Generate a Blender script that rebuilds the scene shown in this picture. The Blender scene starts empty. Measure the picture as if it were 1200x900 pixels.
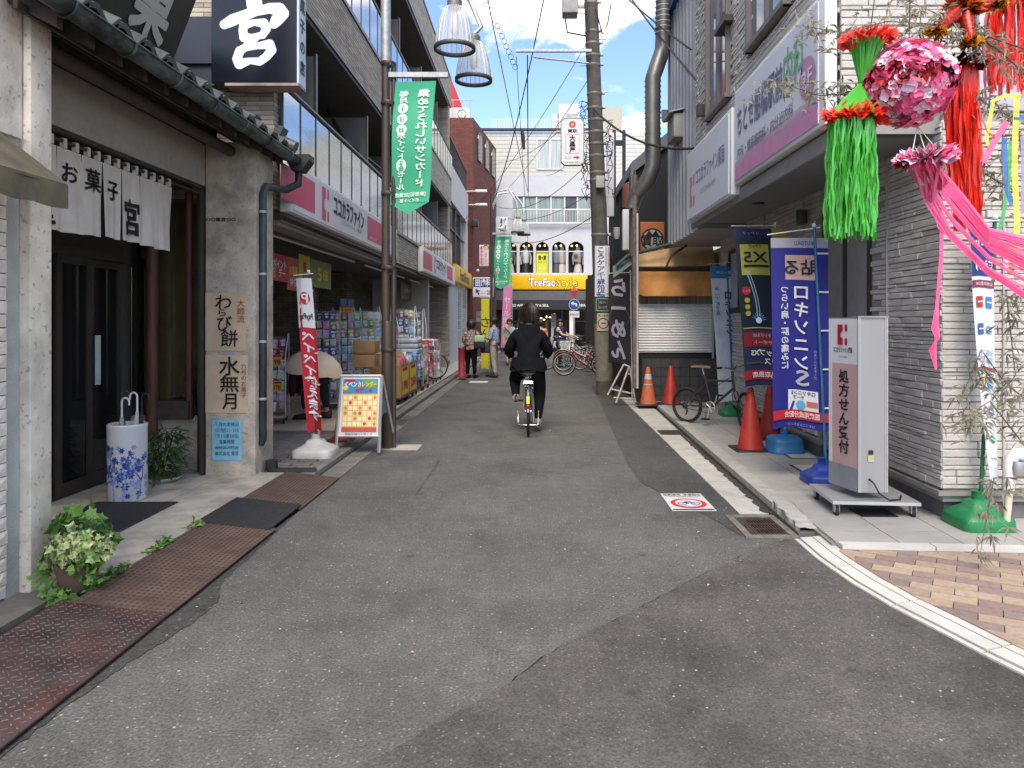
import bpy,bmesh,math,random
from mathutils import Vector,Matrix
random.seed(7)
R=math.radians
C=bpy.context.scene.collection
SC=bpy.context.scene
# ---------------------------------------------------------------- camera, sky, sun, exposure
F=866.0 # focal length in pixels of the 1200 wide photograph
EYE=1.55
cam=bpy.data.cameras.new('camera')
cam.sensor_width=36
cam.lens=F/1200*36
cam.shift_x=-28/1200
cam.shift_y=-74/1200
cam.clip_start=0.05
cam.clip_end=3000
cam_o=bpy.data.objects.new('camera',cam)
cam_o.location=(0,0,EYE)
cam_o.rotation_euler=(R(90),0,0)
C.objects.link(cam_o)
SC.camera=cam_o
SUN_EL,SUN_AZ=R(50),R(184) # azimuth measured clockwise from +Y: behind the camera, to the right
world=bpy.data.worlds.new('World')
SC.world=world
world.use_nodes=True
wn,wl=world.node_tree.nodes,world.node_tree.links
for n in list(wn):
 wn.remove(n)
w_out=wn.new('ShaderNodeOutputWorld')
w_bg=wn.new('ShaderNodeBackground')
w_bg.inputs['Strength'].default_value=0.15
sky=wn.new('ShaderNodeTexSky')
sky.sky_type='NISHITA'
sky.sun_disc=False
sky.sun_elevation=SUN_EL
sky.sun_rotation=SUN_AZ
sky.air_density=1.0
sky.dust_density=0.6
sky.ozone_density=1.5
w_tc=wn.new('ShaderNodeTexCoord')
w_sep=wn.new('ShaderNodeSeparateXYZ')
wl.new(w_tc.outputs['Generated'],w_sep.inputs[0])
def wmath(op,a,b):
 n=wn.new('ShaderNodeMath');n.operation=op
 for i,v in enumerate((a,b)):
  if isinstance(v,(int,float)):
   n.inputs[i].default_value=v
  elif v is not None:
   wl.new(v,n.inputs[i])
 return n.outputs[0]
zz=wmath('ADD',wmath('MAXIMUM',w_sep.outputs['Z'],0.0),0.28)
w_cmb=wn.new('ShaderNodeCombineXYZ')
wl.new(wmath('DIVIDE',w_sep.outputs['X'],zz),w_cmb.inputs[0])
wl.new(wmath('DIVIDE',w_sep.outputs['Y'],zz),w_cmb.inputs[1])
w_no=wn.new('ShaderNodeTexNoise')
w_no.inputs['Scale'].default_value=2.9
w_no.inputs['Detail'].default_value=9
w_no.inputs['Roughness'].default_value=0.55
w_no.inputs['Distortion'].default_value=0.25
w_map=wn.new('ShaderNodeMapping')
w_map.inputs['Location'].default_value=(3.1,0.55,0)
wl.new(w_cmb.outputs[0],w_map.inputs[0])
wl.new(w_map.outputs[0],w_no.inputs['Vector'])
w_rp=wn.new('ShaderNodeValToRGB')
w_rp.color_ramp.elements[0].position=0.505
w_rp.color_ramp.elements[0].color=(0,0,0,1)
w_rp.color_ramp.elements[1].position=0.585
w_rp.color_ramp.elements[1].color=(1,1,1,1)
wl.new(w_no.outputs['Fac'],w_rp.inputs[0])
w_no2=wn.new('ShaderNodeTexNoise')
w_no2.inputs['Scale'].default_value=6
w_no2.inputs['Detail'].default_value=6
wl.new(w_map.outputs[0],w_no2.inputs['Vector'])
w_cr=wn.new('ShaderNodeValToRGB')
w_cr.color_ramp.elements[0].position=0.3
w_cr.color_ramp.elements[0].color=(3.7,3.7,3.8,1)
w_cr.color_ramp.elements[1].position=0.65
w_cr.color_ramp.elements[1].color=(7.4,6.9,6.2,1)
wl.new(w_no2.outputs['Fac'],w_cr.inputs[0])
w_mx=wn.new('ShaderNodeMix')
w_mx.data_type='RGBA'
wl.new(w_rp.outputs[0],w_mx.inputs['Factor'])
w_tint=wn.new('ShaderNodeMix');w_tint.data_type='RGBA';w_tint.blend_type='MULTIPLY';w_tint.inputs['Factor'].default_value=1
w_tint.inputs['B'].default_value=(.80,.84,.96,1)
wl.new(sky.outputs[0],w_tint.inputs['A']);wl.new(w_tint.outputs['Result'],w_mx.inputs['A'])
wl.new(w_cr.outputs[0],w_mx.inputs['B'])
wl.new(w_mx.outputs['Result'],w_bg.inputs['Color'])
wl.new(w_bg.outputs[0],w_out.inputs['Surface'])
sun=bpy.data.lights.new('sun','SUN')
sun.energy=2.05
sun.angle=R(32)
sun.color=(1.0,0.89,0.75)
sun_o=bpy.data.objects.new('sun',sun)
sun_dir=Vector((math.sin(SUN_AZ)*math.cos(SUN_EL),math.cos(SUN_AZ)*math.cos(SUN_EL),math.sin(SUN_EL)))
sun_o.rotation_euler=sun_dir.to_track_quat('Z','Y').to_euler()
sun_o.location=sun_dir*30
C.objects.link(sun_o)
SC.view_settings.view_transform='Standard'
SC.view_settings.look='None'
SC.view_settings.gamma=1
SC.view_settings.exposure=1.12
SC.cycles.max_bounces=6
SC.cycles.transparent_max_bounces=16
SC.cycles.caustics_reflective=False
SC.cycles.caustics_refractive=False
# ---------------------------------------------------------------- helpers
def P(px,py,Y):
 """world point seen at pixel (px, py) of the photograph at street depth Y (used only to measure places)"""
 return Vector(((px-628)*Y/F,Y,EYE-(py-376)*Y/F))
def gx(px,Y):
 return(px-628)*Y/F
def hz(py,Y):
 return EYE-(py-376)*Y/F
ORG={}
def srgb(h):
 def f(c):
  c/=255.0
  return c/12.92 if c<=0.04045 else((c+0.055)/1.055)**2.4
 return tuple(f(int(h[i:i+2],16))for i in(0,2,4))
MATS={}
def mat(name,col=(.5,.5,.5),rough=.6,metal=0,var=.12,scale=6,bump=0.0,bscale=60,rand=0.0,dirt=0.0,dscale=1.2,
 emit=0,alpha=1,trans=0,sheen=0,spec=None,dcol=(.05,.045,.04),stretch=None,speck=0,speckc=(.6,.6,.55),sscale=90):
 if name in MATS:
  return MATS[name]
 if isinstance(col,str):
  col=srgb(col)
 m=bpy.data.materials.new(name)
 m.use_nodes=True
 nt=m.node_tree;N=nt.nodes;L=nt.links
 b=N['Principled BSDF']
 b.inputs['Roughness'].default_value=rough
 b.inputs['Metallic'].default_value=metal
 if spec is not None:
  b.inputs['Specular IOR Level'].default_value=spec
 if trans:
  b.inputs['Transmission Weight'].default_value=trans
 b.inputs['Alpha'].default_value=alpha
 geo=N.new('ShaderNodeNewGeometry')
 vec=geo.outputs['Position']
 if stretch:
  mp=N.new('ShaderNodeMapping');mp.inputs['Scale'].default_value=stretch
  L.new(vec,mp.inputs[0]);vec=mp.outputs[0]
 no=N.new('ShaderNodeTexNoise')
 no.inputs['Scale'].default_value=scale
 no.inputs['Detail'].default_value=5
 L.new(vec,no.inputs['Vector'])
 rp=N.new('ShaderNodeValToRGB')
 rp.color_ramp.elements[0].position=.3
 rp.color_ramp.elements[1].position=.7
 rp.color_ramp.elements[0].color=tuple(max(0,c*(1-var))for c in col)+(1,)
 rp.color_ramp.elements[1].color=tuple(min(1,c*(1+var))for c in col)+(1,)
 L.new(no.outputs['Fac'],rp.inputs[0])
 out=rp.outputs[0]
 if dirt:
  n2=N.new('ShaderNodeTexNoise');n2.inputs['Scale'].default_value=dscale;n2.inputs['Detail'].default_value=8
  n2.inputs['Roughness'].default_value=.65
  L.new(vec,n2.inputs['Vector'])
  r2=N.new('ShaderNodeValToRGB')
  r2.color_ramp.elements[0].position=.42;r2.color_ramp.elements[1].position=.72
  r2.color_ramp.elements[0].color=(0,0,0,1);r2.color_ramp.elements[1].color=(dirt,)*3+(1,)
  L.new(n2.outputs['Fac'],r2.inputs[0])
  mx=N.new('ShaderNodeMix');mx.data_type='RGBA'
  L.new(r2.outputs[0],mx.inputs['Factor']);L.new(out,mx.inputs['A'])
  mx.inputs['B'].default_value=tuple(dcol)+(1,)
  out=mx.outputs['Result']
 if speck:
  vo=N.new('ShaderNodeTexNoise');vo.inputs['Scale'].default_value=sscale;vo.inputs['Detail'].default_value=2
  L.new(vec,vo.inputs['Vector'])
  r3=N.new('ShaderNodeValToRGB')
  r3.color_ramp.elements[0].position=.62;r3.color_ramp.elements[1].position=.70
  r3.color_ramp.elements[0].color=(0,0,0,1);r3.color_ramp.elements[1].color=(speck,)*3+(1,)
  L.new(vo.outputs['Fac'],r3.inputs[0])
  mx=N.new('ShaderNodeMix');mx.data_type='RGBA'
  L.new(r3.outputs[0],mx.inputs['Factor']);L.new(out,mx.inputs['A'])
  mx.inputs['B'].default_value=tuple(speckc)+(1,)
  out=mx.outputs['Result']
 if rand:
  oi=N.new('ShaderNodeObjectInfo')
  ma=N.new('ShaderNodeMath');ma.operation='MULTIPLY_ADD'
  L.new(oi.outputs['Random'],ma.inputs[0]);ma.inputs[1].default_value=2*rand;ma.inputs[2].default_value=1-rand
  hs=N.new('ShaderNodeHueSaturation')
  L.new(ma.outputs[0],hs.inputs['Value']);L.new(out,hs.inputs['Color'])
  out=hs.outputs[0]
 L.new(out,b.inputs['Base Color'])
 if emit:
  L.new(out,b.inputs['Emission Color'])
  b.inputs['Emission Strength'].default_value=emit
 if bump:
  n4=N.new('ShaderNodeTexNoise');n4.inputs['Scale'].default_value=bscale;n4.inputs['Detail'].default_value=4
  L.new(vec,n4.inputs['Vector'])
  bp=N.new('ShaderNodeBump');bp.inputs['Strength'].default_value=min(1,bump);bp.inputs['Distance'].default_value=.01
  L.new(n4.outputs['Fac'],bp.inputs['Height']);L.new(bp.outputs[0],b.inputs['Normal'])
 MATS[name]=m
 return m
def flat(h,rough=.6,**k):
 """plain print / paint colour"""
 return mat('paint_'+h+('_%d'%int(rough*100)),h,rough,var=k.pop('var',.05),**k)
def glassmat(name,tint=(.75,.85,.85),refl=.06,dark=.25,rough=.02):
 """see-through pane: mix of transparent and glossy by Fresnel"""
 if name in MATS:
  return MATS[name]
 m=bpy.data.materials.new(name);m.use_nodes=True
 N=m.node_tree.nodes;L=m.node_tree.links
 for n in list(N):N.remove(n)
 o=N.new('ShaderNodeOutputMaterial');t=N.new('ShaderNodeBsdfTransparent');g=N.new('ShaderNodeBsdfGlossy')
 t.inputs[0].default_value=tuple(c*(1-dark)for c in tint)+(1,)
 g.inputs['Roughness'].default_value=rough
 g.inputs[0].default_value=(.9,.93,.95,1)
 fr=N.new('ShaderNodeFresnel');fr.inputs[0].default_value=1.5
 ad=N.new('ShaderNodeMath');ad.operation='ADD';ad.use_clamp=True
 L.new(fr.outputs[0],ad.inputs[0]);ad.inputs[1].default_value=refl
 mx=N.new('ShaderNodeMixShader')
 L.new(ad.outputs[0],mx.inputs[0]);L.new(t.outputs[0],mx.inputs[1]);L.new(g.outputs[0],mx.inputs[2])
 L.new(mx.outputs[0],o.inputs[0])
 MATS[name]=m
 return m
def link(name,me,parent=None,world=True):
 o=bpy.data.objects.new(name,me)
 C.objects.link(o)
 if parent is not None:
  o.parent=parent
 return o
def org(o):
 v=Vector((0,0,0))
 while o is not None:
  v+=ORG.get(o.name,Vector((0,0,0)))
  o=o.parent
 return v
class MB:
 """collects shapes in world (or, for copied things, local) coordinates; build() makes ONE mesh object"""
 def __init__(s):
  s.v=[];s.f=[];s.mi=[];s.cur=0;s.smooth=set()
 def add(s,vs,fs,smooth=False):
  n=len(s.v)
  s.v.extend([tuple(p)for p in vs])
  for f in fs:
   if smooth:s.smooth.add(len(s.f))
   s.f.append(tuple(i+n for i in f));s.mi.append(s.cur)
  return s
 def box(s,x0,x1,y0,y1,z0,z1,M=None):
  if x0>x1:x0,x1=x1,x0
  if y0>y1:y0,y1=y1,y0
  if z0>z1:z0,z1=z1,z0
  vs=[(x0,y0,z0),(x1,y0,z0),(x1,y1,z0),(x0,y1,z0),(x0,y0,z1),(x1,y0,z1),(x1,y1,z1),(x0,y1,z1)]
  if M is not None:vs=[M@Vector(v)for v in vs]
  return s.add(vs,[(0,3,2,1),(4,5,6,7),(0,1,5,4),(1,2,6,5),(2,3,7,6),(3,0,4,7)])
 def bbox(s,x0,x1,y0,y1,z0,z1,b=.01,M=None):
  """box with chamfered edges"""
  b=min(b,(x1-x0)*.45,(y1-y0)*.45,(z1-z0)*.45)
  bm=bmesh.new()
  r=bmesh.ops.create_cube(bm,size=1)
  for v in bm.verts:
   v.co=Vector(((x0+x1)/2+v.co.x*(x1-x0),(y0+y1)/2+v.co.y*(y1-y0),(z0+z1)/2+v.co.z*(z1-z0)))
  bmesh.ops.bevel(bm,geom=bm.edges[:],offset=b,segments=2,profile=.6,affect='EDGES')
  vs=[v.co.copy()for v in bm.verts]
  if M is not None:vs=[M@v for v in vs]
  bm.verts.index_update()
  s.add(vs,[[v.index for v in f.verts]for f in bm.faces],True)
  bm.free()
  return s
 def quad(s,a,b,c,d):
  return s.add([a,b,c,d],[(0,1,2,3)])
 def tube(s,pts,r,n=8,closed=False,caps=True,r2=None):
  """round tube along points; r a number or a list"""
  pts=[Vector(p)for p in pts]
  m=len(pts)
  rs=r if isinstance(r,(list,tuple))else[r]*m
  if r2 is not None:rs=[r+(r2-r)*i/(m-1)for i in range(m)]
  vs=[];prev=None
  for i,p in enumerate(pts):
   if closed:d=pts[(i+1)%m]-pts[i-1]
   elif i==0:d=pts[1]-p
   elif i==m-1:d=p-pts[-2]
   else:d=pts[i+1]-pts[i-1]
   if d.length<1e-9:d=Vector((0,0,1))
   d.normalize()
   if prev is None:
    u=d.cross(Vector((0,0,1))if abs(d.z)<.9 else Vector((1,0,0))).normalized()
   else:
    u=(prev-d*prev.dot(d))
    u=u.normalized()if u.length>1e-6 else d.orthogonal().normalized()
   prev=u
   w=d.cross(u)
   for k in range(n):
    a=2*math.pi*k/n
    vs.append(p+(u*math.cos(a)+w*math.sin(a))*rs[i])
  fs=[]
  for i in range(m if closed else m-1):
   j=(i+1)%m
   for k in range(n):
    k2=(k+1)%n
    fs.append((i*n+k,i*n+k2,j*n+k2,j*n+k))
  s.add(vs,fs,n>4)
  if caps and not closed:
   s.add(vs[:n],[tuple(range(n-1,-1,-1))]);s.add(vs[-n:],[tuple(range(n))])
  return s
 def lathe(s,prof,c=(0,0,0),n=20,axis='Z',a0=0,a1=2*math.pi):
  """prof: list of (radius, height)"""
  c=Vector(c);full=abs(a1-a0-2*math.pi)<1e-6
  vs=[];nn=n if full else n+1
  for r,h in prof:
   for k in range(nn):
    a=a0+(a1-a0)*k/n
    x,y=r*math.cos(a),r*math.sin(a)
    vs.append(c+(Vector((x,y,h))if axis=='Z' else Vector((h,x,y))if axis=='X' else Vector((x,h,y))))
  fs=[]
  for i in range(len(prof)-1):
   for k in range(n):
    k2=(k+1)%nn if full else k+1
    fs.append((i*nn+k,i*nn+k2,(i+1)*nn+k2,(i+1)*nn+k))
  s.add(vs,fs,True)
  return s
 def cyl(s,p0,p1,r,n=12,r1=None):
  return s.tube([p0,p1],[r,r if r1 is None else r1],n)
 def prism(s,poly,ext,flip=False):
  """polygon (3D points) extruded by vector ext"""
  e=Vector(ext);p=[Vector(q)for q in poly];n=len(p)
  vs=p+[q+e for q in p]
  fs=[tuple(range(n))[::-1],tuple(range(n,2*n))]+[(i,(i+1)%n,n+(i+1)%n,n+i)for i in range(n)]
  return s.add(vs,fs)
 def grid(s,fn,nu,nv,th=0.0,smooth=True):
  """fn(u,v)->point over 0..1; th gives a second skin"""
  vs=[fn(i/nu,j/nv)for j in range(nv+1)for i in range(nu+1)]
  fs=[(j*(nu+1)+i,j*(nu+1)+i+1,(j+1)*(nu+1)+i+1,(j+1)*(nu+1)+i)for j in range(nv)for i in range(nu)]
  s.add(vs,fs,smooth)
  return s
 def sphere(s,c,r,n=12,m=8,sc=(1,1,1)):
  prof=[(max(1e-4,math.sin(math.pi*i/m)),-math.cos(math.pi*i/m))for i in range(m+1)]
  vs=[]
  c=Vector(c)
  for a,h in prof:
   for k in range(n):
    t=2*math.pi*k/n
    vs.append(c+Vector((a*math.cos(t)*r*sc[0],a*math.sin(t)*r*sc[1],h*r*sc[2])))
  fs=[(i*n+k,i*n+(k+1)%n,(i+1)*n+(k+1)%n,(i+1)*n+k)for i in range(m)for k in range(n)]
  return s.add(vs,fs,True)
 def mesh(s,name,mats,off=Vector((0,0,0))):
  me=bpy.data.meshes.new(name)
  me.from_pydata([(x-off.x,y-off.y,z-off.z)for x,y,z in s.v],[],s.f)
  if not isinstance(mats,(list,tuple)):mats=[mats]
  for m in mats:me.materials.append(m)
  me.polygons.foreach_set('material_index',s.mi)
  me.polygons.foreach_set('use_smooth',[i in s.smooth for i in range(len(s.f))])
  me.update()
  return me
 def build(s,name,mats,parent=None,kind=None,label=None,edges=False):
  o=link(name,s.mesh(name,mats,org(parent)),parent)
  if kind:o['kind']=kind
  if label:o['label']=label
  if s.smooth:
   pass
  return o
def thing(name,label,cat,loc=(0,0,0),group=None,rotz=0):
 """Empty at the base of a thing; its parts are children. Parts are written in world coordinates."""
 o=bpy.data.objects.new(name,None)
 C.objects.link(o)
 o.empty_display_size=.1
 o.location=loc
 o.rotation_euler=(0,0,rotz)
 ORG[o.name]=Vector(loc)
 o['label']=label;o['category']=cat
 if group:o['group']=group
 return o
def proto(name,label,cat,group=None):
 """a thing written in its own local coordinates, to be placed and copied"""
 o=thing(name,label,cat,(0,0,0),group)
 return o
def single(mb,name,mats,label,cat,group=None):
 o=mb.build(name,mats)
 # put the origin at the base
 me=o.data
 xs=[v.co.x for v in me.vertices];ys=[v.co.y for v in me.vertices];zs=[v.co.z for v in me.vertices]
 c=Vector(((min(xs)+max(xs))/2,(min(ys)+max(ys))/2,min(zs)))
 me.transform(Matrix.Translation(-c));o.location=c
 o['label']=label;o['category']=cat
 if group:o['group']=group
 return o
def struct(mb,name,mats):
 o=mb.build(name,mats);o['kind']='structure';return o
def copy_tree(o,parent=None):
 c=o.copy();C.objects.link(c)
 if parent is not None:c.parent=parent
 for ch in list(o.children):
  copy_tree(ch,c)
 return c
def dup(root,loc,rotz=0,label=None,scale=None):
 c=copy_tree(root)
 c.location=loc;c.rotation_euler=(0,0,rotz)
 if label:c['label']=label
 if scale:c.scale=(scale,)*3
 return c
def piece(name,me,parent,loc,rot=None,scale=None,m=None):
 o=bpy.data.objects.new(name,me);C.objects.link(o)
 if parent is not None:o.parent=parent
 o.location=Vector(loc)-org(parent)
 if rot:o.rotation_euler=rot
 if scale:o.scale=scale
 return o
UNIT={}
def unit_box(mname,b=0.0):
 """unit cube mesh (bevelled a little) in a given material, shared by alike pieces"""
 k=(mname,b)
 if k not in UNIT:
  mb=MB()
  mb.box(-.5,.5,-.5,.5,-.5,.5)
  UNIT[k]=mb.mesh('unit_'+mname,MATS[mname])
 return UNIT[k]
_G={}
def glyph(s,off=0.0):
 if(s,off)not in _G:
  c=bpy.data.curves.new('t','FONT');c.body=s;c.size=1;c.resolution_u=2;c.offset=off;c.fill_mode='FRONT'
  o=bpy.data.objects.new('t',c)
  me=bpy.data.meshes.new_from_object(o)
  r=([tuple(v.co)[:2]for v in me.vertices],[tuple(p.vertices)for p in me.polygons])
  bpy.data.objects.remove(o);bpy.data.meshes.remove(me);bpy.data.curves.remove(c)
  _G[(s,off)]=r
 return _G[(s,off)]
def text2d(s,cx,cy,h,w=None,bold=.0,vert=False,mirror=False,gap=1.0,skew=0.0):
 """list of (verts2d, faces) for a line of writing centred on (cx, cy); h = letter height; vert stacks letters"""
 V=[];FF=[]
 if vert:
  n=len(s);step=h*gap
  for i,ch in enumerate(s):
   if ch==' ':continue
   v,f=glyph(ch,bold)
   y0=cy+(n/2-i-.5)*step
   rot=ch in 'ー~－'
   k=len(V)
   for x,y in v:
    x-=.5;y-=.38
    if rot:x,y=y,-x
    x*=h*(w or 1);y*=h
    if mirror:x=-x
    V.append((cx+x+skew*y,y0+y))
   FF+=[tuple(q+k for q in(p[::-1]if mirror else p))for p in f]
 else:
  v,f=glyph(s,bold)
  if not v:return V,FF
  x0=min(p[0]for p in v);x1=max(p[0]for p in v)
  sx=h*1.0 if w is None else w/(x1-x0)
  for x,y in v:
   x=(x-(x0+x1)/2)*sx;y=(y-.36)*h
   if mirror:x=-x
   V.append((cx+x+skew*y,cy+y))
  FF=[(p[::-1]if mirror else p)for p in f]
 return V,FF
class Print:
 """flat print laid on a surface: surf(x, y) -> 3D point (x right, y up, in metres), nrm = outward normal"""
 def __init__(s,surf,nrm=(0,-1,0),lift=.002):
  s.surf=surf;s.n=Vector(nrm);s.lift=lift;s.by={}
 def _put(s,V,FF,m,lv=1):
  mb=s.by.setdefault(m.name,(MB(),m))[0]
  mb.add([Vector(s.surf(x,y))+s.n*s.lift*lv for x,y in V],FF)
 def text(s,t,cx,cy,h,m,lv=2,heavy=0,**k):
  offs=[(0,0)]if not heavy else[(heavy*h*math.cos(a*.785),heavy*h*math.sin(a*.785))for a in range(8)]+[(0,0)]
  for i,(ox,oy)in enumerate(offs):
   V,FF=text2d(t,cx+ox,cy+oy,h,**k)
   if V:s._put(V,FF,m,lv+i*.12)
  return s
 def rect(s,x0,x1,y0,y1,m,lv=1,div=1):
  nx=max(1,min(8,int((x1-x0)/.05)));ny=max(div,min(8,int((y1-y0)/.12)),1)
  s._put([(x0+(x1-x0)*i/nx,y0+(y1-y0)*j/ny)for j in range(ny+1)for i in range(nx+1)],[(j*(nx+1)+i,j*(nx+1)+i+1,(j+1)*(nx+1)+i+1,(j+1)*(nx+1)+i)for j in range(ny)for i in range(nx)],m,lv)
  return s
 def poly(s,pts,m,lv=1):
  s._put(pts,[tuple(range(len(pts)))],m,lv);return s
 def disc(s,cx,cy,r,m,lv=1,n=20,ry=None):
  return s.poly([(cx+r*math.cos(2*math.pi*i/n),cy+(ry or r)*math.sin(2*math.pi*i/n))for i in range(n)],m,lv)
 def ring(s,cx,cy,r,w,m,lv=1,n=28):
  V=[];FF=[]
  for i in range(n):
   a=2*math.pi*i/n
   V+=[(cx+r*math.cos(a),cy+r*math.sin(a)),(cx+(r-w)*math.cos(a),cy+(r-w)*math.sin(a))]
  for i in range(n):
   j=(i+1)%n
   FF.append((2*i,2*j,2*j+1,2*i+1))
  s._put(V,FF,m,lv);return s
 def line(s,x0,y0,x1,y1,w,m,lv=1):
  d=Vector((x1-x0,y1-y0));L=d.length or 1;nx,ny=-d.y/L*w/2,d.x/L*w/2
  return s.poly([(x0-nx,y0-ny),(x1-nx,y1-ny),(x1+nx,y1+ny),(x0+nx,y0+ny)],m,lv)
 def build(s,parent,name='lettering',names=None):
  if not s.by:return
  mb=MB();ms=[]
  for k,(b,m)in s.by.items():
   mb.cur=len(ms);ms.append(m)
   mb.add(b.v,b.f)
  return mb.build(name,ms,parent)
def plane_xz(x0,y,z0): # faces the camera (-Y): right = +X
 return(lambda a,b:(x0+a,y,z0+b)),(0,-1,0)
def plane_left_wall(x,y0,z0): # street face of a left building, faces +X; reading right = +Y
 return(lambda a,b:(x,y0+a,z0+b)),(1,0,0)
def plane_right_wall(x,y0,z0): # street face of a right building, faces -X; reading right = -Y
 return(lambda a,b:(x,y0-a,z0+b)),(-1,0,0)
def catenary(a,b,sag,n=14):
 a=Vector(a);b=Vector(b)
 return[a.lerp(b,t/n)-Vector((0,0,sag*4*(t/n)*(1-t/n)))for t in range(n+1)]
 # common materials
M_white=mat('white_paint',(.72,.72,.70),.5,var=.05,dirt=.15,dscale=3)
M_black=mat('black_plastic',(.02,.02,.022),.45,var=.2)
M_steel=mat('brushed_steel',(.55,.56,.57),.35,metal=.9,var=.1)
M_alu=mat('aluminium',(.62,.62,.61),.45,metal=.6,var=.08)
M_galv=mat('galvanised_steel',(.42,.43,.43),.5,metal=.5,var=.2,scale=15)
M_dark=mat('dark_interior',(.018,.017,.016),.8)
M_bronze=mat('bronze_frame',(.075,.065,.055),.45,metal=.4,var=.15)
M_rubber=mat('rubber',(.022,.022,.022),.8)
M_skin=mat('skin',(.55,.34,.24),.55,var=.06)
M_hair=mat('dark_hair',(.022,.014,.011),.45,var=.4,scale=60,bump=.4,bscale=150,stretch=(1,1,.15))
M_glass=glassmat('window_glass')
M_card=mat('cardboard','9c7a52',.85,var=.1)
# ================================================================ ground, road, pavements
def asphalt(name,base,warm=1.0,big=.12,speck=.5,scale=1.0):
 m=bpy.data.materials.new(name);m.use_nodes=True
 N=m.node_tree.nodes;L=m.node_tree.links;b=N['Principled BSDF']
 b.inputs['Roughness'].default_value=.88
 b.inputs['Specular IOR Level'].default_value=.3
 g=N.new('ShaderNodeNewGeometry')
 def noise(s,d=3,r=.5):
  n=N.new('ShaderNodeTexNoise');n.inputs['Scale'].default_value=s;n.inputs['Detail'].default_value=d
  n.inputs['Roughness'].default_value=r;L.new(g.outputs['Position'],n.inputs['Vector']);return n.outputs['Fac']
 def ramp(src,p0,c0,p1,c1):
  r=N.new('ShaderNodeValToRGB');e=r.color_ramp.elements
  e[0].position=p0;e[1].position=p1;e[0].color=c0+(1,);e[1].color=c1+(1,)
  L.new(src,r.inputs[0]);return r.outputs[0]
 def mix(f,a,c,mode='MIX'):
  x=N.new('ShaderNodeMix');x.data_type='RGBA';x.blend_type=mode
  for v,i in((f,'Factor'),(a,'A'),(c,'B')):
   if isinstance(v,float):x.inputs[i].default_value=v
   elif isinstance(v,tuple):x.inputs[i].default_value=v+(1,)
   else:L.new(v,x.inputs[i])
  return x.outputs['Result']
 c=(base*warm,base,base*.95)
 k=lambda s:tuple(v*s for v in c)
 a=ramp(noise(75*scale,5,.75),.36,k(.55),.64,k(1.42))
 l=ramp(noise(1.1,5,.6),.35,(1-big,)*3,.65,(1+big,)*3)
 a=mix(1.0,a,l,'MULTIPLY')
 l2=ramp(noise(9,5,.7),.35,(.88,)*3,.65,(1.12,)*3)
 a=mix(1.0,a,l2,'MULTIPLY')
 v=N.new('ShaderNodeTexVoronoi');v.inputs['Scale'].default_value=48*scale
 L.new(g.outputs['Position'],v.inputs['Vector'])
 chip=ramp(v.outputs['Distance'],.20,(1,1,1),.30,(0,0,0))
 sel=N.new('ShaderNodeSeparateColor');L.new(v.outputs['Color'],sel.inputs[0])
 pick=ramp(sel.outputs[0],.82-.1*speck,(0,0,0),.87,(1,1,1))
 f=mix(1.0,chip,pick,'MULTIPLY')
 fs=N.new('ShaderNodeMath');fs.operation='MULTIPLY';L.new(f,fs.inputs[0]);fs.inputs[1].default_value=speck
 a=mix(fs.outputs[0],a,(.42,.40,.36))
 v2=N.new('ShaderNodeTexVoronoi');v2.inputs['Scale'].default_value=22
 L.new(g.outputs['Position'],v2.inputs['Vector'])
 chip2=ramp(v2.outputs['Distance'],.10,(1,1,1),.15,(0,0,0))
 s2=N.new('ShaderNodeSeparateColor');L.new(v2.outputs['Color'],s2.inputs[0])
 f2=mix(1.0,chip2,ramp(s2.outputs[1],.90,(0,0,0),.92,(1,1,1)),'MULTIPLY')
 a=mix(f2,a,(.45,.43,.38))
 v3=N.new('ShaderNodeTexVoronoi');v3.inputs['Scale'].default_value=1.9;L.new(g.outputs['Position'],v3.inputs['Vector'])
 a=mix(1.0,a,ramp(v3.outputs['Distance'],.035,(.62,.62,.62),.06,(1,1,1)),'MULTIPLY')
 a=mix(1.0,a,ramp(noise(.55,6,.7),.30,(.80,.80,.80),.46,(1,1,1)),'MULTIPLY')
 L.new(a,b.inputs['Base Color'])
 bp=N.new('ShaderNodeBump');bp.inputs['Strength'].default_value=.7;bp.inputs['Distance'].default_value=.004
 L.new(noise(90*scale,5,.75),bp.inputs['Height']);L.new(bp.outputs[0],b.inputs['Normal'])
 MATS[name]=m
 return m
M_road=asphalt('old_asphalt',.112,1.01,.14,.5)
M_patch=asphalt('newer_asphalt',.078,1.0,.10,.3,1.3)
M_patch2=asphalt('brownish_asphalt',.086,1.06,.25,.4,1.2)
M_concg=mat('ground_concrete',(.28,.27,.25),.9,var=.15,bump=.3,bscale=80)
M_conc=mat('pale_concrete',(.50,.49,.44),.85,var=.10,scale=14,bump=.35,bscale=90,dirt=.35,dscale=5,dcol=(.16,.15,.12),rand=.08)
M_slab=mat('worn_step_concrete',(.48,.445,.38),.88,var=.22,scale=5,bump=.4,bscale=70,dirt=.65,dscale=3.5,dcol=(.13,.12,.10),speck=.5,speckc=(.55,.53,.48),sscale=60)
M_tile=mat('grey_paving_tile',(.37,.36,.33),.8,var=.07,scale=5,bump=.1,bscale=120,dirt=.25,dscale=4,dcol=(.2,.19,.16),rand=.07)
M_joint=mat('joint_mortar',(.22,.21,.18),.95,var=.2,scale=20)
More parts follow.
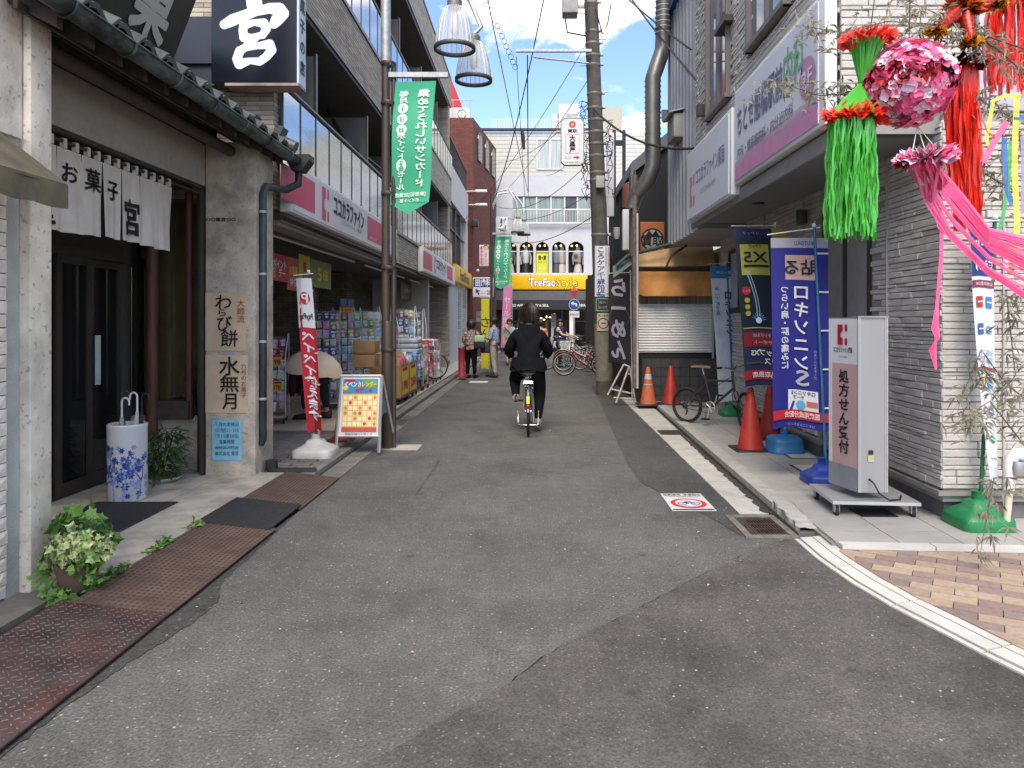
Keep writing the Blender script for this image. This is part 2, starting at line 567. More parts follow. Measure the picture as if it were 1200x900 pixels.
M_paver=[mat('tan_paver',(.36,.275,.20),.9,var=.14,scale=30,bump=.5,bscale=160,rand=.12,speck=.25,sscale=150),
 mat('pink_paver',(.26,.18,.155),.9,var=.14,scale=30,bump=.5,bscale=160,rand=.12,speck=.25,sscale=150),
 mat('brown_paver',(.235,.18,.155),.9,var=.14,scale=30,bump=.5,bscale=160,rand=.12,speck=.25,sscale=150)]
m=MB();m.box(-1500,1500,-1500,1500,-.6,-.03);struct(m,'ground',M_concg)
# curb outer line at the corner (the road side), then beyond the frame to the right
CORN=[(1.87,5.22),(1.865,4.8),(1.90,4.35),(1.96,4.0),(2.04,3.7),(2.12,3.38),(2.24,3.0),(2.42,2.6),(2.75,2.15),(3.3,1.75),(4.2,1.45),(6,1.3),(12,1.25)]
m=MB()
road_poly=[(-1.93,-4),(-1.93,46),(2.2,46),(2.2,16),(1.70,13.5),(1.63,6),(1.63,5.3)]+CORN+[(12,-4)]
m.prism([(x,y,-.03)for x,y in road_poly][::-1],(0,0,.03));struct(m,'road',M_road)
m=MB();m.box(-30,-1.93,38,46,-.03,.002);m.box(1.9,30,38,46,-.03,.002);struct(m,'road',M_road)
def rough_edge(pts,amp,seed,step=.05):
 rr=random.Random(seed);out=[]
 for i in range(len(pts)-1):
  a=Vector(pts[i]);b=Vector(pts[i+1]);n=max(1,int((b-a).length/step))
  for k in range(n):
   p=a.lerp(b,k/n)
   out.append((p.x+rr.uniform(-amp,amp),p.y+rr.uniform(-amp,amp)))
 out.append(tuple(pts[-1]))
 return out
def ribbon(left,right,z):
 """sheet between two polylines resampled to the same count"""
 def res(p,n):
  L=[0]
  for i in range(1,len(p)):L.append(L[-1]+(Vector(p[i])-Vector(p[i-1])).length)
  o=[];j=0
  for k in range(n+1):
   t=L[-1]*k/n
   while j<len(L)-2 and L[j+1]<t:j+=1
   a=(t-L[j])/max(1e-9,L[j+1]-L[j])
   o.append(Vector(p[j]).lerp(Vector(p[j+1]),a))
  return o
 n=120
 A=res(left,n);B=res(right,n)
 mb=MB()
 vs=[(v.x,v.y,z)for v in A]+[(v.x,v.y,z)for v in B]
 mb.add(vs,[(i,n+1+i,n+2+i,i+1)for i in range(n)])
 return mb
def gp(px,py,z=0.0):
 Y=(EYE-z)*F/(py-376)
 return((px-628)*Y/F,Y)
 # long dark reinstatement strip by the right gutter
Lp=[gp(*q)for q in[(692,452),(703,470),(712,492),(722,515),(736,545),(752,566),(790,586),(835,608),(868,628)]]
Rp=[(1.66,17.5),(1.66,15),(1.655,12),(1.645,9),(1.63,7),(1.63,5.75)]
struct(ribbon(rough_edge(Lp,.006,3),Rp,.004),'asphalt_patch',M_patch)
# the big brown-black patch in the foreground, lower right
Lp=[gp(*q)for q in[(893,641),(870,655),(835,668),(790,690),(745,715),(700,738),(655,760),(630,778),(600,800),(545,830),(480,868),(400,912),(300,985)]]
Rp=[(1.80,5.25),(1.80,4.8),(1.84,4.35),(1.90,4.0),(1.98,3.7),(2.06,3.38),(2.18,3.0),(2.36,2.6),(2.3,1.5)]
struct(ribbon(rough_edge(Lp,.008,5),Rp,.004),'asphalt_patch',M_patch2)
# dark ragged seam of coarse asphalt beside the left ramps
Lp=[(-1.94,2.2),(-1.94,3.5),(-1.94,5.8)]
Rp=[(-1.90,2.2),(-1.885,2.9),(-1.85,3.3),(-1.76,3.75),(-1.75,4.1),(-1.86,4.35),(-1.885,5.2),(-1.92,5.8)]
M_gravel=asphalt('dark_coarse_asphalt',.062,1.0,.2,.3,.7)
struct(ribbon(Lp,rough_edge(Rp,.012,9,.03),.004),'asphalt_patch',M_gravel)
# crack along the foreground patch
m=MB()
cr=rough_edge([gp(*q)for q in[(893,641),(835,668),(745,715),(655,760),(620,783),(600,800)]],.009,11)
vs=[]
for i,(x,y)in enumerate(cr):
 w=.003+.008*abs(math.sin(i*.9)*math.sin(i*.31));vs+=[(x-w,y-w,.0065),(x+w,y+w,.0065)]
m.add(vs,[(2*i,2*i+1,2*i+3,2*i+2)for i in range(len(cr)-1)])
struct(m,'road_crack',mat('crack_black',(.018,.017,.016),.95))
m=MB()
for seg in([(515,540),(487,580)],[(487,540),(440,542)]):
 pts=rough_edge([gp(*q)for q in seg],.008,4)
 vs=[]
 for i,(x,y)in enumerate(pts):vs+=[(x-.006,y-.004,.003),(x+.006,y+.004,.003)]
 m.add(vs,[(2*i,2*i+1,2*i+3,2*i+2)for i in range(len(pts)-1)])
struct(m,'road_crack',M_patch)
m=MB();m.box(-1.95,-1.42,8.85,9.25,0,.004);struct(m,'concrete_patch',M_slab)
# white line by the shoppers
m=MB();m.box(-1.68,-1.22,18.5,19.0,.0,.004);struct(m,'road_marking',mat('road_white',(.6,.6,.57),.8,var=.15,scale=30))
# ---- left side: gutter, kerb, pavement in front of the chemist's
g=MB();g.box(-2.15,-1.93,7.2,37,-.03,.003);lg=struct(g,'left_gutter',mat('gutter_joint',(.12,.115,.10),.95))
ub=unit_box('pale_concrete')
M_gut=mat('grey_gutter_concrete',(.21,.20,.18),.9,var=.2,scale=12,bump=.5,bscale=70,dirt=.5,dscale=6,rand=.12)
ug=unit_box('grey_gutter_concrete')
y=7.25
while y<36:
 if not 10.9<y<11.5:piece('gutter_block',ug,lg,(-2.04,y+.295,-.012),scale=(.215,.585,.04))
 y+=.6
k=MB();k.box(-2.31,-2.15,7.2,37,-.03,.03);lk=struct(k,'left_kerb',MATS['gutter_joint'])
y=7.22
while y<36:
 piece('kerb_stone',ug,lk,(-2.23,y+.295,.02),rot=(0,0,random.uniform(-.01,.01)),scale=(.15,.585,.09));y+=.6
 # rough pavement between the two left shops
m=MB();m.box(-4.3,-2.31,7.1,9.85,-.03,.045)
rp_=struct(m,'rough_pavement',mat('rough_cement',(.23,.215,.19),.95,var=.3,scale=18,bump=1,bscale=45,dirt=.4,dscale=8))
rr=random.Random(3)
for i in range(9):
 for j in range(5):
  x0=-3.3+j*.2+(i%2)*.08;y0=7.3+i*.125
  if y0>8.0 and j<2:continue
  if y0>8.25:continue
  piece('paving_sett',ug,rp_,(x0+.09,y0+.05,.035+rr.uniform(-.004,.012)),rot=(rr.uniform(-.03,.03),rr.uniform(-.03,.03),rr.uniform(-.08,.08)),scale=(.175,.105,.06))
  # beige shop-front tiles
m=MB();m.box(-5.4,-2.31,9.85,28,-.03,.085);tf=struct(m,'shopfront_tiles',M_joint)
mat('beige_floor_tile',(.58,.47,.35),.6,var=.06,scale=4,rand=.06,dirt=.25,dscale=3,dcol=(.3,.25,.19))
ut=unit_box('beige_floor_tile')
for j in range(18):
 for i in range(7):
  if 9.87+j*.45+.45>18:continue
  piece('floor_tile',ut,tf,(-2.55-i*.45,9.87+j*.45+.22,.07),scale=(.442,.442,.04))
m=MB();m.box(-5.4,-2.315,18,28,.08,.09);struct(m,'far_pavement',M_conc)
m=MB();m.box(-2.32,-1.75,28,37,-.02,.06);m.box(-5.4,-2.32,28,37,-.02,.06);struct(m,'far_pavement',M_conc)
# ---- right side: gutter blocks, kerb, tiled pavement
g=MB();g.prism([(1.63,5.9,-.03),(1.88,5.9,-.03),(2.16,14.6,-.03),(1.70,14.6,-.03)],(0,0,.03));rg=struct(g,'right_gutter',MATS['gutter_joint'])
y=5.92;i=0
while y<14.4:
 t=(y-5.9)/8.7;xa=1.63+.07*t;xb=1.875+.28*t
 piece('gutter_block',ub,rg,((xa+xb)/2,y+.295,-.008),rot=(0,0,-.016),scale=(xb-xa-.01,.588,.03));y+=.6
k=MB()
kx=lambda y:1.885+(y-5.3)*.031
M_kerbd=mat('dirty_kerb_concrete',(.43,.42,.38),.9,var=.12,scale=14,bump=.3,bscale=90,dirt=.45,dscale=6,dcol=(.17,.16,.13),rand=.04)
k.prism([(kx(5.3),5.3,-.02),(kx(5.3)+.14,5.3,-.02),(kx(14.5)+.14,14.5,-.02),(kx(14.5),14.5,-.02)],(0,0,.05))
rk=struct(k,'right_kerb',MATS['gutter_joint'])
y=6.0
while y<14.4:
 mb=MB();mb.box(-.072,.072,-.297,.297,-.05,.036)
 if 'kerbmesh' not in UNIT:UNIT['kerbmesh']=mb.mesh('kerb_stone',M_kerbd)
 piece('kerb_stone',UNIT['kerbmesh'],rk,(kx(y+.3)+.085,y+.3,.035),rot=(0,0,-.031));y+=.6
m=MB();pts_=rough_edge([(1.865,5.9),(1.90,7.4),(1.925,8.6),(1.96,10)],.012,6)
m.add([q for i,(x,y)in enumerate(pts_)for q in((x-.035*abs(math.sin(i*.7))*(1.1-i/len(pts_))-.006,y,.0135),(x+.03,y,.0135))],[(2*i,2*i+1,2*i+3,2*i+2)for i in range(len(pts_)-1)]);m.build('gutter_silt',mat('black_silt',(.05,.045,.038),.95,var=.4,scale=40),rk)
# broken end of the kerb
mb=MB()
rr=random.Random(12)
def brk(u,v):
 y=5.33+.68*u
 x=kx(y)+.02+.14*min(1,max(0,(v-.3)/.4))-(.012*math.sin(u*19)if v<.5 else 0)
 z=(.0 if v<=0 else .085-.03*(1-u)*(1 if v>.1 else 1))+rr.uniform(-.006,.006)
 if v>=.99:z=.02
 return(x+rr.uniform(-.006,.006),y,z)
mb.grid(brk,24,8);mb.build('broken_kerb_end',M_kerbd,rk)
side=MB()
side.prism([(kx(4.95)+.12,4.98,-.02),(9,4.5,-.02),(9,5.6,-.02),(3.0,5.6,-.02),(3.35,14.6,-.02),(kx(14.6)+.12,14.6,-.02)],(0,0,.07))
rs=struct(side,'right_pavement',M_joint)
mat('tile_white',(.55,.53,.47),.7,var=.05)
def clip(poly,a,b):
 """keep the part of a 2D polygon left of the line a->b"""
 out=[]
 def s(p):return(b[0]-a[0])*(p[1]-a[1])-(b[1]-a[1])*(p[0]-a[0])
 for i in range(len(poly)):
  p,q=poly[i],poly[(i+1)%len(poly)]
  sp,sq=s(p),s(q)
  if sp>=0:out.append(p)
  if sp*sq<0:
   t=sp/(sp-sq);out.append((p[0]+t*(q[0]-p[0]),p[1]+t*(q[1]-p[1])))
 return out
TW=.42;TL=.42
for j in range(24):
 for i in range(9):
  a=2.02+i*TW;b=4.80+j*TL
  sk=.031
  q=[(a+sk*(b-5)+.003,b+.003),(a+TW+sk*(b-5)-.003,b+.003),(a+TW+sk*(b+TL-5)-.003,b+TL-.003),(a+sk*(b+TL-5)+.003,b+TL-.003)]
  q=clip(q,(2.0,4.985),(9,4.52))
  if i==0:pass
  if b>5.5:q=clip(q,(3.40,14.6),(3.02,5.3))if False else q
  if len(q)<3:continue
  cx=sum(p[0]for p in q)/len(q);cy=sum(p[1]for p in q)/len(q)
  if cy>5.5 and cx>3.0+.04*(cy-5.5)+.12:continue
  if cx>5:continue
  if cy>14.4:continue
  mb=MB();mb.prism([(x-cx,y-cy,0)for x,y in q],(0,0,.016))
  piece('paving_tile',mb.mesh('paving_tile',M_tile),rs,(cx,cy,.047))
  # inspection covers set in the tiles
M_cov=mat('ivory_cover',(.58,.56,.47),.7,var=.06,scale=10)
for(cx,cy)in[(2.92,8.15),(2.78,7.45),(2.72,6.78)]:
 c=MB();c.cur=0;c.box(cx-.17,cx+.17,cy-.17,cy+.17,.05,.066);c.cur=1;c.box(cx-.145,cx+.145,cy-.145,cy+.145,.055,.070)
 c.build('inspection_cover',[M_black,M_cov],rs)
c=MB();c.box(2.47,2.75,5.60,5.84,.05,.068);c.build('black_floor_plate',M_black,rs)
c=MB();c.box(2.35,2.60,6.55,6.68,.05,.0655);c.build('repair_spot',mat('pale_repair',(.42,.41,.38),.8),rs)
# white kerb stones round the corner
corner=[]
for i in range(len(CORN)-1):
 a=Vector(CORN[i]);b=Vector(CORN[i+1]);n=max(1,int((b-a).length/.05))
 for q in range(n):corner.append(a.lerp(b,q/n))
corner.append(Vector(CORN[-1]))
def nrm(i):
 a=corner[max(0,i-2)];b=corner[min(len(corner)-1,i+2)];d=(b-a).normalized()
 return Vector((-d.y,d.x))
ck_b=MB()
vs=[]
for i,p in enumerate(corner):
 n_=nrm(i)
 vs+=[(p.x-n_.x*.05,p.y-n_.y*.05,-.02),(p.x-n_.x*.05,p.y-n_.y*.05,.006),(p.x+n_.x*.16,p.y+n_.y*.16,.010),(p.x+n_.x*.16,p.y+n_.y*.16,-.02)]
ck_b.add(vs,[(4*i+a,4*i+4+a,4*i+4+(a+1)%4,4*i+(a+1)%4)for i in range(len(corner)-1)for a in range(4)])
ck=struct(ck_b,'corner_kerb',M_joint)
M_wk=mat('white_kerb_concrete',(.56,.55,.51),.85,var=.1,scale=10,bump=.35,bscale=90,dirt=.4,dscale=5,dcol=(.3,.28,.24),rand=.04)
acc=0;start=0
for i in range(1,len(corner)):
 acc+=(corner[i]-corner[i-1]).length
 if acc>.58 or i==len(corner)-1:
  seg=range(start,i+1)
  for(o0,o1,z0,z1,nm)in((-.045,-.014,.013,.013,'edge_strip'),(-.006,.075,.022,.028,'kerb_stone'),(.081,.155,.030,.036,'kerb_stone')):
   mb=MB();vs=[]
   for q in seg:
    p=corner[q];n_=nrm(q);d=Vector((n_.y,-n_.x))
    sh=(.006 if q==start else -.006 if q==i else 0)
    p=p+d*sh
    vs+=[(p.x+n_.x*o0,p.y+n_.y*o0,-.01),(p.x+n_.x*o0,p.y+n_.y*o0,z0),(p.x+n_.x*o1,p.y+n_.y*o1,z1),(p.x+n_.x*o1,p.y+n_.y*o1,-.01)]
   L=len(seg)
   fs=[(4*a+b,4*a+4+b,4*a+4+(b+1)%4,4*a+(b+1)%4)for a in range(L-1)for b in range(4)]
   fs+=[(0,1,2,3),tuple(4*(L-1)+b for b in(3,2,1,0))]
   mb.add(vs,fs)
   mb.build(nm,M_wk,ck)
  start=i;acc=0
  if corner[i].x>4:break
  # strip between tiles and pavers
st=MB();st.prism([(2.02,4.88,-.02),(9,4.40,-.02),(9,4.50,-.02),(2.02,4.98,-.02)],(0,0,.06));sto=struct(st,'border_strip',M_joint)
for i in range(9):
 x0=2.03+i*.6;x1=x0+.592
 f_=lambda x:4.89-(x-2.02)*.0687
 mb=MB();mb.prism([(x0,f_(x0),.02),(x1,f_(x1),.02),(x1,f_(x1)+.085,.02),(x0,f_(x0)+.085,.02)],(0,0,.046));mb.build('border_stone',M_wk,sto)
 # block pavers
bed=MB()
inner=[(p.x+nrm(i).x*.13,p.y+nrm(i).y*.13)for i,p in enumerate(corner)]
bed.prism([(x,y,-.02)for x,y in inner]+[(12,4.2,-.02),(2.02,4.885,-.02)],(0,0,.035))
bp_=struct(bed,'block_paving',M_joint)
rr=random.Random(21)
rot=R(-31)
cs,sn=math.cos(rot),math.sin(rot)
BL,BW=.225,.112
for j in range(-26,30):
 for i in range(-12,16):
  a=2+i*BL+(j%2)*BL/2;b=4+j*BW
  q=[]
  for(u,v)in((a+.0025,b+.0025),(a+BL-.0025,b+.0025),(a+BL-.0025,b+BW-.0025),(a+.0025,b+BW-.0025)):
   q.append((2+(u-2)*cs-(v-4)*sn,4+(u-2)*sn+(v-4)*cs))
  q=clip(q,(12,4.885-9.98*.0687),(2.02,4.885))
  if len(q)<3:continue
  cx=sum(p[0]for p in q)/len(q);cy=sum(p[1]for p in q)/len(q)
  if cy<2.6 or cx<1.8 or cx*F/cy+628>1300:continue
  k0=min(range(1,len(inner)-1),key=lambda t:(inner[t][0]-cx)**2+(inner[t][1]-cy)**2)
  q=clip(q,inner[k0-1],inner[k0+1])
  if len(q)<3:continue
  area=abs(sum(q[t][0]*q[(t+1)%len(q)][1]-q[(t+1)%len(q)][0]*q[t][1]for t in range(len(q))))/2
  if area<.0012:continue
  cx=sum(p[0]for p in q)/len(q);cy=sum(p[1]for p in q)/len(q)
  mb=MB();mb.prism([(x-cx,y-cy,0)for x,y in q],(0,0,.03))
  piece('paving_brick',mb.mesh('paving_brick',M_paver[rr.choice((0,0,0,0,1,1,2,2))]),bp_,(cx,cy,.008+rr.uniform(0,.004)),rot=(rr.uniform(-.006,.006),rr.uniform(-.006,.006),0))
  # ---- left: step slab in front of the sweet shop
m=MB();m.box(-4.2,-2.43,4.25,7.15,-.03,.065);sl=struct(m,'shop_step',M_joint)
rr=random.Random(5)
for(x0,x1)in((-2.98,-2.43),(-3.50,-2.985),(-4.18,-3.505)):
 y=4.26
 while y<7.1:
  y2=min(7.15,y+.72)
  mb=MB();mb.box(-(x1-x0)/2+.002,(x1-x0)/2-.002,-(y2-y)/2+.002,(y2-y)/2-.002,-.03,.03)
  piece('step_slab',mb.mesh('step_slab',M_slab),sl,((x0+x1)/2,(y+y2)/2,.055+rr.uniform(-.001,.001)));y=y2
m=MB();m.box(-4.2,-2.62,1.0,4.25,-.03,.05);struct(m,'concrete_apron',mat('dark_cement',(.20,.19,.17),.9,var=.2,scale=6,bump=.3,dirt=.5,dscale=4))  # cement coloured darker than the step slabs
m=MB();m.box(-2.62,-2.4,1.0,4.25,-.03,.02);m.box(-2.43,-1.93,4.2,7.2,-.03,-.005);m.box(-2.43,-1.93,1,4.2,-.03,-.005);struct(m,'drain_channel',mat('dark_channel',(.035,.033,.03),.6,var=.3))  # near-black tone beneath and beside the ramp plates
def ramp_plate(name,y0,y1,x0,x1,zi,zo,mats,label,tread,skew=0.0):
 """metal / rubber ramp laid from road to step"""
 t=thing(name,label,'ramp plate',((x0+x1)/2,y0,0),'ramp plates bridging the left gutter')
 S=lambda x,y:(zo+(zi-zo)*(x1-x)/(x1-x0))
 m=MB()
 a=[(x0,y0,S(x0,0)),(x1,y0,S(x1,0)),(x1,y1,S(x1,0)),(x0,y1,S(x0,0))]
 m.add(a+[(p[0],p[1],p[2]-.008)for p in a],[(0,1,2,3),(7,6,5,4),(0,4,5,1),(1,5,6,2),(2,6,7,3),(3,7,4,0)])
 m.build('plate',mats[0],t)
 b=MB()
 if tread=='diamond':
  nx=int((x1-x0)/.036);ny=int((y1-y0)/.036)
  for i in range(nx):
   for j in range(ny):
    cx=x0+.018+i*.036;cy=y0+.018+j*.036+(.018 if i%2 else 0);s=1 if(i+j)%2 else -1
    d=Vector((.0092,.0092*s));nn=Vector((-d.y,d.x)).normalized()*.0032
    z=S(cx,0)
    q=[(cx-d.x-nn.x,cy-d.y-nn.y),(cx+d.x-nn.x,cy+d.y-nn.y),(cx+d.x+nn.x,cy+d.y+nn.y),(cx-d.x+nn.x,cy-d.y+nn.y)]
    vs=[(p[0],p[1],z-.001)for p in q]+[(cx+(p[0]-cx)*.7,cy+(p[1]-cy)*.7,z+.0028)for p in q]
    b.add(vs,[(4,5,6,7),(0,1,5,4),(1,2,6,5),(2,3,7,6),(3,0,4,7)])
 elif tread=='dots':
  nx=int((x1-x0)/.032);ny=int((y1-y0)/.042)
  for i in range(nx):
   for j in range(ny):
    cx=x0+.016+i*.032;cy=y0+.021+j*.042;z=S(cx,0)
    vs=[(cx-.008,cy-.012,z+.0005),(cx+.008,cy-.012,z+.0005),(cx+.008,cy+.012,z+.0005),(cx-.008,cy+.012,z+.0005),(cx,cy,z+.005)]
    b.add(vs,[(0,1,4),(1,2,4),(2,3,4),(3,0,4)])
 else:
  nx=int((x1-x0)/.02)
  for i in range(nx):
   cx=x0+.01+i*.02;z=S(cx,0)
   b.box(cx-.004,cx+.004,y0+.01,y1-.01,z-.002,z+.003)
 o=b.build('tread',mats[1],t);o['kind']='stuff'
 return t
M_dp=mat('worn_red_steel',(.065,.05,.05),.5,metal=.2,var=.45,scale=5,bump=.3,dirt=.42,dscale=3.2,dcol=(.19,.055,.045))
M_dpt=mat('worn_tread_steel',(.19,.14,.135),.4,metal=.6,var=.4,scale=8)
M_bp=mat('brown_ramp',(.10,.062,.048),.75,var=.2,scale=8,bump=.3,dirt=.6,dscale=4,dcol=(.17,.12,.09))
M_bk=mat('black_rubber_mat',(.032,.032,.033),.85,var=.25,scale=30,bump=.4)
ramp_plate('ramp_plate',1.9,3.90,-2.50,-1.91,.082,.026,(M_dp,M_dpt),'dark red worn diamond tread steel plate nearest the camera at lower left','diamond')
ramp_plate('ramp_plate',3.86,5.42,-2.42,-1.905,.085,.030,(M_bp,mat('dimple_shadow_brown',(.058,.037,.030),.7)),'long brown dimpled ramp plate beside the potted ivy step','dots')
ramp_plate('ramp_plate',5.36,6.08,-2.46,-1.93,.10,.042,(M_bk,M_bk),'black ribbed rubber mat lying across the brown ramp plates','ribs')
ramp_plate('ramp_plate',6.02,7.22,-2.44,-1.92,.08,.02,(M_bp,MATS['dimple_shadow_brown']),'farther brown dimpled ramp plate ending at the rubber elbow pipe','dots')
# door mat
t=thing('door_mat','dark grey rectangular door mat on the sweet shop step','mat',(-3.2,5.5,.085))
m=MB();m.bbox(-3.54,-2.88,5.12,5.95,.086,.096,.004);m.build('mat_base',M_bk,t)
m=MB()
for i in range(30):m.box(-3.52+i*.0215,-3.508+i*.0215,5.14,5.93,.095,.099)
o=m.build('ribs',M_bk,t);o['kind']='stuff'
# weeds and litter
def leaf_cloud(n,place,size,rng,nrm_up=.5):
 """loose small folded leaves"""
 mb=MB()
 for _ in range(n):
  p=Vector(place());s=size*rng.uniform(.6,1.3)
  d=Vector((rng.uniform(-1,1),rng.uniform(-1,1),rng.uniform(-.4,.8))).normalized()
  w=d.cross(Vector((rng.uniform(-.4,.4),rng.uniform(-.4,.4),1))).normalized()
  up=w.cross(d)*.25
  mb.add([p,p+d*s*.5+w*s*.3+up*s,p+d*s,p+d*s*.5-w*s*.3+up*s,p+d*s*.5],[(0,1,4),(1,2,4),(2,3,4),(3,0,4)])
 return mb
rr=random.Random(8)
M_leaf=mat('green_leaf',(.10,.22,.035),.5,var=.35,scale=25)
M_leafd=mat('deep_green_leaf',(.035,.09,.02),.5,var=.4,scale=25)
M_leafp=mat('pale_leaf',(.42,.46,.22),.5,var=.3,scale=40)
def weed_at():
 y=rr.choice((4.12,4.2,4.3,4.75,4.85,5.3))+rr.gauss(0,.06);return(-2.44+rr.gauss(0,.02),y,.03+rr.random()*.07)
w=leaf_cloud(420,weed_at,.045,rr);o=w.build('weeds',M_leaf);o['kind']='stuff';o['label']='green weeds growing in the gap beside the ramp';o['category']='weeds'
w=leaf_cloud(60,lambda:(rr.uniform(-1.9,1.8),rr.uniform(2.2,12),.008),.022,rr)
o=w.build('leaf_litter',mat('dry_leaf',(.38,.33,.22),.8,var=.4,scale=30));o['kind']='stuff';o['label']='tiny dry leaves and grit scattered over the asphalt';o['category']='litter'
# drain grate at the broken kerb
t=thing('drain_grate','rusty square drain grate in a concrete frame at the kerb end','drain grate',(1.71,5.35,0))
m=MB();x0,x1,y0,y1=1.50,1.88,5.27,5.86
m.box(x0,x1,y0,y0+.05,-.02,.012);m.box(x0,x1,y1-.05,y1,-.02,.012);m.box(x0,x0+.05,y0+.05,y1-.05,-.02,.012);m.box(x1-.05,x1,y0+.05,y1-.05,-.02,.012)
m.build('frame',mat('dark_frame_concrete',(.20,.185,.155),.9,var=.3,scale=20,dirt=.5,dscale=12),t)
m=MB();m.box(x0+.05,x1-.05,y0+.05,y1-.05,-.028,-.018);m.build('pit',M_dark,t)
M_rust=mat('rusty_iron',(.075,.05,.035),.75,metal=.3,var=.4,scale=20,bump=.5)
um=unit_box('rusty_iron')
for i in range(13):piece('grate_bar',um,t,(x0+.06+i*.0215,(y0+y1)/2,0),scale=(.009,y1-y0-.1,.012))
for i in range(4):piece('cross_bar',um,t,((x0+x1)/2,y0+.10+i*.13,-.002),scale=(x1-x0-.1,.014,.014))
t=thing('drain_grate','small iron drain cover in the right gutter beside the folding bicycle','drain grate',(1.86,10.2,0))
m=MB();m.box(1.70,2.0,10.0,10.4,-.02,.012);m.build('frame',M_rust,t)
for i in range(7):piece('grate_bar',um,t,(1.73+i*.04,10.2,.014),scale=(.012,.36,.01))
t=thing('drain_grate','long iron drain cover in the left gutter beside the lamp post','drain grate',(-2.04,11.2,0))
m=MB();m.box(-2.14,-1.94,10.85,11.5,-.02,.006);m.build('frame',M_rust,t)
for i in range(5):piece('grate_bar',um,t,(-2.11+i*.035,11.2,.009),scale=(.012,.6,.01))
# no-bicycle-parking sheet stuck on the road
t=thing('road_sticker','white road sticker with red ring and blue bicycle drawing','road sticker',(1.3,6.3,.004))
m=MB();m.box(1.11,1.47,6.01,6.60,.004,.008);m.build('sheet',mat('sticker_white',(.62,.62,.60),.7,var=.12,scale=20,dirt=.25,dscale=9),t)
red=flat('c8322f');blue=flat('2a4aa0');blk=flat('1c1c1f')
pr=Print(lambda a,b:(1.29+a,6.305+b,.008),(0,0,1),.0015)
pr.text('自転車等',-.085,.235,.055,blk,w=.15,bold=.02);pr.text('放置禁止',.09,.235,.055,blk,w=.15,bold=.02)
pr.text('この場所は自転車置場ではありません',0,.175,.035,blk,w=.31)
pr.disc(0,-.06,.15,red,1,32,ry=.165);pr.disc(0,-.06,.112,mat('sticker_white'),2,32,ry=.125)
for s_ in(-.055,.055):pr.ring(s_,-.08,.042,.010,blue,3,20)
pr.line(-.055,-.08,0,-.03,.012,blue,3).line(0,-.03,.055,-.08,.012,blue,3).line(-.03,-.02,.035,-.02,.012,blue,3).line(0,-.08,-.03,-.02,.012,blue,3)
pr.rect(-.17,.17,-.285,-.25,flat('3a3a40'),1)
pr.build(t,'print')
def brickmat(name,c1,c2,mortar,w,h,m=.01,bump=.6,rough=.8,off=.5,dirt=0.0,sq=None,noise=.15):
 if name in MATS:return MATS[name]
 def cc(c):return srgb(c)if isinstance(c,str)else c
 mt=bpy.data.materials.new(name);mt.use_nodes=True
 N=mt.node_tree.nodes;L=mt.node_tree.links;b=N['Principled BSDF'];b.inputs['Roughness'].default_value=rough
 g=N.new('ShaderNodeNewGeometry');sp=N.new('ShaderNodeSeparateXYZ');L.new(g.outputs['Position'],sp.inputs[0])
 ad=N.new('ShaderNodeMath');L.new(sp.outputs[0],ad.inputs[0]);L.new(sp.outputs[1],ad.inputs[1])
 cb=N.new('ShaderNodeCombineXYZ');L.new(ad.outputs[0],cb.inputs[0]);L.new(sp.outputs[2],cb.inputs[1])
 t=N.new('ShaderNodeTexBrick');L.new(cb.outputs[0],t.inputs['Vector'])
 t.offset=off
 for i,v in(('Color1',cc(c1)),('Color2',cc(c2)),('Mortar',cc(mortar))):t.inputs[i].default_value=tuple(v)+(1,)
 for i,v in(('Scale',1.0),('Mortar Size',m),('Mortar Smooth',.1),('Bias',0.0),('Brick Width',w),('Row Height',h)):t.inputs[i].default_value=v
 no=N.new('ShaderNodeTexNoise');no.inputs['Scale'].default_value=3;no.inputs['Detail'].default_value=7;L.new(g.outputs['Position'],no.inputs['Vector'])
 rp=N.new('ShaderNodeValToRGB');rp.color_ramp.elements[0].position=.3;rp.color_ramp.elements[1].position=.7
 rp.color_ramp.elements[0].color=(1-noise-dirt,)*3+(1,);rp.color_ramp.elements[1].color=(1+noise,)*3+(1,)
 L.new(no.outputs['Fac'],rp.inputs[0])
 mx=N.new('ShaderNodeMix');mx.data_type='RGBA';mx.blend_type='MULTIPLY';mx.inputs['Factor'].default_value=1
 L.new(t.outputs['Color'],mx.inputs['A']);L.new(rp.outputs[0],mx.inputs['B']);L.new(mx.outputs['Result'],b.inputs['Base Color'])
 inv=N.new('ShaderNodeMath');inv.operation='SUBTRACT';inv.inputs[0].default_value=1;L.new(t.outputs['Fac'],inv.inputs[1])
 bp=N.new('ShaderNodeBump');bp.inputs['Strength'].default_value=bump;bp.inputs['Distance'].default_value=.02
 n5=N.new('ShaderNodeTexNoise');n5.inputs['Scale'].default_value=40;n5.inputs['Detail'].default_value=3;L.new(g.outputs['Position'],n5.inputs['Vector'])
 a2=N.new('ShaderNodeMath');a2.operation='MULTIPLY_ADD';L.new(n5.outputs['Fac'],a2.inputs[0]);a2.inputs[1].default_value=.5;L.new(inv.outputs[0],a2.inputs[2])
 L.new(a2.outputs[0],bp.inputs['Height']);L.new(bp.outputs[0],b.inputs['Normal'])
 MATS[name]=mt
 return mt
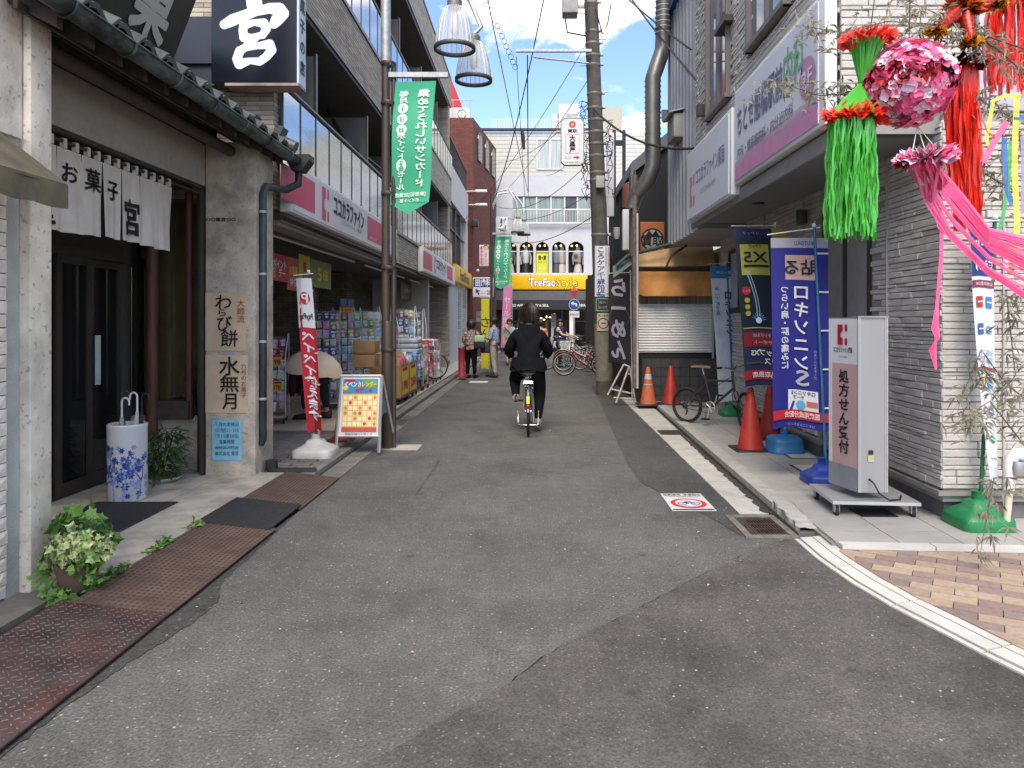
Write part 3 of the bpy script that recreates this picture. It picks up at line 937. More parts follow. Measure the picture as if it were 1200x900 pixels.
 # ================================================================ near left shop: white stone wall with olive awning
M_plas=mat('stained_plaster',(.56,.49,.40),.9,var=.14,scale=5,bump=.35,bscale=60,dirt=.75,dscale=3.5,dcol=(.13,.11,.085),speck=.35,speckc=(.12,.10,.08),sscale=34)
M_plasw=mat('pale_pitted_plaster',(.84,.76,.64),.85,var=.10,scale=7,bump=.35,bscale=50,dirt=.5,dscale=4,dcol=(.30,.25,.19),speck=.5,speckc=(.16,.14,.11),sscale=30)
M_lint=mat('lintel_plaster',(.42,.38,.33),.9,var=.14,scale=5,bump=.4,bscale=70,dirt=.6,dscale=5,dcol=(.16,.14,.12))
nb=thing('stone_wall','cream split stone wall with rendered edge at the far left','wall',(-3.0,3.6,0))
m=MB();m.box(-3.6,-2.86,1.2,3.97,0,2.55);m.build('wall_core',M_joint,nb)
m=MB();m.box(-3.6,-2.825,1.2,4.06,2.55,6.0);m.build('upper_wall',M_plasw,nb)
m=MB();m.box(-3.6,-2.85,3.972,4.075,0,2.56);m.build('rendered_edge',mat('green_grey_render',(.42,.43,.39),.95,var=.15,bump=.6,bscale=90),nb)
M_stone=mat('cream_split_stone',(.84,.76,.66),.85,var=.10,scale=12,bump=.6,bscale=60,rand=.07)
rr=random.Random(2)
def rough_block(lx,ly,lz,seed,amp=.004,face='+X'):
 r_=random.Random(seed);mb=MB();nu,nv=5,3
 def fn(u,v):
  e=(u in(0,1))or(v in(0,1))
  return(lx/2-(.006 if e else 0)+(0 if e else r_.uniform(-amp,amp)),-ly/2+u*ly,-lz/2+v*lz)
 mb.grid(fn,nu,nv,smooth=False)
 mb.add([(-lx/2,-ly/2,-lz/2),(-lx/2,ly/2,-lz/2),(-lx/2,ly/2,lz/2),(-lx/2,-ly/2,lz/2),
 (lx/2-.006,-ly/2,-lz/2),(lx/2-.006,ly/2,-lz/2),(lx/2-.006,ly/2,lz/2),(lx/2-.006,-ly/2,lz/2)],
 [(0,1,5,4),(1,2,6,5),(2,3,7,6),(3,0,4,7)])
 return mb
SB=[rough_block(.04,.196,.066,i).mesh('split_stone',M_stone)for i in range(5)]
for j in range(34):
 z=.10+j*.0725
 for i in range(5):
  y=3.87-i*.2-(j%2)*.1+.0
  piece('stone',rr.choice(SB),nb,(-2.857+rr.uniform(-.004,.006),y,z),rot=(0,0,rr.choice((0,0))+rr.uniform(-.01,.01)))
 if j%2:
  piece('stone',SB[0],nb,(-2.857,3.92,z),scale=(1,.5,1))
aw=thing('olive_awning','olive brown canvas awning with drooping valance at upper left edge','awning',(-2.65,3.0,2.1))
M_olive=mat('olive_canvas',(.115,.095,.07),.85,var=.25,scale=6,dirt=.3,dscale=5,dcol=(.3,.3,.08),bump=.2)
m=MB()
m.prism([(-2.82,3.9,2.54),(-2.47,3.9,2.27),(-2.47,3.9,2.255),(-2.82,3.9,2.525)],(0,-2.6,0))
m.build('canvas',M_olive,aw)
m=MB()
m.grid(lambda u,v:(-2.47+.006*math.sin(u*40),3.9-2.6*u,2.262-.12*v-(.012*abs(math.sin(u*30))if v==1 else 0)),60,3)
m.grid(lambda u,v:(-2.82+.35*u,3.9+.004,2.53-.27*u-.115*v-.05*(1-u)*v),8,3)
m.build('valance',M_olive,aw)
# ================================================================ sweet shop
sw=thing('sweet_shop','old Japanese sweet shop with tiled eave and deep dark doorway','shop',(-3.3,5.7,0))
M_wood=mat('dark_red_wood',(.095,.035,.022),.6,var=.35,scale=12,stretch=(1,1,.15),bump=.3)
M_bwood=mat('old_dark_wood',(.05,.036,.028),.7,var=.35,scale=12)
m=MB();m.bbox(-3.4,-2.79,4.08,4.26,0,4.2,.008);m.build('left_pillar',M_plasw,sw)
m=MB();m.bbox(-3.14,-2.665,7.02,7.5,0,3.25,.01);m.build('right_pillar',M_plas,sw)
m=MB();m.box(-3.36,-3.145,4.26,7.3,2.83,3.22);m.build('lintel',M_lint,sw)
m=MB();m.box(-3.20,-3.15,4.27,7.0,2.80,2.828);m.box(-3.30,-3.25,4.27,7.0,2.78,2.828);m.build('lintel_rail',M_bwood,sw)
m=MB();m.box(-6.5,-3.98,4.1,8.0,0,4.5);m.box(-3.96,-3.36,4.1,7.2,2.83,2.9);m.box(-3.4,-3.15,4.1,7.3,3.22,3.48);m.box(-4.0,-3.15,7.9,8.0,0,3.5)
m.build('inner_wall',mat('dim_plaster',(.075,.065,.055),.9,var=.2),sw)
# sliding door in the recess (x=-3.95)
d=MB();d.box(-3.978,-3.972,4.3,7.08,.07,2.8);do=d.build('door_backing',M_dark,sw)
M_dglass=mat('black_door_glass',(.012,.013,.013),.06,var=.1,spec=.7)
for(ya,yb,xx)in((4.32,6.02,-3.955),(6.04,6.52,-3.93),(6.50,7.04,-3.955)):
 d=MB()
 d.box(xx-.015,xx+.015,ya,ya+.07,.09,2.1);d.box(xx-.015,xx+.015,yb-.07,yb,.09,2.1)
 d.box(xx-.015,xx+.015,ya+.07,yb-.07,.09,.20);d.box(xx-.015,xx+.015,ya+.07,yb-.07,2.03,2.1)
 o=d.build('sliding_door',M_bronze,sw)
 g=MB();g.box(xx-.004,xx+.004,ya+.07,yb-.07,.20,2.03);g.build('pane',M_dglass,o)
d=MB();d.box(-3.99,-3.90,4.3,7.08,2.1,2.17);d.box(-3.99,-3.90,4.3,7.08,.065,.09);d.box(-3.985,-3.95,4.3,7.08,2.17,2.8);d.build('door_frame',M_bronze,sw)
d=MB();d.box(-3.914,-3.91,6.56,6.64,.98,1.42);d.build('handle_plate',mat('pale_green_label',(.50,.60,.55),.6),sw)
d=MB();d.box(-3.938,-3.934,6.16,6.28,1.12,1.20);d.build('door_sticker',flat('c9c4bf'),sw)
# display window in the return wall
m=MB();m.box(-3.96,-3.14,7.22,7.30,.06,.62);m.build('wall_under_window',M_plas,sw)
m=MB();m.cyl((-3.70,7.12,.42),(-3.70,7.12,2.8),.055,10);m.build('red_post',M_wood,sw)
m=MB();m.cyl((-3.36,7.16,.60),(-3.36,7.16,2.8),.035,10);m.build('red_post',M_wood,sw)
m=MB();m.box(-3.72,-3.34,7.10,7.26,.60,.78);m.build('window_sill',M_bwood,sw)
m=MB();m.box(-3.96,-3.14,7.60,7.61,.6,2.8);m.build('showcase_back',mat('ochre_paper_wall',(.42,.31,.16),.8,var=.2),sw)
m=MB();m.box(-3.3,-3.22,7.2,7.28,.06,2.8);m.box(-3.185,-3.15,7.0,7.06,.06,2.8);m.build('metal_channel',M_bronze,sw)
g=MB();g.box(-3.96,-3.3,7.235,7.24,.7,2.7);g.build('display_pane',glassmat('dim_glass',(.9,.92,.88),.04,.1),sw)
g=MB();g.sphere((-3.50,7.42,.98),.045,10,8,(1,1,1.4));g.lathe([(.03,0),(.05,.02),(.05,.06),(.02,.16)],(-3.50,7.42,.78),12);g.build('display_figurine',mat('figurine_pink',(.45,.3,.35),.4,var=.3,scale=30),sw)
m=MB();m.box(-3.62,-3.34,7.3,7.59,.70,.78);m.build('display_shelf',M_bwood,sw)
# roof: dark underside, rafters, beam, tiles, gutter
rz=lambda x:3.20+(-2.52-x)*.50
m=MB();m.prism([(-2.52,3.85,3.20),(-4.6,3.85,4.24),(-4.6,3.85,4.32),(-2.52,3.85,3.26)],(0,3.72,0));m.build('roof_deck',mat('dark_board',(.02,.017,.015),.9),sw)  # near-black boards, darker than the rafters
for i in range(13):
 y=3.95+i*.29
 m=MB();m.prism([(-2.56,y,3.20),(-3.5,y,3.67),(-3.5,y,3.59),(-2.56,y,3.12)],(0,.05,0));m.build('rafter',M_bwood,sw)
for x in(-2.72,-2.95):
 m=MB();m.box(x-.012,x+.012,3.86,7.56,rz(x)-.115,rz(x)-.07);m.build('batten',M_bwood,sw)
m=MB();m.cyl((-2.90,3.9,3.16),(-2.90,7.3,3.16),.05,12);m.build('eave_beam',mat('brown_beam',(.06,.042,.032),.7,var=.3,scale=8),sw)
M_kaw=mat('grey_roof_tile',(.065,.07,.068),.45,var=.35,scale=9,bump=.2,dirt=.5,dscale=6,dcol=(.22,.25,.22))
tm=MB()
def kawara(u,v):
 y=-.145+.29*u
 z=.028*math.sin(u*2*math.pi*.95+.4)+(.035 if u>.82 else 0)
 return(-.0-.30*v,y,z+.30*v*.0)
tm.grid(kawara,10,2)
tm.grid(lambda u,v:(0.0,-.145+.29*u,kawara(u,0)[2]-.035*v),10,1)
KM=tm.mesh('roof_tile',M_kaw)
for j in range(6):
 for i in range(13):
  x=-2.50-j*.235
  piece('roof_tile',KM,sw,(x,4.0+i*.29,rz(x)+.14),rot=(0,R(25),0))
m=MB()
m.tube([(-2.47,7.60,3.33),(-2.9,7.60,3.52),(-3.3,7.60,3.75),(-3.9,7.58,4.02)],.065,10)
m.build('verge_ridge',M_kaw,sw)
for i in range(5):piece('ridge_cap',unit_box('grey_roof_tile'),sw,(-2.62-i*.28,7.6,3.47+i*.128),rot=(0,R(24),0),scale=(.05,.16,.14))
M_cop=mat('patina_copper',(.03,.034,.032),.5,metal=.35,var=.5,scale=7,dirt=.7,dscale=7,dcol=(.19,.25,.23),stretch=(1,.5,1))
def gut(u,v):
 a=math.pi*(1.0*v)-math.pi/2*0
 return(-2.485+.06*math.cos(a),3.7+3.92*u,3.235-.075*math.sin(a)-.01*u)
m=MB();m.grid(gut,12,8);m.tube([(-2.425,3.7,3.236),(-2.425,7.62,3.226)],.009,6);gt=m.build('gutter',M_cop,sw)
for i in range(7):
 y=3.9+i*.58
 m=MB();m.tube([(-2.485+.066*math.cos(a),y,3.235-.083*math.sin(a))for a in[math.pi*t/8 for t in range(9)]],.010,6);m.build('gutter_joint',M_cop,gt)
m=MB();m.prism([(-2.58,7.62,3.27),(-2.34,7.62,3.27),(-2.34,7.62,3.21),(-2.42,7.62,3.10),(-2.52,7.62,3.10),(-2.58,7.62,3.21)],(0,.18,0));m.build('rain_hopper',mat('black_green_iron',(.016,.02,.019),.5,var=.4,scale=8,dirt=.3,dcol=(.2,.28,.26)),sw)
m=MB();m.tube([(-2.47,7.7,3.12),(-2.47,7.68,2.97),(-2.54,7.5,2.88),(-2.63,7.2,2.86),(-2.635,7.13,2.78),(-2.635,7.13,.40),(-2.66,7.13,.36)],.038,10);m.build('downpipe',MATS['black_green_iron'],sw)
for z in(.8,1.35,2.0,2.6):
 m=MB();m.lathe([(.045,-.012),(.047,0),(.045,.012)],(-2.635,7.13,z),10);m.build('pipe_band',M_galv,sw)
 # elbow on the ground
t=thing('drain_elbow','black rubber elbow pipe lying beside the pillar foot','pipe',(-2.4,7.3,0))
m=MB();m.tube([(-2.58,7.22,.19),(-2.58,7.22,.11),(-2.56,7.22,.075),(-2.50,7.24,.065),(-2.17,7.30,.055)],[.055,.058,.055,.048,.046],12);m.build('elbow',M_rubber,t)
# notices on the right pillar
def notice(name,label,x0,x1,z0,z1,m_,y=7.018):
 t=thing(name,label,'notice',((x0+x1)/2,y,z0))
 mb=MB();rr_=random.Random(int(z0*100))
 mb.grid(lambda u,v:(x0+(x1-x0)*u,y-.003-.004*abs(math.sin(u*5+v*7+z0)),z0+(z1-z0)*v),8,10)
 mb.build('paper',m_,t);return t
ink=flat('14110f');redink=flat('9a3b35');
M_kraft=mat('kraft_paper',(.60,.46,.30),.8,var=.08,scale=8)
xa,xb=gx(240,7.0),gx(288,7.0)
hh=lambda py:hz(py,7.0)
t=notice('paper_notice','tan paper notice reading warabi mochi on the pillar',xa,xb,hh(411),hh(343),M_kraft)
S_,n_=plane_xz(gx(264,7),7.008,hh(377));pr=Print(S_,n_)
pr.text('わ',-.02,.185,.16,ink,heavy=.01,w=.15).text('ら',-.03,.085,.08,ink,heavy=.01,w=.07).text('び',-.01,-.02,.16,ink,heavy=.01,w=.14).text('餅',.035,-.16,.17,ink,heavy=.01,w=.16)
pr.text('大師流',.145,.10,.075,redink,vert=True,bold=.0).build(t)
t=notice('paper_notice','tan paper notice reading minazuki below the warabi mochi notice',gx(240,7),gx(290,7),hh(484),hh(416),M_kraft)
S_,n_=plane_xz(gx(265,7),7.008,hh(450));pr=Print(S_,n_)
pr.text('水',.03,.165,.19,ink,heavy=.014,w=.19).text('無',.03,.0,.17,ink,heavy=.01,w=.18).text('月',.03,-.165,.17,ink,heavy=.014,w=.13)
pr.text('六月のお菓子',.165,.03,.055,redink,vert=True,bold=.0).build(t)
t=notice('paper_notice','light blue handwritten paper notice lowest on the pillar',gx(248,7),gx(283,7),hh(540),hh(492),mat('blue_paper',(.22,.50,.66),.8,var=.08))
S_,n_=plane_xz(gx(265.5,7),7.008,hh(516));pr=Print(S_,n_)
for i,s_ in enumerate(['７月の定休日','３日７日(月)２１・２８日','７月３０(第５の日)','営業時間','AM9:00-PM7:00','株式会社 重宮']):
 pr.text(s_,0,.15-i*.055,.042,ink,w=.22 if len(s_)>4 else .14)
pr.build(t)
t=thing('scribble','small black marks written high on the shop pillar','writing',(gx(258,7),7.018,hh(258)))
pr=Print(*plane_xz(gx(258,7),7.019,hh(257)));pr.text('○○重宮○○',0,0,.04,ink,w=.28,bold=.02).build(t)
# noren curtain
nr=thing('noren_curtain','white cotton noren curtain with black brush letters over the doorway','shop curtain',(-3.2,5.5,2.1))
M_cot=mat('aged_cotton',(.66,.60,.52),.85,var=.07,scale=5,bump=.15,dirt=.2,dscale=3,dcol=(.4,.33,.25))
m=MB();m.cyl((-3.2,4.3,2.765),(-3.2,7.0,2.765),.013,8);m.build('rod',M_bwood,nr)
edges=[4.40,4.67,4.935,5.205,5.455,5.71,5.97,6.24,6.50]
letters={1:('重',2.30,.26),2:('お',2.56,.15),3:('菓',2.56,.17),4:('子',2.53,.16),5:('宮',2.36,.30)}
for i in range(8):
 a,b=edges[i]+.004,edges[i+1]-.004
 ph=i*1.7
 def surf(y,z,a=a,b=b,ph=ph):
  u=(y-a)/(b-a);v=(2.72-z)/.56
  return(-3.2+.022*v*math.sin(u*5+ph)+.012*math.sin(u*12+ph*2)*v,y,z)
 m=MB();m.grid(lambda u,v:surf(a+(b-a)*u,2.72-(.555+.012*math.sin(i))*v),10,8)
 for q in(.25,.75):
  yy=a+(b-a)*q
  m.box(-3.216,-3.184,yy-.016,yy+.016,2.72,2.785)
 o=m.build('curtain_strip',M_cot,nr)
 if i in letters:
  ch,z,h=letters[i]
  pr=Print(lambda p,q,c=(a+b)/2,z=z:surf(c+p,z+q),(1,0,0),.003)
  pr.text(ch,0,0,h,ink,heavy=.02,w=min(.19,h));pr.build(o,'brush_letter')
  # signs over the eave
sg=thing('black_shop_sign','black box sign with one large white brush character','sign',(-2.9,7.7,4.0))
M_blk=mat('gloss_black_sign',(.006,.008,.014),.25,var=.1)
m=MB();m.bbox(-3.34,-2.46,7.60,7.84,4.0,6.2,.01);m.build('box',M_blk,sg)
m=MB();m.box(-2.459,-2.44,7.605,7.835,4.0,6.2);m.build('side_panel',mat('sign_side_blue_white',(.55,.62,.75),.5),sg)
m=MB();m.box(-3.2,-2.44,7.60,7.84,3.97,3.998);m.build('base_trim',mat('sign_base_pink',(.30,.22,.21),.6,var=.4,scale=5),sg)
pr=Print(*plane_xz(-2.89,7.60,4.56));qx=lambda a:gx(100+a/4.444,7.6)+2.89
qz=lambda b:hz(b/4.444,7.6)-4.56
for n_s,st_ in enumerate(([(725,128,50),(770,105,64),(850,70,50)],[(868,-70,50),(876,-20,80),(882,26,84)],[(830,100,24),(890,62,46),(960,44,56),(1010,50,70),(1030,72,64),(1000,104,66),(984,126,50)],
 [(828,132,50),(880,118,34),(930,122,50),(944,152,48),(925,184,40),(870,196,34),(828,196,50),(822,160,46),(828,132,50)],[(880,200,50),(850,225,44),(836,250,40)],
 [(806,268,50),(830,250,40),(900,240,36),(960,232,52),(972,262,50),(945,296,46),(910,322,44),(860,318,34),(805,334,56),(792,308,50),(806,268,50)])):
 fs_=[]
 for i in range(len(st_)-1):
  (a,b,c),(d,e,f)=st_[i],st_[i+1];fs_+=[(a+(d-a)*t/5,b+(e-b)*t/5,c+(f-c)*t/5)for t in range(5)]
 fs_.append(st_[-1])
 for i,(a,b,c)in enumerate(fs_):pr.disc(qx(a),qz(b),c/2/4.444*7.6/F,flat('dcdcda',.4),2+n_s*.3+i*.03,20)
pr.build(sg)
pr=Print(lambda a,b:(-2.44,7.72+a,b),(1,0,0))
pr.text('お菓子の店',0,4.62,.16,blk,vert=True,bold=.03,gap=1.35).build(sg,'side_lettering')
sb=thing('brown_roof_board','dark brown board with a white brush character on the tiled roof','sign',(-3.2,5.8,3.5))
lean=lambda z:-3.30+(z-3.75)*.38
m=MB();m.prism([(lean(3.6),6.62,3.6),(lean(5.0),6.62,5.0),(lean(5.0)-.05,6.62,5.0),(lean(3.6)-.05,6.62,3.6)],(0,-1.9,0));m.build('board',mat('brown_black_board',(.022,.016,.013),.6,var=.3),sb)
pr=Print(lambda a,b:(lean(4.18+b),6.08+a,4.18+b),(1,0,0),.004)
pr.text('菓',.02,0,.62,flat('b3aea4'),w=.5,heavy=.03).text('お',-.75,.1,.6,flat('b3aea4'),w=.5,heavy=.03).build(sb)
m=MB();m.box(-4.2,-3.35,7.66,7.80,4.22,4.70);m.box(-4.2,-3.35,7.70,7.74,4.0,4.22);m.build('mounting_box',mat('navy_box',(.010,.014,.03),.5),sg)
# umbrella stand
us=thing('umbrella_stand','white porcelain cylinder stand painted with blue trees and flowers','umbrella stand',(-3.36,6.08,.085))
r0=.15;c0=(-3.36,6.08,.085)
M_porc=mat('porcelain',(.62,.64,.66),.12,var=.03)
m=MB();m.lathe([(.001,.01),(.14,0),(r0,.01),(r0,.60),(r0+.004,.615),(r0-.006,.625),(r0-.014,.61),(r0-.014,.08),(.001,.08)],c0,36);m.build('vase_body',M_porc,us)
cb1=mat('cobalt_blue',(.035,.06,.30),.2,var=.5,scale=50);cb2=mat('pale_cobalt',(.22,.29,.52),.2,var=.3,scale=50)
pr=Print(lambda a,b:(c0[0]+(r0+.001)*math.cos(a/r0-math.pi/2),c0[1]+(r0+.001)*math.sin(a/r0-math.pi/2),c0[2]+b),(0,0,0),0)
pr.surf=lambda a,b:(c0[0]+(r0+.0014)*math.cos(a/r0-math.pi/2),c0[1]+(r0+.0014)*math.sin(a/r0-math.pi/2),c0[2]+b)
rr=random.Random(4)
def limb(x,y,ang,L,w,dep):
 for k in range(5):
  x2=x+math.cos(ang)*L/5;y2=y+math.sin(ang)*L/5
  pr.line(x,y,x2,y2,w*(1-k*.1),cb1 if dep else cb2);x,y=x2,y2;ang+=rr.uniform(-.25,.25)
 if dep<2:
  for s_ in(-1,1):limb(x,y,ang+s_*rr.uniform(.3,.8),L*.6,w*.55,dep+1)
 else:
  for q in range(6):
   fx,fy=x+rr.gauss(0,.022),y+rr.gauss(0,.02);rad=rr.uniform(.008,.017)
   pts=[(fx+rad*(1+.4*math.cos(5*t))*math.cos(t),fy+rad*(1+.4*math.cos(5*t))*math.sin(t))for t in[2*math.pi*i/20 for i in range(20)]]
   pr.poly(pts,rr.choice((cb1,cb1,cb2)))
for bx in(-.20,-.11,-.03,.04,.15,.30,-.33):limb(bx,.012,math.pi/2+rr.uniform(-.3,.3),rr.uniform(.12,.24),.022,0)
for q in range(34):
 fx,fy=rr.uniform(-.26,.26),rr.uniform(.05,.47);rad=rr.uniform(.016,.03)
 pr.poly([(fx+rad*(1+.3*math.cos(6*t))*math.cos(t),fy+rad*(1+.3*math.cos(6*t))*math.sin(t))for t in[2*math.pi*i/30 for i in range(30)]],rr.choice((cb1,cb2)),lv=1)
pr.surf=(lambda f:f)(pr.surf)
o=pr.build(us,'painted_pattern')
def hook_umbrella(name,label,x,y,lean_,mcol,mh,hgt,dirx=1):
 t=thing(name,label,'umbrella',(x,y,.17))
 m=MB();top=Vector((x+lean_,y,.085+hgt))
 m.tube([(x,y,.2),(x+lean_*.6,y,.085+hgt*.6),top-Vector((0,0,.15))],[.012,.035,.012],8);m.build('folded_canopy',mcol,t)
 m=MB();pts=[top-Vector((0,0,.16)),top-Vector((0,0,.03))]+[top+Vector((dirx*(.03-.03*math.cos(a)),0,-.03+.035*math.sin(a)))for a in[math.pi*k/8 for k in range(1,9)]]+[top+Vector((dirx*.06,0,-.055))]
 m.tube(pts,.008,8);m.build('handle',mh,t)
M_wp=mat('white_plastic',(.70,.70,.68),.35,var=.04)
hook_umbrella('closed_umbrella','white umbrella with hooked white handle at the middle of the stand',-3.38,6.05,-.01,mat('striped_grey',(.35,.35,.35),.5,var=.8,scale=60),M_wp,.83)
hook_umbrella('closed_umbrella','umbrella with white handle leaning right in the porcelain stand',-3.33,6.08,.05,mat('clear_vinyl',(.5,.5,.5),.3),M_wp,.87,-1)
hook_umbrella('closed_umbrella','black umbrella with dark crook handle at the rear left of the stand',-3.41,6.12,-.02,M_black,M_bwood,.88)
hook_umbrella('closed_umbrella','black umbrella with crook handle turned right beyond the stand rim',-3.32,6.13,.05,M_black,M_black,.86)
# plant behind the stand
pp=thing('potted_plant','dark leafy plant in a round ceramic bowl behind the umbrella stand','plant',(-3.42,6.75,.085))
m=MB();m.lathe([(.001,0),(.13,0),(.17,.035),(.175,.045),(.16,.04),(.001,.035)],(-3.42,6.75,.086),24);m.build('bowl',mat('grey_ceramic',(.42,.42,.38),.5),pp)
m=MB();m.sphere((-3.42,6.75,.11),.14,12,6,(1,1,.5));m.build('moss_soil',mat('moss',(.10,.08,.04),.95,var=.5,scale=40,bump=1),pp)
rr=random.Random(31)
def blade_cloud(c,n,rad,hgt,size,r_,droop=.5):
 mb=MB()
 for _ in range(n):
  a=r_.uniform(0,2*math.pi);q=rad*math.sqrt(r_.random());h=hgt*r_.random()
  p=Vector(c)+Vector((q*math.cos(a),q*math.sin(a),h))
  d=Vector((math.cos(a)+r_.gauss(0,.5),math.sin(a)+r_.gauss(0,.5),r_.uniform(-.6,.7))).normalized()
  s=size*r_.uniform(.6,1.2);w=d.cross(Vector((0,0,1))).normalized()*s*.11
  tip=p+d*s-Vector((0,0,s*droop*.5));mid=p+d*s*.5
  mb.add([p,mid+w,tip,mid-w,mid+Vector((0,0,-s*.04))],[(0,1,4),(1,2,4),(2,3,4),(3,0,4)])
 return mb
m=blade_cloud((-3.42,6.75,.14),520,.17,.42,.12,rr);o=m.build('leaves',M_leafd,pp);o['kind']='stuff'
m=MB()
for i in range(9):
 a=i*.7;m.tube([(-3.42,6.75,.1),(-3.42+.1*math.cos(a),6.75+.1*math.sin(a),.5)],.004,5)
m.build('stems',M_bwood,pp)
# ivy pot at the near step
iv=thing('ivy_pot','brown clay pot overflowing with variegated ivy beside the pillar','plant',(-2.53,4.08,.04))
m=MB();m.lathe([(.001,.0),(.075,0),(.10,.10),(.115,.17),(.118,.185),(.105,.185),(.10,.17),(.001,.165)],(-2.53,4.08,.045),26);m.build('pot',mat('brown_clay',(.15,.10,.07),.7,var=.3,scale=8,dirt=.4,dscale=8,dcol=(.06,.07,.04)),iv)
def lobed_leaf(mb,p,d,up,s,fold=.25):
 d=d.normalized();w=d.cross(up).normalized();n_=w.cross(d)
 prof=[(0,0),(.18,.30),(.10,.52),(.42,.36),(.55,.50),(.66,.22),(1.0,0)]
 pts=[p+d*a*s+w*b*s+n_*abs(b)*s*fold for a,b in prof]+[p+d*a*s-w*b*s+n_*abs(b)*s*fold for a,b in prof[-2:0:-1]]
 c=p+d*.45*s
 k=len(pts)
 mb.add(pts+[c],[(i,(i+1)%k,k)for i in range(k)])
def foliage(c,n,rad,size,r_,sq=.8,low=-.3):
 mb=MB()
 for _ in range(n):
  while True:
   v=Vector((r_.gauss(0,1),r_.gauss(0,1),r_.gauss(0,1))).normalized()
   if v.z>low:break
  q=rad*r_.uniform(.72,1.05)
  p=Vector(c)+Vector((v.x*q,v.y*q,v.z*q*sq))
  out=(v+Vector((r_.gauss(0,.5),r_.gauss(0,.5),r_.gauss(0,.4)))).normalized()
  d=out.cross(Vector((r_.gauss(0,1),r_.gauss(0,1),r_.gauss(0,1)))).normalized()
  d=(d+Vector((0,0,-.5))+out*.2).normalized()
  lobed_leaf(mb,p,d,out,size*r_.uniform(.6,1.25))
 return mb
rr=random.Random(77)
o=foliage((-2.48,4.03,.31),520,.135,.055,rr,.75).build('pale_ivy_leaves',mat('variegated_leaf',(.33,.40,.17),.55,var=.75,scale=38),iv);o['kind']='stuff'
o=foliage((-2.52,4.10,.30),300,.14,.055,rr,.8).build('green_ivy_leaves',M_leaf,iv);o['kind']='stuff'
o=foliage((-2.60,4.20,.40),70,.10,.08,rr,.8).build('broad_leaves',mat('bright_leaf',(.09,.20,.03),.5,var=.3,scale=20),iv);o['kind']='stuff'
def trail():
 a=rr.choice(((-2.60,3.98,.10),(-2.52,3.98,.08),(-2.66,4.0,.2),(-2.40,4.0,.22),(-2.44,3.95,.3)))
 return(a[0]+rr.gauss(0,.03),a[1]+rr.gauss(0,.03),a[2]+rr.gauss(0,.05))
m=MB()
for _ in range(160):
 p=Vector(trail());lobed_leaf(m,p,Vector((rr.gauss(0,1),rr.gauss(0,1),-.6)),Vector((rr.gauss(0,.4),-1,.5)),.04*rr.uniform(.7,1.3))
o=m.build('trailing_leaves',M_leaf,iv);o['kind']='stuff'
o=foliage((-2.50,4.08,.34),200,.14,.06,rr,.8).build('inner_leaves',M_leafd,iv);o['kind']='stuff'
# ================================================================ chemist's building (left, beige brick tile, balconies)
XF=-2.75
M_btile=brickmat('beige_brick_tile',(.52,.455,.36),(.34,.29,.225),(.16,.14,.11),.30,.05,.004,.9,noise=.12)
M_soff=mat('balcony_soffit',(.12,.112,.10),.8,var=.1)
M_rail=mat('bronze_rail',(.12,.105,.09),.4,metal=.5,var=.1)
M_fglass=glassmat('balcony_glass',(.66,.78,.76),.30,.40,.10)
M_panel=mat('grey_partition',(.17,.165,.155),.7,var=.08)
ch=thing('chemist_building','beige tiled block with glass balconies above the drugstore signs','building',(-4.5,16,0))
m=MB();m.box(-9,-4.35,8.0,23.8,2.7,11.5);m.build('back_wall',M_btile,ch)
m=MB();m.box(-9,-2.80,7.90,8.06,2.75,11.5);m.build('side_wall',M_btile,ch)
m=MB();m.box(-4.6,-2.78,23.4,23.82,0,9.3);m.build('end_wall',M_btile,ch)
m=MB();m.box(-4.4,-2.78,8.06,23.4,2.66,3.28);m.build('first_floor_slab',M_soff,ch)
# fascia band under the first balcony
m=MB();m.box(-2.79,XF,13.95,17.2,2.70,3.27);m.build('tiled_fascia',M_btile,ch)
m=MB();m.box(-2.83,XF+.03,7.95,23.9,3.272,3.33);m.build('ledge',M_rail,ch)
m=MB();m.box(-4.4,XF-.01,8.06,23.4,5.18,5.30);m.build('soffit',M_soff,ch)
m=MB();m.box(-2.95,XF,7.95,23.9,5.28,6.10);m.build('balcony_wall',M_btile,ch)
m=MB();m.box(-2.97,XF+.025,7.94,23.95,6.10,6.16);m.box(-2.80,XF+.015,7.94,23.93,5.235,5.279);m.build('coping',M_rail,ch)
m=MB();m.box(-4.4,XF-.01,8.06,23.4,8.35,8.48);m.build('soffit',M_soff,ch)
m=MB();m.box(-2.95,XF,7.95,23.9,8.48,9.35);m.build('balcony_wall',M_btile,ch)
m=MB();m.box(-2.97,XF+.02,7.94,23.92,9.35,9.41);m.box(-2.80,XF+.015,7.94,23.93,8.44,8.479);m.build('coping',M_rail,ch)
for(z0,z1)in((3.33,4.08),(6.16,6.92)):
 m=MB();m.tube([(XF,8.0,z1+.04),(XF,23.85,z1+.04)],.028,8);m.build('handrail',M_rail,ch)
 m=MB();m.tube([(XF-.10,8.0,z1+.13),(XF-.10,23.85,z1+.13)],.018,6);m.build('upper_rail',M_rail,ch)
 m=MB();m.box(-.012,.012,-.012,.012,0,z1-z0);pm=m.mesh('post',M_rail)
 m=MB();m.box(-.004,.004,.018,.582,.0,z1-z0-.02);gm=m.mesh('glass_panel',M_fglass)
 for i in range(27):
  y=8.02+i*.6
  if y>23.7:break
  piece('post',pm,ch,(XF,y,z0));piece('glass_panel',gm,ch,(XF,y,z0+.01))
pm=unit_box('grey_partition')
for(z,h)in((3.33,1.55),(6.2,1.5)):
 for y in(9.45,12.3,15.2,18.1,21.0):
  o=piece('partition',pm,ch,(-3.25,y,z+h/2+.05),scale=(.85,.03,h))
  m=MB();m.box(-2.83,-2.80,y-.03,y+.03,z,z+h+.08);m.build('partition_post',M_rail,ch)
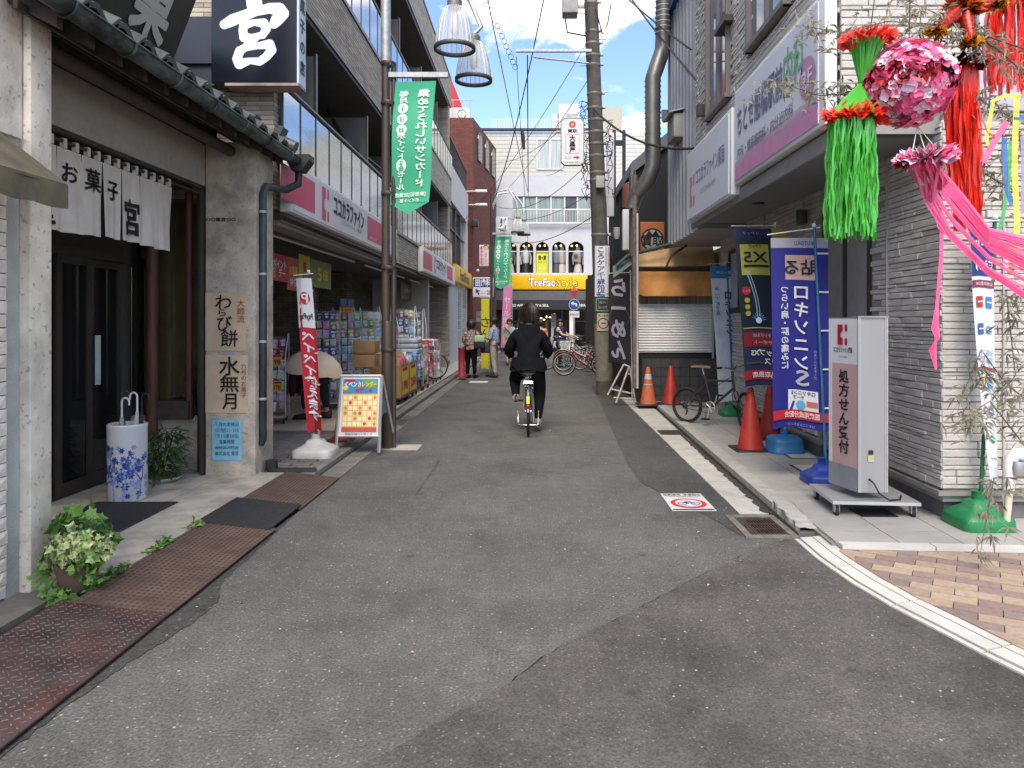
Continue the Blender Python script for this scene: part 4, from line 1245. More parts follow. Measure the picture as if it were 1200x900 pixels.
  # balcony doors on the back wall
for z in(3.35,6.2):
 for i in range(5):
  y=9.9+i*2.85
  m=MB();m.box(-4.36,-4.32,y,y+1.6,z,z+1.75);o=m.build('balcony_door',M_dark,ch)
  m=MB();m.box(-4.32,-4.29,y-.04,y,z,z+1.8);m.box(-4.32,-4.29,y+.78,y+.83,z,z+1.75);m.box(-4.32,-4.29,y+1.6,y+1.64,z,z+1.8);m.box(-4.319,-4.291,y,y+1.6,z+1.75,z+1.8);m.build('door_frame',M_rail,o)
m=MB();m.tube([(-3.0,12.0,4.3),(-3.5,12.4,5.1)],.03,6);m.tube([(-3.0,11.6,4.4),(-2.85,13.6,4.35)],.016,6);m.build('laundry_arm',M_rail,ch)
# ground floor
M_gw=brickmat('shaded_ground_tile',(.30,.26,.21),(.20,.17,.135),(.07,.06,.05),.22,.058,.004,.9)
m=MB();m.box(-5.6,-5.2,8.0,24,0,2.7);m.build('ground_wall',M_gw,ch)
m=MB();m.box(-5.2,-4.3,8.0,8.2,0,2.7);m.box(-4.2,-4.0,8.9,9.1,0,2.66);m.build('ground_return',mat('olive_door_panel',(.22,.21,.18),.7),ch)
for y in(11.6,14.4,17.2):
 m=MB();m.box(-5.2,-4.4,y,y+.5,.05,2.66);m.build('ground_pillar',M_gw,ch)
m=MB();m.box(-4.4,-2.9,19.9,20.1,.05,2.68);m.build('white_partition',mat('grey_white_panel',(.55,.535,.50),.7,var=.05),ch)
m=MB();m.box(-5.19,-5.1,15.0,17.1,.1,2.4);o=m.build('shop_door',mat('door_glow',(.35,.33,.28),.5,var=.4,scale=4),ch)
m=MB();m.box(-5.1,-5.05,15.0,15.08,.1,2.4);m.box(-5.1,-5.05,15.65,15.73,.1,2.4);m.box(-5.1,-5.05,16.35,16.43,.1,2.4);m.box(-5.1,-5.05,17.02,17.1,.1,2.4);m.build('door_mullion',M_bronze,o)
for i,(y,c)in enumerate(((10.4,'3f8a66'),(12.7,'c9b93c'),(12.4,'8fa39b'))):
 m=MB();m.box(-5.18,-5.16,y,y+.3,1.75-.35*(i==2),2.0-.35*(i==2));m.build('window_sticker',flat(c),ch)
m=MB();m.box(-3.05,-2.83,8.1,13.9,2.60,2.66);m.box(-2.83,-2.79,8.1,24,2.64,2.70);m.build('shutter_box',mat('dull_beige_metal',(.28,.255,.22),.5,var=.1),ch)
for i in range(3):
 m=MB();m.cyl((-3.1,8.6+i*4.8,2.56),(-3.1,12.6+i*4.8,2.56),.02,6);m.build('awning_roller',M_alu,ch)
 # sign boards (one long box each)
M_swht=mat('sign_face_white',(.70,.70,.715),.55,var=.03)
M_spnk=mat('sign_face_crimson',(.60,.04,.115),.5,var=.05)
navy=flat('10152c',.6);gry=flat('4a4a4a',.4)
def cc_logo(pr,cx,cy,h,m_,lv=1):
 """bracket and two bars mark"""
 w=h*.42
 pr.poly([(cx-w,cy-h/2),(cx-w*.02,cy-h/2),(cx-w*.02,cy-h*.19),(cx-w*.42,cy-h*.10),(cx-w*.42,cy+h*.10),(cx-w*.02,cy+h*.19),(cx-w*.02,cy+h/2),(cx-w,cy+h/2)],m_,lv)
 pr.rect(cx+w*.35,cx+w*.8,cy-h/2,cy-h*.18,m_,lv);pr.rect(cx+w*.35,cx+w*.8,cy+h*.18,cy+h/2,m_,lv)
def chem_sign(name,label,y0,y1,z0,z1,blocks):
 t=thing(name,label,'shop sign',(-2.7,(y0+y1)/2,z0),'drugstore sign boxes on the tiled block')
 m=MB();m.bbox(-2.745,-2.62,y0,y1,z0,z1,.008);m.build('box',M_white,t)
 m=MB();m.box(-2.625,-2.612,y0+.04,y1-.04,z0+.03,z1-.03);m.build('face',M_swht,t)
 pr=Print(*plane_left_wall(-2.612,y0,z0));H=z1-z0
 blocks(pr,H,y1-y0);pr.build(t)
 m=MB();m.box(-2.74,-2.70,y0,y1,z0-.04,z0-.003);m.build('bottom_rail',M_rail,t)
 return t
def b1(pr,H,W):
# positions along Y measured from the photograph
 f=lambda px:2.612*F/(628-px)-7.92
 pr.rect(f(329),f(369),H*.17,H*.84,M_spnk)
 cc_logo(pr,f(382),H*.5,H*.74,M_spnk)
 pr.text('ココカラファイン',f(410),H*.60,H*.54,navy,w=f(427.5)-f(393),heavy=.03)
 pr.text('ココカラファイン薬局',f(412),H*.28,H*.12,gry,w=1.1)
 pr.rect(f(430.5),f(450),H*.17,H*.84,M_spnk)
 pr.text('健康生活応援',f(437),H*.26,H*.09,M_swht,w=.5)
chem_sign('drugstore_sign','long white and crimson drugstore sign nearest the downpipe',7.92,13.95,2.72,3.27,b1)
def b2(pr,H,W):
 f=lambda px:2.612*F/(628-px)-17.2
 pr.rect(f(496),f(506.5),H*.15,H*.85,M_spnk)
 cc_logo(pr,f(510),H*.5,H*.7,M_spnk)
 pr.text('ココカラファイン',f(517.5),H*.60,H*.54,navy,w=f(523.8)-f(512.3),heavy=.03)
 pr.text('ココカラファイン薬局',f(518),H*.28,H*.12,gry,w=1.1)
 pr.rect(f(524),f(530.3),H*.15,H*.85,M_spnk)
chem_sign('drugstore_sign','farther white and crimson drugstore sign beyond the lamp post',17.2,23.9,2.70,3.28,b2)
# promo boards hanging under the soffit
def promo(px0,px1,pz0,pz1,x,m_,words_,lab):
 y0,y1=-x*F/(628-px0),-x*F/(628-px1)
 t=thing('sale_board',lab,'sale sign',(x,(y0+y1)/2,pz0),'sale boards under the drugstore soffit')
 mb=MB();mb.box(x-.015,x,y0,y1,pz0,pz1);mb.build('board',m_,t)
 pr=Print(*plane_left_wall(x,y0,pz0))
 for(s_,a,b,h,w,c)in words_:pr.text(s_,a*(y1-y0),b*(pz1-pz0),h,c,w=w*(y1-y0),bold=.02)
 pr.build(t);return t
yel=flat('e8c83a');crim=flat('a8323c');wht=flat('e0e0de');olv=flat('7f8a3a');dred=flat('b5222c')
promo(311,337,2.07,2.42,-3.35,flat('b03a44'),[('5',.18,.5,.28,.16,yel),('ポイント',.62,.62,.13,.6,wht),('デー',.72,.3,.12,.3,wht),('倍',.36,.3,.14,.14,yel)],'maroon five times points day board under the drugstore sign')
promo(337,350,1.97,2.42,-3.35,flat('b8583c'),[('お買得',.5,.6,.13,.7,yel),('特価',.5,.25,.12,.6,wht)],'brick red bargain board second from the left under the soffit')
promo(350.5,363,2.08,2.50,-3.35,flat('c8b43a'),[('1',.5,.6,.2,.3,crim),('個',.5,.25,.13,.4,crim)],'mustard yellow board with a red numeral under the soffit')
promo(363.5,388,2.06,2.48,-3.35,flat('7c8c44'),[('5',.42,.5,.28,.2,yel),('倍',.7,.5,.18,.25,yel)],'olive green five times board rightmost under the soffit')
promo(470,492,2.10,2.55,-3.35,flat('6e5f45'),[('ポイント',.5,.5,.16,.7,yel)],'brown points board beyond the lamp post under the soffit')
# ================================================================ further left: white building, brick building
M_wpan=mat('white_panel',(.52,.51,.49),.6,var=.05)
wb=thing('white_building','narrow white fronted building with tall dark windows and a yellow sign','building',(-4,27,0))
m=MB();m.box(-8,-2.9,24.0,29.9,0,6.3);m.build('body',M_wpan,wb)
m=MB();m.box(-2.9,-2.74,24.0,29.9,5.45,6.65);m.box(-2.9,-2.75,29.2,29.9,3.3,5.449);m.build('fascia',M_wpan,wb)
M_fw=mat('far_window_glass',(.05,.06,.065),.08,var=.3)
for i in range(3):
 m=MB();m.box(-2.92,-2.86,24.1+i*1.7,25.7+i*1.7,3.45,5.42);o=m.build('window',M_fw,wb)
 m=MB();m.box(-2.86,-2.80,24.1+i*1.7-.1,24.1+i*1.7,3.4,5.45);m.box(-2.86,-2.81,24.1+i*1.7,25.7+i*1.7,4.6,4.66);m.build('window_frame',M_bronze,o)
m=MB()
for i in range(28):m.box(-2.80,-2.78,24.1+i*.2,24.13+i*.2,6.65,7.5)
m.box(-2.81,-2.77,24.05,29.8,7.5,7.55);o=m.build('roof_railing',M_black,wb);o['kind']='stuff'
M_wbrick=brickmat('white_brick',(.50,.50,.48),(.42,.42,.40),(.25,.25,.24),.25,.09,.008,.6)
m=MB();m.box(-3.9,-2.8,27.5,27.7,0,2.9);m.box(-2.9,-2.78,29.3,29.9,0,2.9);m.build('brick_pier',M_wbrick,wb)
ys=thing('yellow_sign','small yellow fascia sign at the end of the drugstore signs','sign',(-2.7,27,2.85))
m=MB();m.bbox(-2.74,-2.60,24.3,30.0,2.85,3.42,.01);m.build('box',flat('d8aa20',.4),ys)
pr=Print(*plane_left_wall(-2.60,24.3,2.85));pr.text('Fast&Foto',2.7,.29,.5,flat('4a2c12'),w=3.2,bold=.03);pr.build(ys)
M_rbrick=brickmat('red_brown_brick',(.17,.045,.03),(.11,.032,.024),(.06,.03,.025),.22,.075,.006,.5)
bb=thing('brick_building','tall red brown brick building before the end of the street','building',(-3,32,0))
m=MB()
m.prism([(-7,30.1,0),(-2.55,30.1,0),(-1.78,33.2,0),(-1.95,36.3,0),(-7,36.3,0)],(0,0,7.6));m.build('lower_storeys',M_rbrick,bb)
m=MB()
m.prism([(-7,30.2,7.6),(-2.56,30.2,7.6),(-1.92,35.6,7.6),(-7,35.6,7.6)],(0,0,2.25));m.build('upper_storeys',M_rbrick,bb)
m=MB();m.box(-6.9,-2.9,31,34,9.85,10.5);m.build('roof_parapet',M_wpan,bb)
m=MB();m.prism([(-7,33,9.9),(-3.05,33,9.9),(-3.2,33,10.9),(-3.95,33,12.8),(-7,33,14.5)],(0,1.5,0));m.build('red_gable',flat('b01522',.5),bb)
for i,(y,z)in enumerate([(31.0,8.3),(32.6,8.3),(34.2,8.3),(31.0,6.2),(32.6,6.2),(34.2,6.2)]):
 x=-2.56+(y+.4-30.2)*.1185
 m=MB();pts=[(x+.02-.047,y,z),(x+.02+.047,y+.8,z),(x+.067,y+.8,z+.9)]+[(x+.02+.047*math.cos(a),y+.4+.4*math.cos(a),z+.9+.4*math.sin(a))for a in[math.pi*k/8 for k in range(1,8)]]+[(x-.027,y,z+.9)]
 m.prism(pts,(.05,0,0));m.build('arched_window',M_fw,bb)
m=MB()
for i in range(9):m.tube([(-5.5+i*.35,30.3,9.85),(-5.5+i*.35,30.3,10.6)],.012,5)
m.tube([(-5.6,30.3,10.6),(-2.6,30.3,10.6)],.02,5);o=m.build('roof_railing',M_galv,bb);o['kind']='stuff'
ac=thing('air_conditioner','white rooftop air conditioner unit on the brick building','air conditioner',(-2.98,30.8,9.85))
m=MB();m.bbox(-3.3,-2.72,30.5,30.8,9.86,10.32,.02);m.build('casing',M_white,ac)
m=MB();m.lathe([(.16,0),(.18,-.01),(.18,-.03)],(-3.05,30.5,10.09),18,'Y');m.build('fan_grille',M_black,ac)
for z in(6.25,6.8):
 t=thing('arm_light','long white arm with %s on the brick wall'%('floodlight at the end' if z<6.5 else 'reflector above the other arm'),'wall lamp',(-3,30,z))
 m=MB();m.tube([(-3.4,30.0,z),(-2.2,30.0,z+.02)],.022,6);m.build('arm',M_white,t)
 m=MB();m.bbox(-2.45,-1.98,29.92,30.08,z-.03,z+.07,.02);m.build('lamp_head',M_white,t)
 # dental sign and posters
def flat_sign(name,label,cat,x0,x1,y,z0,z1,mats,prt,th=.1,group=None):
 t=thing(name,label,cat,((x0+x1)/2,y,z0),group)
 m=MB();m.bbox(x0,x1,y,y+th,z0,z1,min(.015,th*.3));m.build('panel',mats,t)
 pr=Print(lambda a,b:(x0+a*(x1-x0),y,z0+b*(z1-z0)),(0,-1,0),.004)
 # work in metres with aspect kept
 pr=Print(*plane_xz(x0,y,z0));prt(pr,x1-x0,z1-z0);pr.build(t)
 return t
bl2=flat('1d2f7d')
def p_(pr,W,H):
 pr.rect(.03*W,.97*W,.5*H,.94*H,bl2);pr.text('田歯科',.52*W,.72*H,.3,wht,w=.78*W,bold=.03)
 pr.poly([(.14*W,.42*H),(.38*W,.30*H),(.27*W,.27*H),(.34*W,.12*H),(.26*W,.10*H),(.22*W,.24*H),(.14*W,.16*H)],bl2)
 pr.text('ここ',.52*W,.22*H,.1,dred,w=.25*W);pr.text('2F',.8*W,.24*H,.22,dred,w=.22*W,bold=.03)
flat_sign('dental_sign','white and blue dental clinic sign with a blue arrow on the brick corner','sign',gx(554,29),gx(578,29),29.0,hz(348,29),hz(325,29),M_swht,p_,.15)
def p_(pr,W,H):
 pr.text('樹木のお宅',.28*W,.5*H,.15,flat('b03a4c'),vert=True,bold=.02,w=.9);pr.disc(.72*W,.84*H,.10,M_skin,2);pr.disc(.72*W,.87*H,.11,ink,1);pr.text('ご相談ください',.72*W,.38*H,.075,ink,vert=True)
flat_sign('wall_poster','pinkish poster with a portrait on the brick wall above the dental sign','poster',gx(561.5,29.9),gx(572.5,29.9),29.95,hz(312,30),hz(287,30),mat('poster_pink_white',(.62,.50,.50),.6,var=.08),p_,.03)
flat_sign('wall_notice','small pale notice low on the brick wall beside the yellow flag','notice',gx(558,29.9),gx(566,29.9),29.95,hz(377,30),hz(365,30),mat('old_paper',(.40,.34,.28),.7),lambda pr,W,H:pr.text('定休日',W/2,H/2,.09,ink),.02)
m=MB();m.bbox(gx(553.5,30),gx(561,30),29.7,30.05,hz(266,30),hz(258,30),.02)
single(m,'vent_hood',M_black,'dark vent hood high on the brick wall','vent')
m=MB();m.sphere((gx(560,30),29.98,hz(317,30)),.06,10,8)
single(m,'wall_lamp',M_white,'tiny round white lamp on the brick wall','lamp')
# ================================================================ clothes shop at the end of the street
YT=37.0
M_twall=mat('white_render',(.52,.53,.56),.7,var=.05,scale=2,dirt=.12,dscale=1.5,dcol=(.4,.4,.4))
M_tsid=mat('cream_siding',(.55,.55,.50),.6,var=.06)
tf_=thing('clothes_shop','white clothes shop building with arched windows closing the street','building',(0.5,38,0))
X=lambda px:gx(px,YT);Z=lambda py:hz(py,YT)
# wall pieces around openings
m=MB()
zb=[Z(230),Z(262),Z(283),Z(322)]
m.box(X(520),X(760),YT,YT+.2,Z(283),Z(262));m.box(X(520),X(760),YT,YT+.2,Z(230),Z(206))
m.box(X(520),X(601),YT,YT+.2,Z(262),Z(230));m.box(X(692),X(760),YT,YT+.2,Z(262),Z(230))
m.build('wall',M_twall,tf_)
m=MB();m.box(X(520),X(760),YT+.01,YT+10,Z(206),Z(155));m.build('upper_wall',M_tsid,tf_)
for i in range(11):
 z=Z(206)+(Z(155)-Z(206))*i/11
 m=MB();m.box(X(520),X(760),YT-.004-.0,YT+.008,z,z+.13);m.build('siding_board',M_tsid,tf_)
m=MB();m.box(X(520),X(700),YT-.15,YT+.1,Z(153.5),Z(151));m.build('roof_edge',M_black,tf_)
m=MB();m.box(X(630),X(659),YT-.02,YT-.006,Z(198),Z(164));o=m.build('window',mat('curtained_glass',(.42,.47,.45),.15,var=.25,scale=3,stretch=(6,1,.3)),tf_)
m=MB()
for px in(629.5,644.5,658.5):m.box(X(px)-.03,X(px)+.03,YT-.06,YT-.021,Z(199),Z(163))
m.box(X(629),X(660),YT-.055,YT-.022,Z(164),Z(163));m.box(X(629),X(660),YT-.055,YT-.022,Z(199),Z(198));m.build('window_frame',M_white,o)
# second-floor window strip with balcony rail
gl=mat('green_grey_glass',(.22,.28,.26),.12,var=.25,scale=2,stretch=(5,1,.3))
for i,(a,b)in enumerate(((601,613),(614.5,628),(629.5,645),(646.5,661),(662.5,676),(677.5,692))):
 m=MB();m.box(X(a),X(b),YT+.10,YT+.13,Z(262),Z(231));o=m.build('window',M_fw if i in(4,)else gl,tf_)
 m=MB();m.box(X(b),X(b+1.5),YT+.02,YT+.16,Z(262),Z(231));m.build('mullion',M_white,o)
m=MB()
for i in range(52):
 px=602+i*1.75;m.box(X(px),X(px)+.022,YT-.25,YT-.22,Z(261),Z(248))
o=m.build('balcony_bars',M_white,tf_);o['kind']='stuff'
for py in(246.5,262):
 m=MB();m.box(X(601),X(693),YT-.26,YT-.21,Z(py)-.03,Z(py)+.04);m.build('balcony_rail',M_white,tf_)
 # first-floor arches
arch=[(590,603),(606,621.5),(625,640),(643.5,659),(662,678),(681,694)]
arch=[(591,605.5),(609,625),(628,643),(647,663),(666,684)]
ztop,zc,zbt=Z(283),Z(291),Z(321)
prev=X(520)
for i,(a,b)in enumerate(arch):
 xa,xb=X(a),X(b);r=min((xb-xa)/2,.30)
 m=MB();m.box(prev,xa,YT,YT+.2,zbt,ztop);m.build('pier',M_twall,tf_)
 prev=xb
 def P_(q):return q
 cor=[]
 for s_,xc,sx in((0,xa,1),(1,xb,-1)):
  pts=[(xc,YT,ztop)]+[(xc+sx*(r-r*math.cos(t)),YT,ztop-.04-r+r*math.sin(t))for t in[math.pi/2*k/6 for k in range(6,-1,-1)]]
  pts[1]=(xc+sx*r,YT,ztop)
  m=MB();m.prism(pts,(0,.2,0));m.build('arch_spandrel',M_twall,tf_)
 m=MB();m.box(xa,xb,YT+1.2,YT+1.25,zbt,ztop);m.build('showroom_back',mat('dim_showroom',(.10,.095,.09),.8,var=.5,scale=3),tf_)
 m=MB();m.box(xa,xb,YT+.05,YT+.07,Z(294)-.04,Z(294));m.box(xa,xb,YT+.04,YT+.09,zbt,zbt+.05);m.build('window_bar',M_white,tf_)
 for q in range(2):
  m=MB();m.sphere((xa+.2+q*.25,YT+.5,Z(287)+.02*q),.045,8,6);o=m.build('ceiling_lamp',mat('warm_bulb',(1,.75,.4),.5,emit=2.2),tf_)
m=MB();m.box(prev,X(760),YT,YT+.2,zbt,ztop);m.box(X(520),X(760),YT+.0,YT+.2,Z(322.5),zbt-.003);m.build('pier',M_twall,tf_)
m=MB();m.box(X(520),X(760),YT+1.26,YT+10,0,Z(206)-.005);m.build('core',M_dark,tf_)
# mannequins in the upper windows
def mann(px,top,col,skirt,i,lab):
 t=thing('mannequin',lab,'mannequin',(X(px),YT+.55,zbt),'mannequins in the upper shop windows')
 x=X(px);m=MB();z=lambda py:Z(py)
 m.lathe([(.02,0),(.13,.02),(.16,.12),(.20,.45),(.22,.62),(.20,.70),(.06,.76),(.05,.84)],(x,YT+.55,z(309)),12);m.build('top',col,t)
 m=MB();m.sphere((x,YT+.55,z(290)),.10,10,8,(1,1,1.25));m.build('head',M_white,t)
 m=MB();m.lathe([(.24,0),(.17,.45)],(x,YT+.55,z(319)),12);m.build('bottom',skirt,t)
 for s_ in(-1,1):
  m=MB();m.tube([(x+s_*.2,YT+.55,z(294)),(x+s_*.27,YT+.55,z(301)),(x+s_*.24,YT+.5,z(309))],[.055,.045,.035],8);m.build('arm',col,t)
mann(597,0,flat('8e8a86'),flat('d8d2c6'),0,'mannequin in grey top and cream skirt in the leftmost arch')
mann(616,0,flat('d9dedd'),M_black,1,'mannequin in white top and black shorts in the second arch')
mann(652,0,flat('8b9099'),flat('4a4a50'),2,'mannequin in a grey shirt in the fourth arch')
mann(659,0,flat('c9c5be'),flat('bdb8b0'),3,'mannequin in a pale dress at the edge of the fourth arch')
mann(678,0,flat('b8b8b4'),flat('b8b8b4'),4,'mannequin in pale clothes in the rightmost arch')
for px,lab in((592.5,'left'),(672,'right')):
 flat_sign('window_poster','small dark poster behind the %smost upper shop window'%lab,'poster',X(px),X(px+6),YT+.25,Z(306),Z(296),flat('8a8480'),lambda pr,W,H:pr.rect(.15*W,.85*W,.3*H,.8*H,flat('5a3a3a')),.02)
def p_(pr,W,H):pr.text('春×夏',W/2,.72*H,.26,flat('2a3a20'),w=.7*W,bold=.03);pr.text('ご来店下さい',W/2,.52*H,.09,flat('3a4a20'),w=.8*W);pr.rect(.18*W,.42*W,.15*H,.38*H,flat('c8c878'));pr.rect(.58*W,.82*W,.15*H,.38*H,flat('c8c878'))
flat_sign('yellow_window_banner','lime yellow sale banner filling the middle arched window','banner',X(628.5),X(642.5),YT+.12,Z(320),Z(295),flat('c6cf22'),p_,.02)
# fascia
def p_(pr,W,H):
 o_=flat('241c10');c_=W*.56
 pr.text('TreFac',c_-.62,H*.5,.56,o_,w=1.32,heavy=.06,lv=1);pr.text('Style',c_+.62,H*.5,.56,o_,w=1.05,heavy=.06,lv=1)
 pr.text('TreFac',c_-.62,H*.5,.56,flat('f2f2ee'),w=1.32,bold=.02,lv=4);pr.text('Style',c_+.62,H*.5,.56,flat('f0cf20'),w=1.05,bold=.02,lv=4)
flat_sign('yellow_shop_sign','wide yellow shop sign reading TreFacStyle in white and yellow','shop sign',X(600),X(688),YT-.35,Z(339.5),Z(322.5),flat('e3b400',.4),p_,.3)
m=MB();m.box(X(578),X(692),YT-.30,YT,Z(355),Z(341));m.build('grey_canopy',mat('grey_canopy',(.10,.10,.105),.6),tf_)
m=MB();m.box(X(580),X(692),YT-.6,YT-.31,Z(363),Z(352));ob=m.build('black_valance',mat('black_canvas',(.02,.022,.028),.8),tf_)
pr=Print(*plane_xz(X(602),YT-.6,Z(358)));pr.text('USED APPAREL, BUY & SELL',.75,0,.17,wht,w=2.0,bold=.02).text('TREFAC',3.4,0,.17,wht,w=.5,bold=.02);pr.build(ob)
# ground floor shop front
m=MB();m.box(X(520),X(588),YT,YT+.2,0,Z(322));m.box(X(700),X(760),YT,YT+.2,0,Z(322));m.build('side_pier',M_dark,tf_)
m=MB();m.box(X(667),X(673),YT-.3,YT-.05,0,Z(363));m.build('white_column',M_white,tf_)
for px in(588,607,630,641,658,692):
 m=MB();m.box(X(px),X(px+1.6),YT-.02,YT+.06,0,Z(363));m.build('shopfront_mullion',M_bronze,tf_)
m=MB();m.box(X(588),X(694),YT-.025,YT+.05,Z(377),Z(376));m.build('transom',M_bronze,tf_)
rr=random.Random(6)
for i in range(16):
 px=590+rr.random()*75
 m=MB();m.sphere((X(px),YT+.4+rr.random()*.5,Z(368+rr.random()*7)),.05,8,6,(1.2,1,.6));m.build('ceiling_lamp',MATS['warm_bulb'],tf_)
m=MB()
for i in range(40):
 px=590+i*1.9
 if 640<px<656:continue
 m.cur=rr.randrange(4);m.box(X(px),X(px)+.06,YT+.7,YT+.9,.5,1.35+rr.random()*.2)
o=m.build('clothes_rail',[flat('8a7f72'),flat('4a4a50'),flat('a09a90'),flat('5e4a44')],tf_);o['kind']='stuff'
m=MB();m.box(X(646),X(652),YT+.3,YT+.5,.2,1.9);m.build('door_curtain',flat('b0aca2'),tf_)
# roof structures
m=MB();m.box(X(655),X(682),YT+2,YT+6,Z(153),Z(108));m.box(X(648),X(656),YT+2,YT+4,Z(153),Z(120));m.build('roof_tower',M_twall,tf_)
m=MB()
for i in range(40):m.box(X(575+i*3),X(575+i*3)+.03,YT+.4,YT+.43,Z(151),Z(138))
m.box(X(575),X(692),YT+.4,YT+.43,Z(138),Z(137));m.box(X(575),X(692),YT+.4,YT+.43,Z(144),Z(143.4));o=m.build('roof_fence',M_white,tf_);o['kind']='stuff'
# beige block behind on the right
be=thing('beige_block','beige apartment block with a lift tower behind the utility pole','building',(6,44,0))
m=MB();m.box(gx(700,42),gx(860,42),42,50,0,hz(170,42));m.build('wall',mat('beige_render',(.42,.39,.32),.8,var=.06),be)
m=MB();m.box(gx(706,43),gx(729,43),43,48,hz(175,43),hz(125,43));m.build('lift_tower',mat('beige_render'),be)
for(a,b,t_,bt)in((735,748,186,217),(722,733,186,217),(735,748,235,262)):
 m=MB();m.box(gx(a,42),gx(b,42),41.93,41.99,hz(bt,42),hz(t_,42));o=m.build('window',M_fw,be)
 m=MB();m.box(gx((a+b)/2,42)-.04,gx((a+b)/2,42)+.04,41.88,41.925,hz(bt,42),hz(t_,42));m.build('window_frame',M_white,o)
m=MB();m.box(gx(700,41.5),gx(760,41.5),41.2,41.6,hz(230,41.4),hz(222,41.4));m.build('balcony',mat('grey_balcony',(.30,.30,.30),.7),be)
# left neighbour filling behind the brick building
m=MB();m.box(-9,X(519),40,50,0,9);single(m,'grey_house',mat('grey_render',(.35,.35,.36),.8),'plain grey building far behind the brick building','building')
# ================================================================ right corner building: split-stone cladding, overhanging signs
XR,XU=3.02,2.31
ph=thing('pharmacy_building','corner pharmacy clad in grey white split stone with overhanging upper floor','building',(4,8,0))
M_clad=mat('grey_white_split_stone',(.50,.475,.435),.85,var=.08,scale=10,bump=.5,bscale=70,rand=.06)
M_clb=mat('cladding_joint',(.30,.285,.27),.95,var=.1)
wx=lambda y:XR+(y-5.5)*.012
m=MB();m.prism([(XR+.02,5.52,.2),(9,5.52,.2),(9,12.4,.2),(wx(12.4)+.02,12.4,.2)],(0,0,2.9));m.build('ground_floor_wall',M_clb,ph)
m=MB();m.prism([(XR+.05,5.56,0),(9,5.56,0),(9,12.35,0),(wx(12.4)+.06,12.35,0)],(0,0,.25));m.build('foundation',mat('dark_foundation',(.13,.13,.13),.9,var=.15,scale=8),ph)
m=MB();m.box(XR-.03,9,5.485,5.515,.25,.285);m.prism([(XR-.03,5.515,.25),(XR,5.515,.25),(wx(12.4),12.4,.25),(wx(12.4)-.03,12.4,.25)],(0,0,.035));m.build('base_flashing',mat('tan_flashing',(.26,.235,.20),.5),ph)
m=MB();m.box(XU+.02,9,5.62,10.68,3.1,9);m.build('upper_wall',M_clb,ph)
rr=random.Random(14)
STN={}
def stone_mesh(axis,lx,lz,dp,sd):
 """one cladding stone: rough face, chamfered rim. axis 'F' faces -Y, 'S' faces -X"""
 r_=random.Random(sd);mb=MB();nu=max(2,int(lx/.06));e=.004
 pts=[]
 for j in range(4):
  for i in range(nu+2):
   u=[0,e/lx][i]if i<2 else 1.0 if i==nu+1 else(1-e/lx)if i==nu else(i-1)/(nu-1)
   v=(0,.12,.88,1)[j]
   rim=i in(0,nu+1)or j in(0,3)
   d=-dp if not rim else -dp+.007
   if not rim:d+=r_.uniform(-.004,.003)
   pts.append(((u-.5)*lx,d,(v-.5)*lz))
 n=nu+2
 fs=[(j*n+i,j*n+i+1,(j+1)*n+i+1,(j+1)*n+i)for j in range(3)for i in range(n-1)]
 b=len(pts)
 pts+=[(-lx/2,0,-lz/2),(lx/2,0,-lz/2),(lx/2,0,lz/2),(-lx/2,0,lz/2)]
 k=3*n
 fs+=[(b,b+1,n-1,0),(b+1,b+2,k+n-1,n-1),(b+2,b+3,k,k+n-1),(b+3,b,0,k)]
 if axis=='S':pts=[(y,-x,z)for x,y,z in pts]
 mb.add(pts,fs)
 return mb
def stone_rows(z0,z1,a0,a1,r_):
 z=z0
 while z<z1-.02:
  h=min(r_.choice((.030,.042,.052,.060)),z1-z)
  a=a0
  while a<a1-.03:
   L=min(r_.choice((.11,.16,.21,.27,.33)),a1-a)
   yield z+h/2,h-.004,a+L/2,L-.004,r_.choice((.020,.024,.027,.031))
   a+=L
  z+=h
DOOR=(6.75,7.85) # dark glazed opening in the street face
WIN2=(11.1,11.7)
cnt=0;rest=MB()
lib={}
def lib_get(ax,L,h,d,v):
 k=(ax,round(L,2),round(h,3),d,v%2)
 if k not in lib:lib[k]=stone_mesh(ax,L,h,d,v).mesh('cladding_stone',M_clad)
 return lib[k]
idx=0
# near face
for z,h,a,L,d in stone_rows(.30,3.05,XR,4.1,rr):
 idx+=1
 if z<2.6 and idx%1==0 and cnt<150+40:piece('cladding_stone',lib_get('F',L,h,d,idx),ph,(a,5.52,z));cnt+=1
 else:
  s_=stone_mesh('F',L,h,d,idx);rest.add([(x+a,y+5.52,zz+z)for x,y,zz in s_.v],s_.f)
side_cnt=0
for z,h,a,L,d in stone_rows(.30,3.05,5.50,12.4,rr):
 if a-L/2<DOOR[1]+.05 and a+L/2>DOOR[0]-.05 and z>.3 and z<2.75:continue
 if WIN2[0]-.1<a<WIN2[1]+.1 and 1.7<z<2.7:continue
 idx+=1;x_=wx(a)+.02
 if 5.5<a<6.3 and .9<z<1.7 and side_cnt<105:piece('cladding_stone',lib_get('S',L,h,d,idx),ph,(x_,a,z));side_cnt+=1;continue
 s_=stone_mesh('S',L,h,d,idx);rest.add([(x+x_,y+a,zz+z)for x,y,zz in s_.v],s_.f)
for z,h,a,L,d in stone_rows(3.12,6.2,XU,4.3,rr):
 idx+=1;s_=stone_mesh('F',L,h,d,idx);rest.add([(x+a,y+5.62,zz+z)for x,y,zz in s_.v],s_.f)
UW=[(8.75,9.85,4.2,6.2),(6.7,7.95,4.42,6.4)]
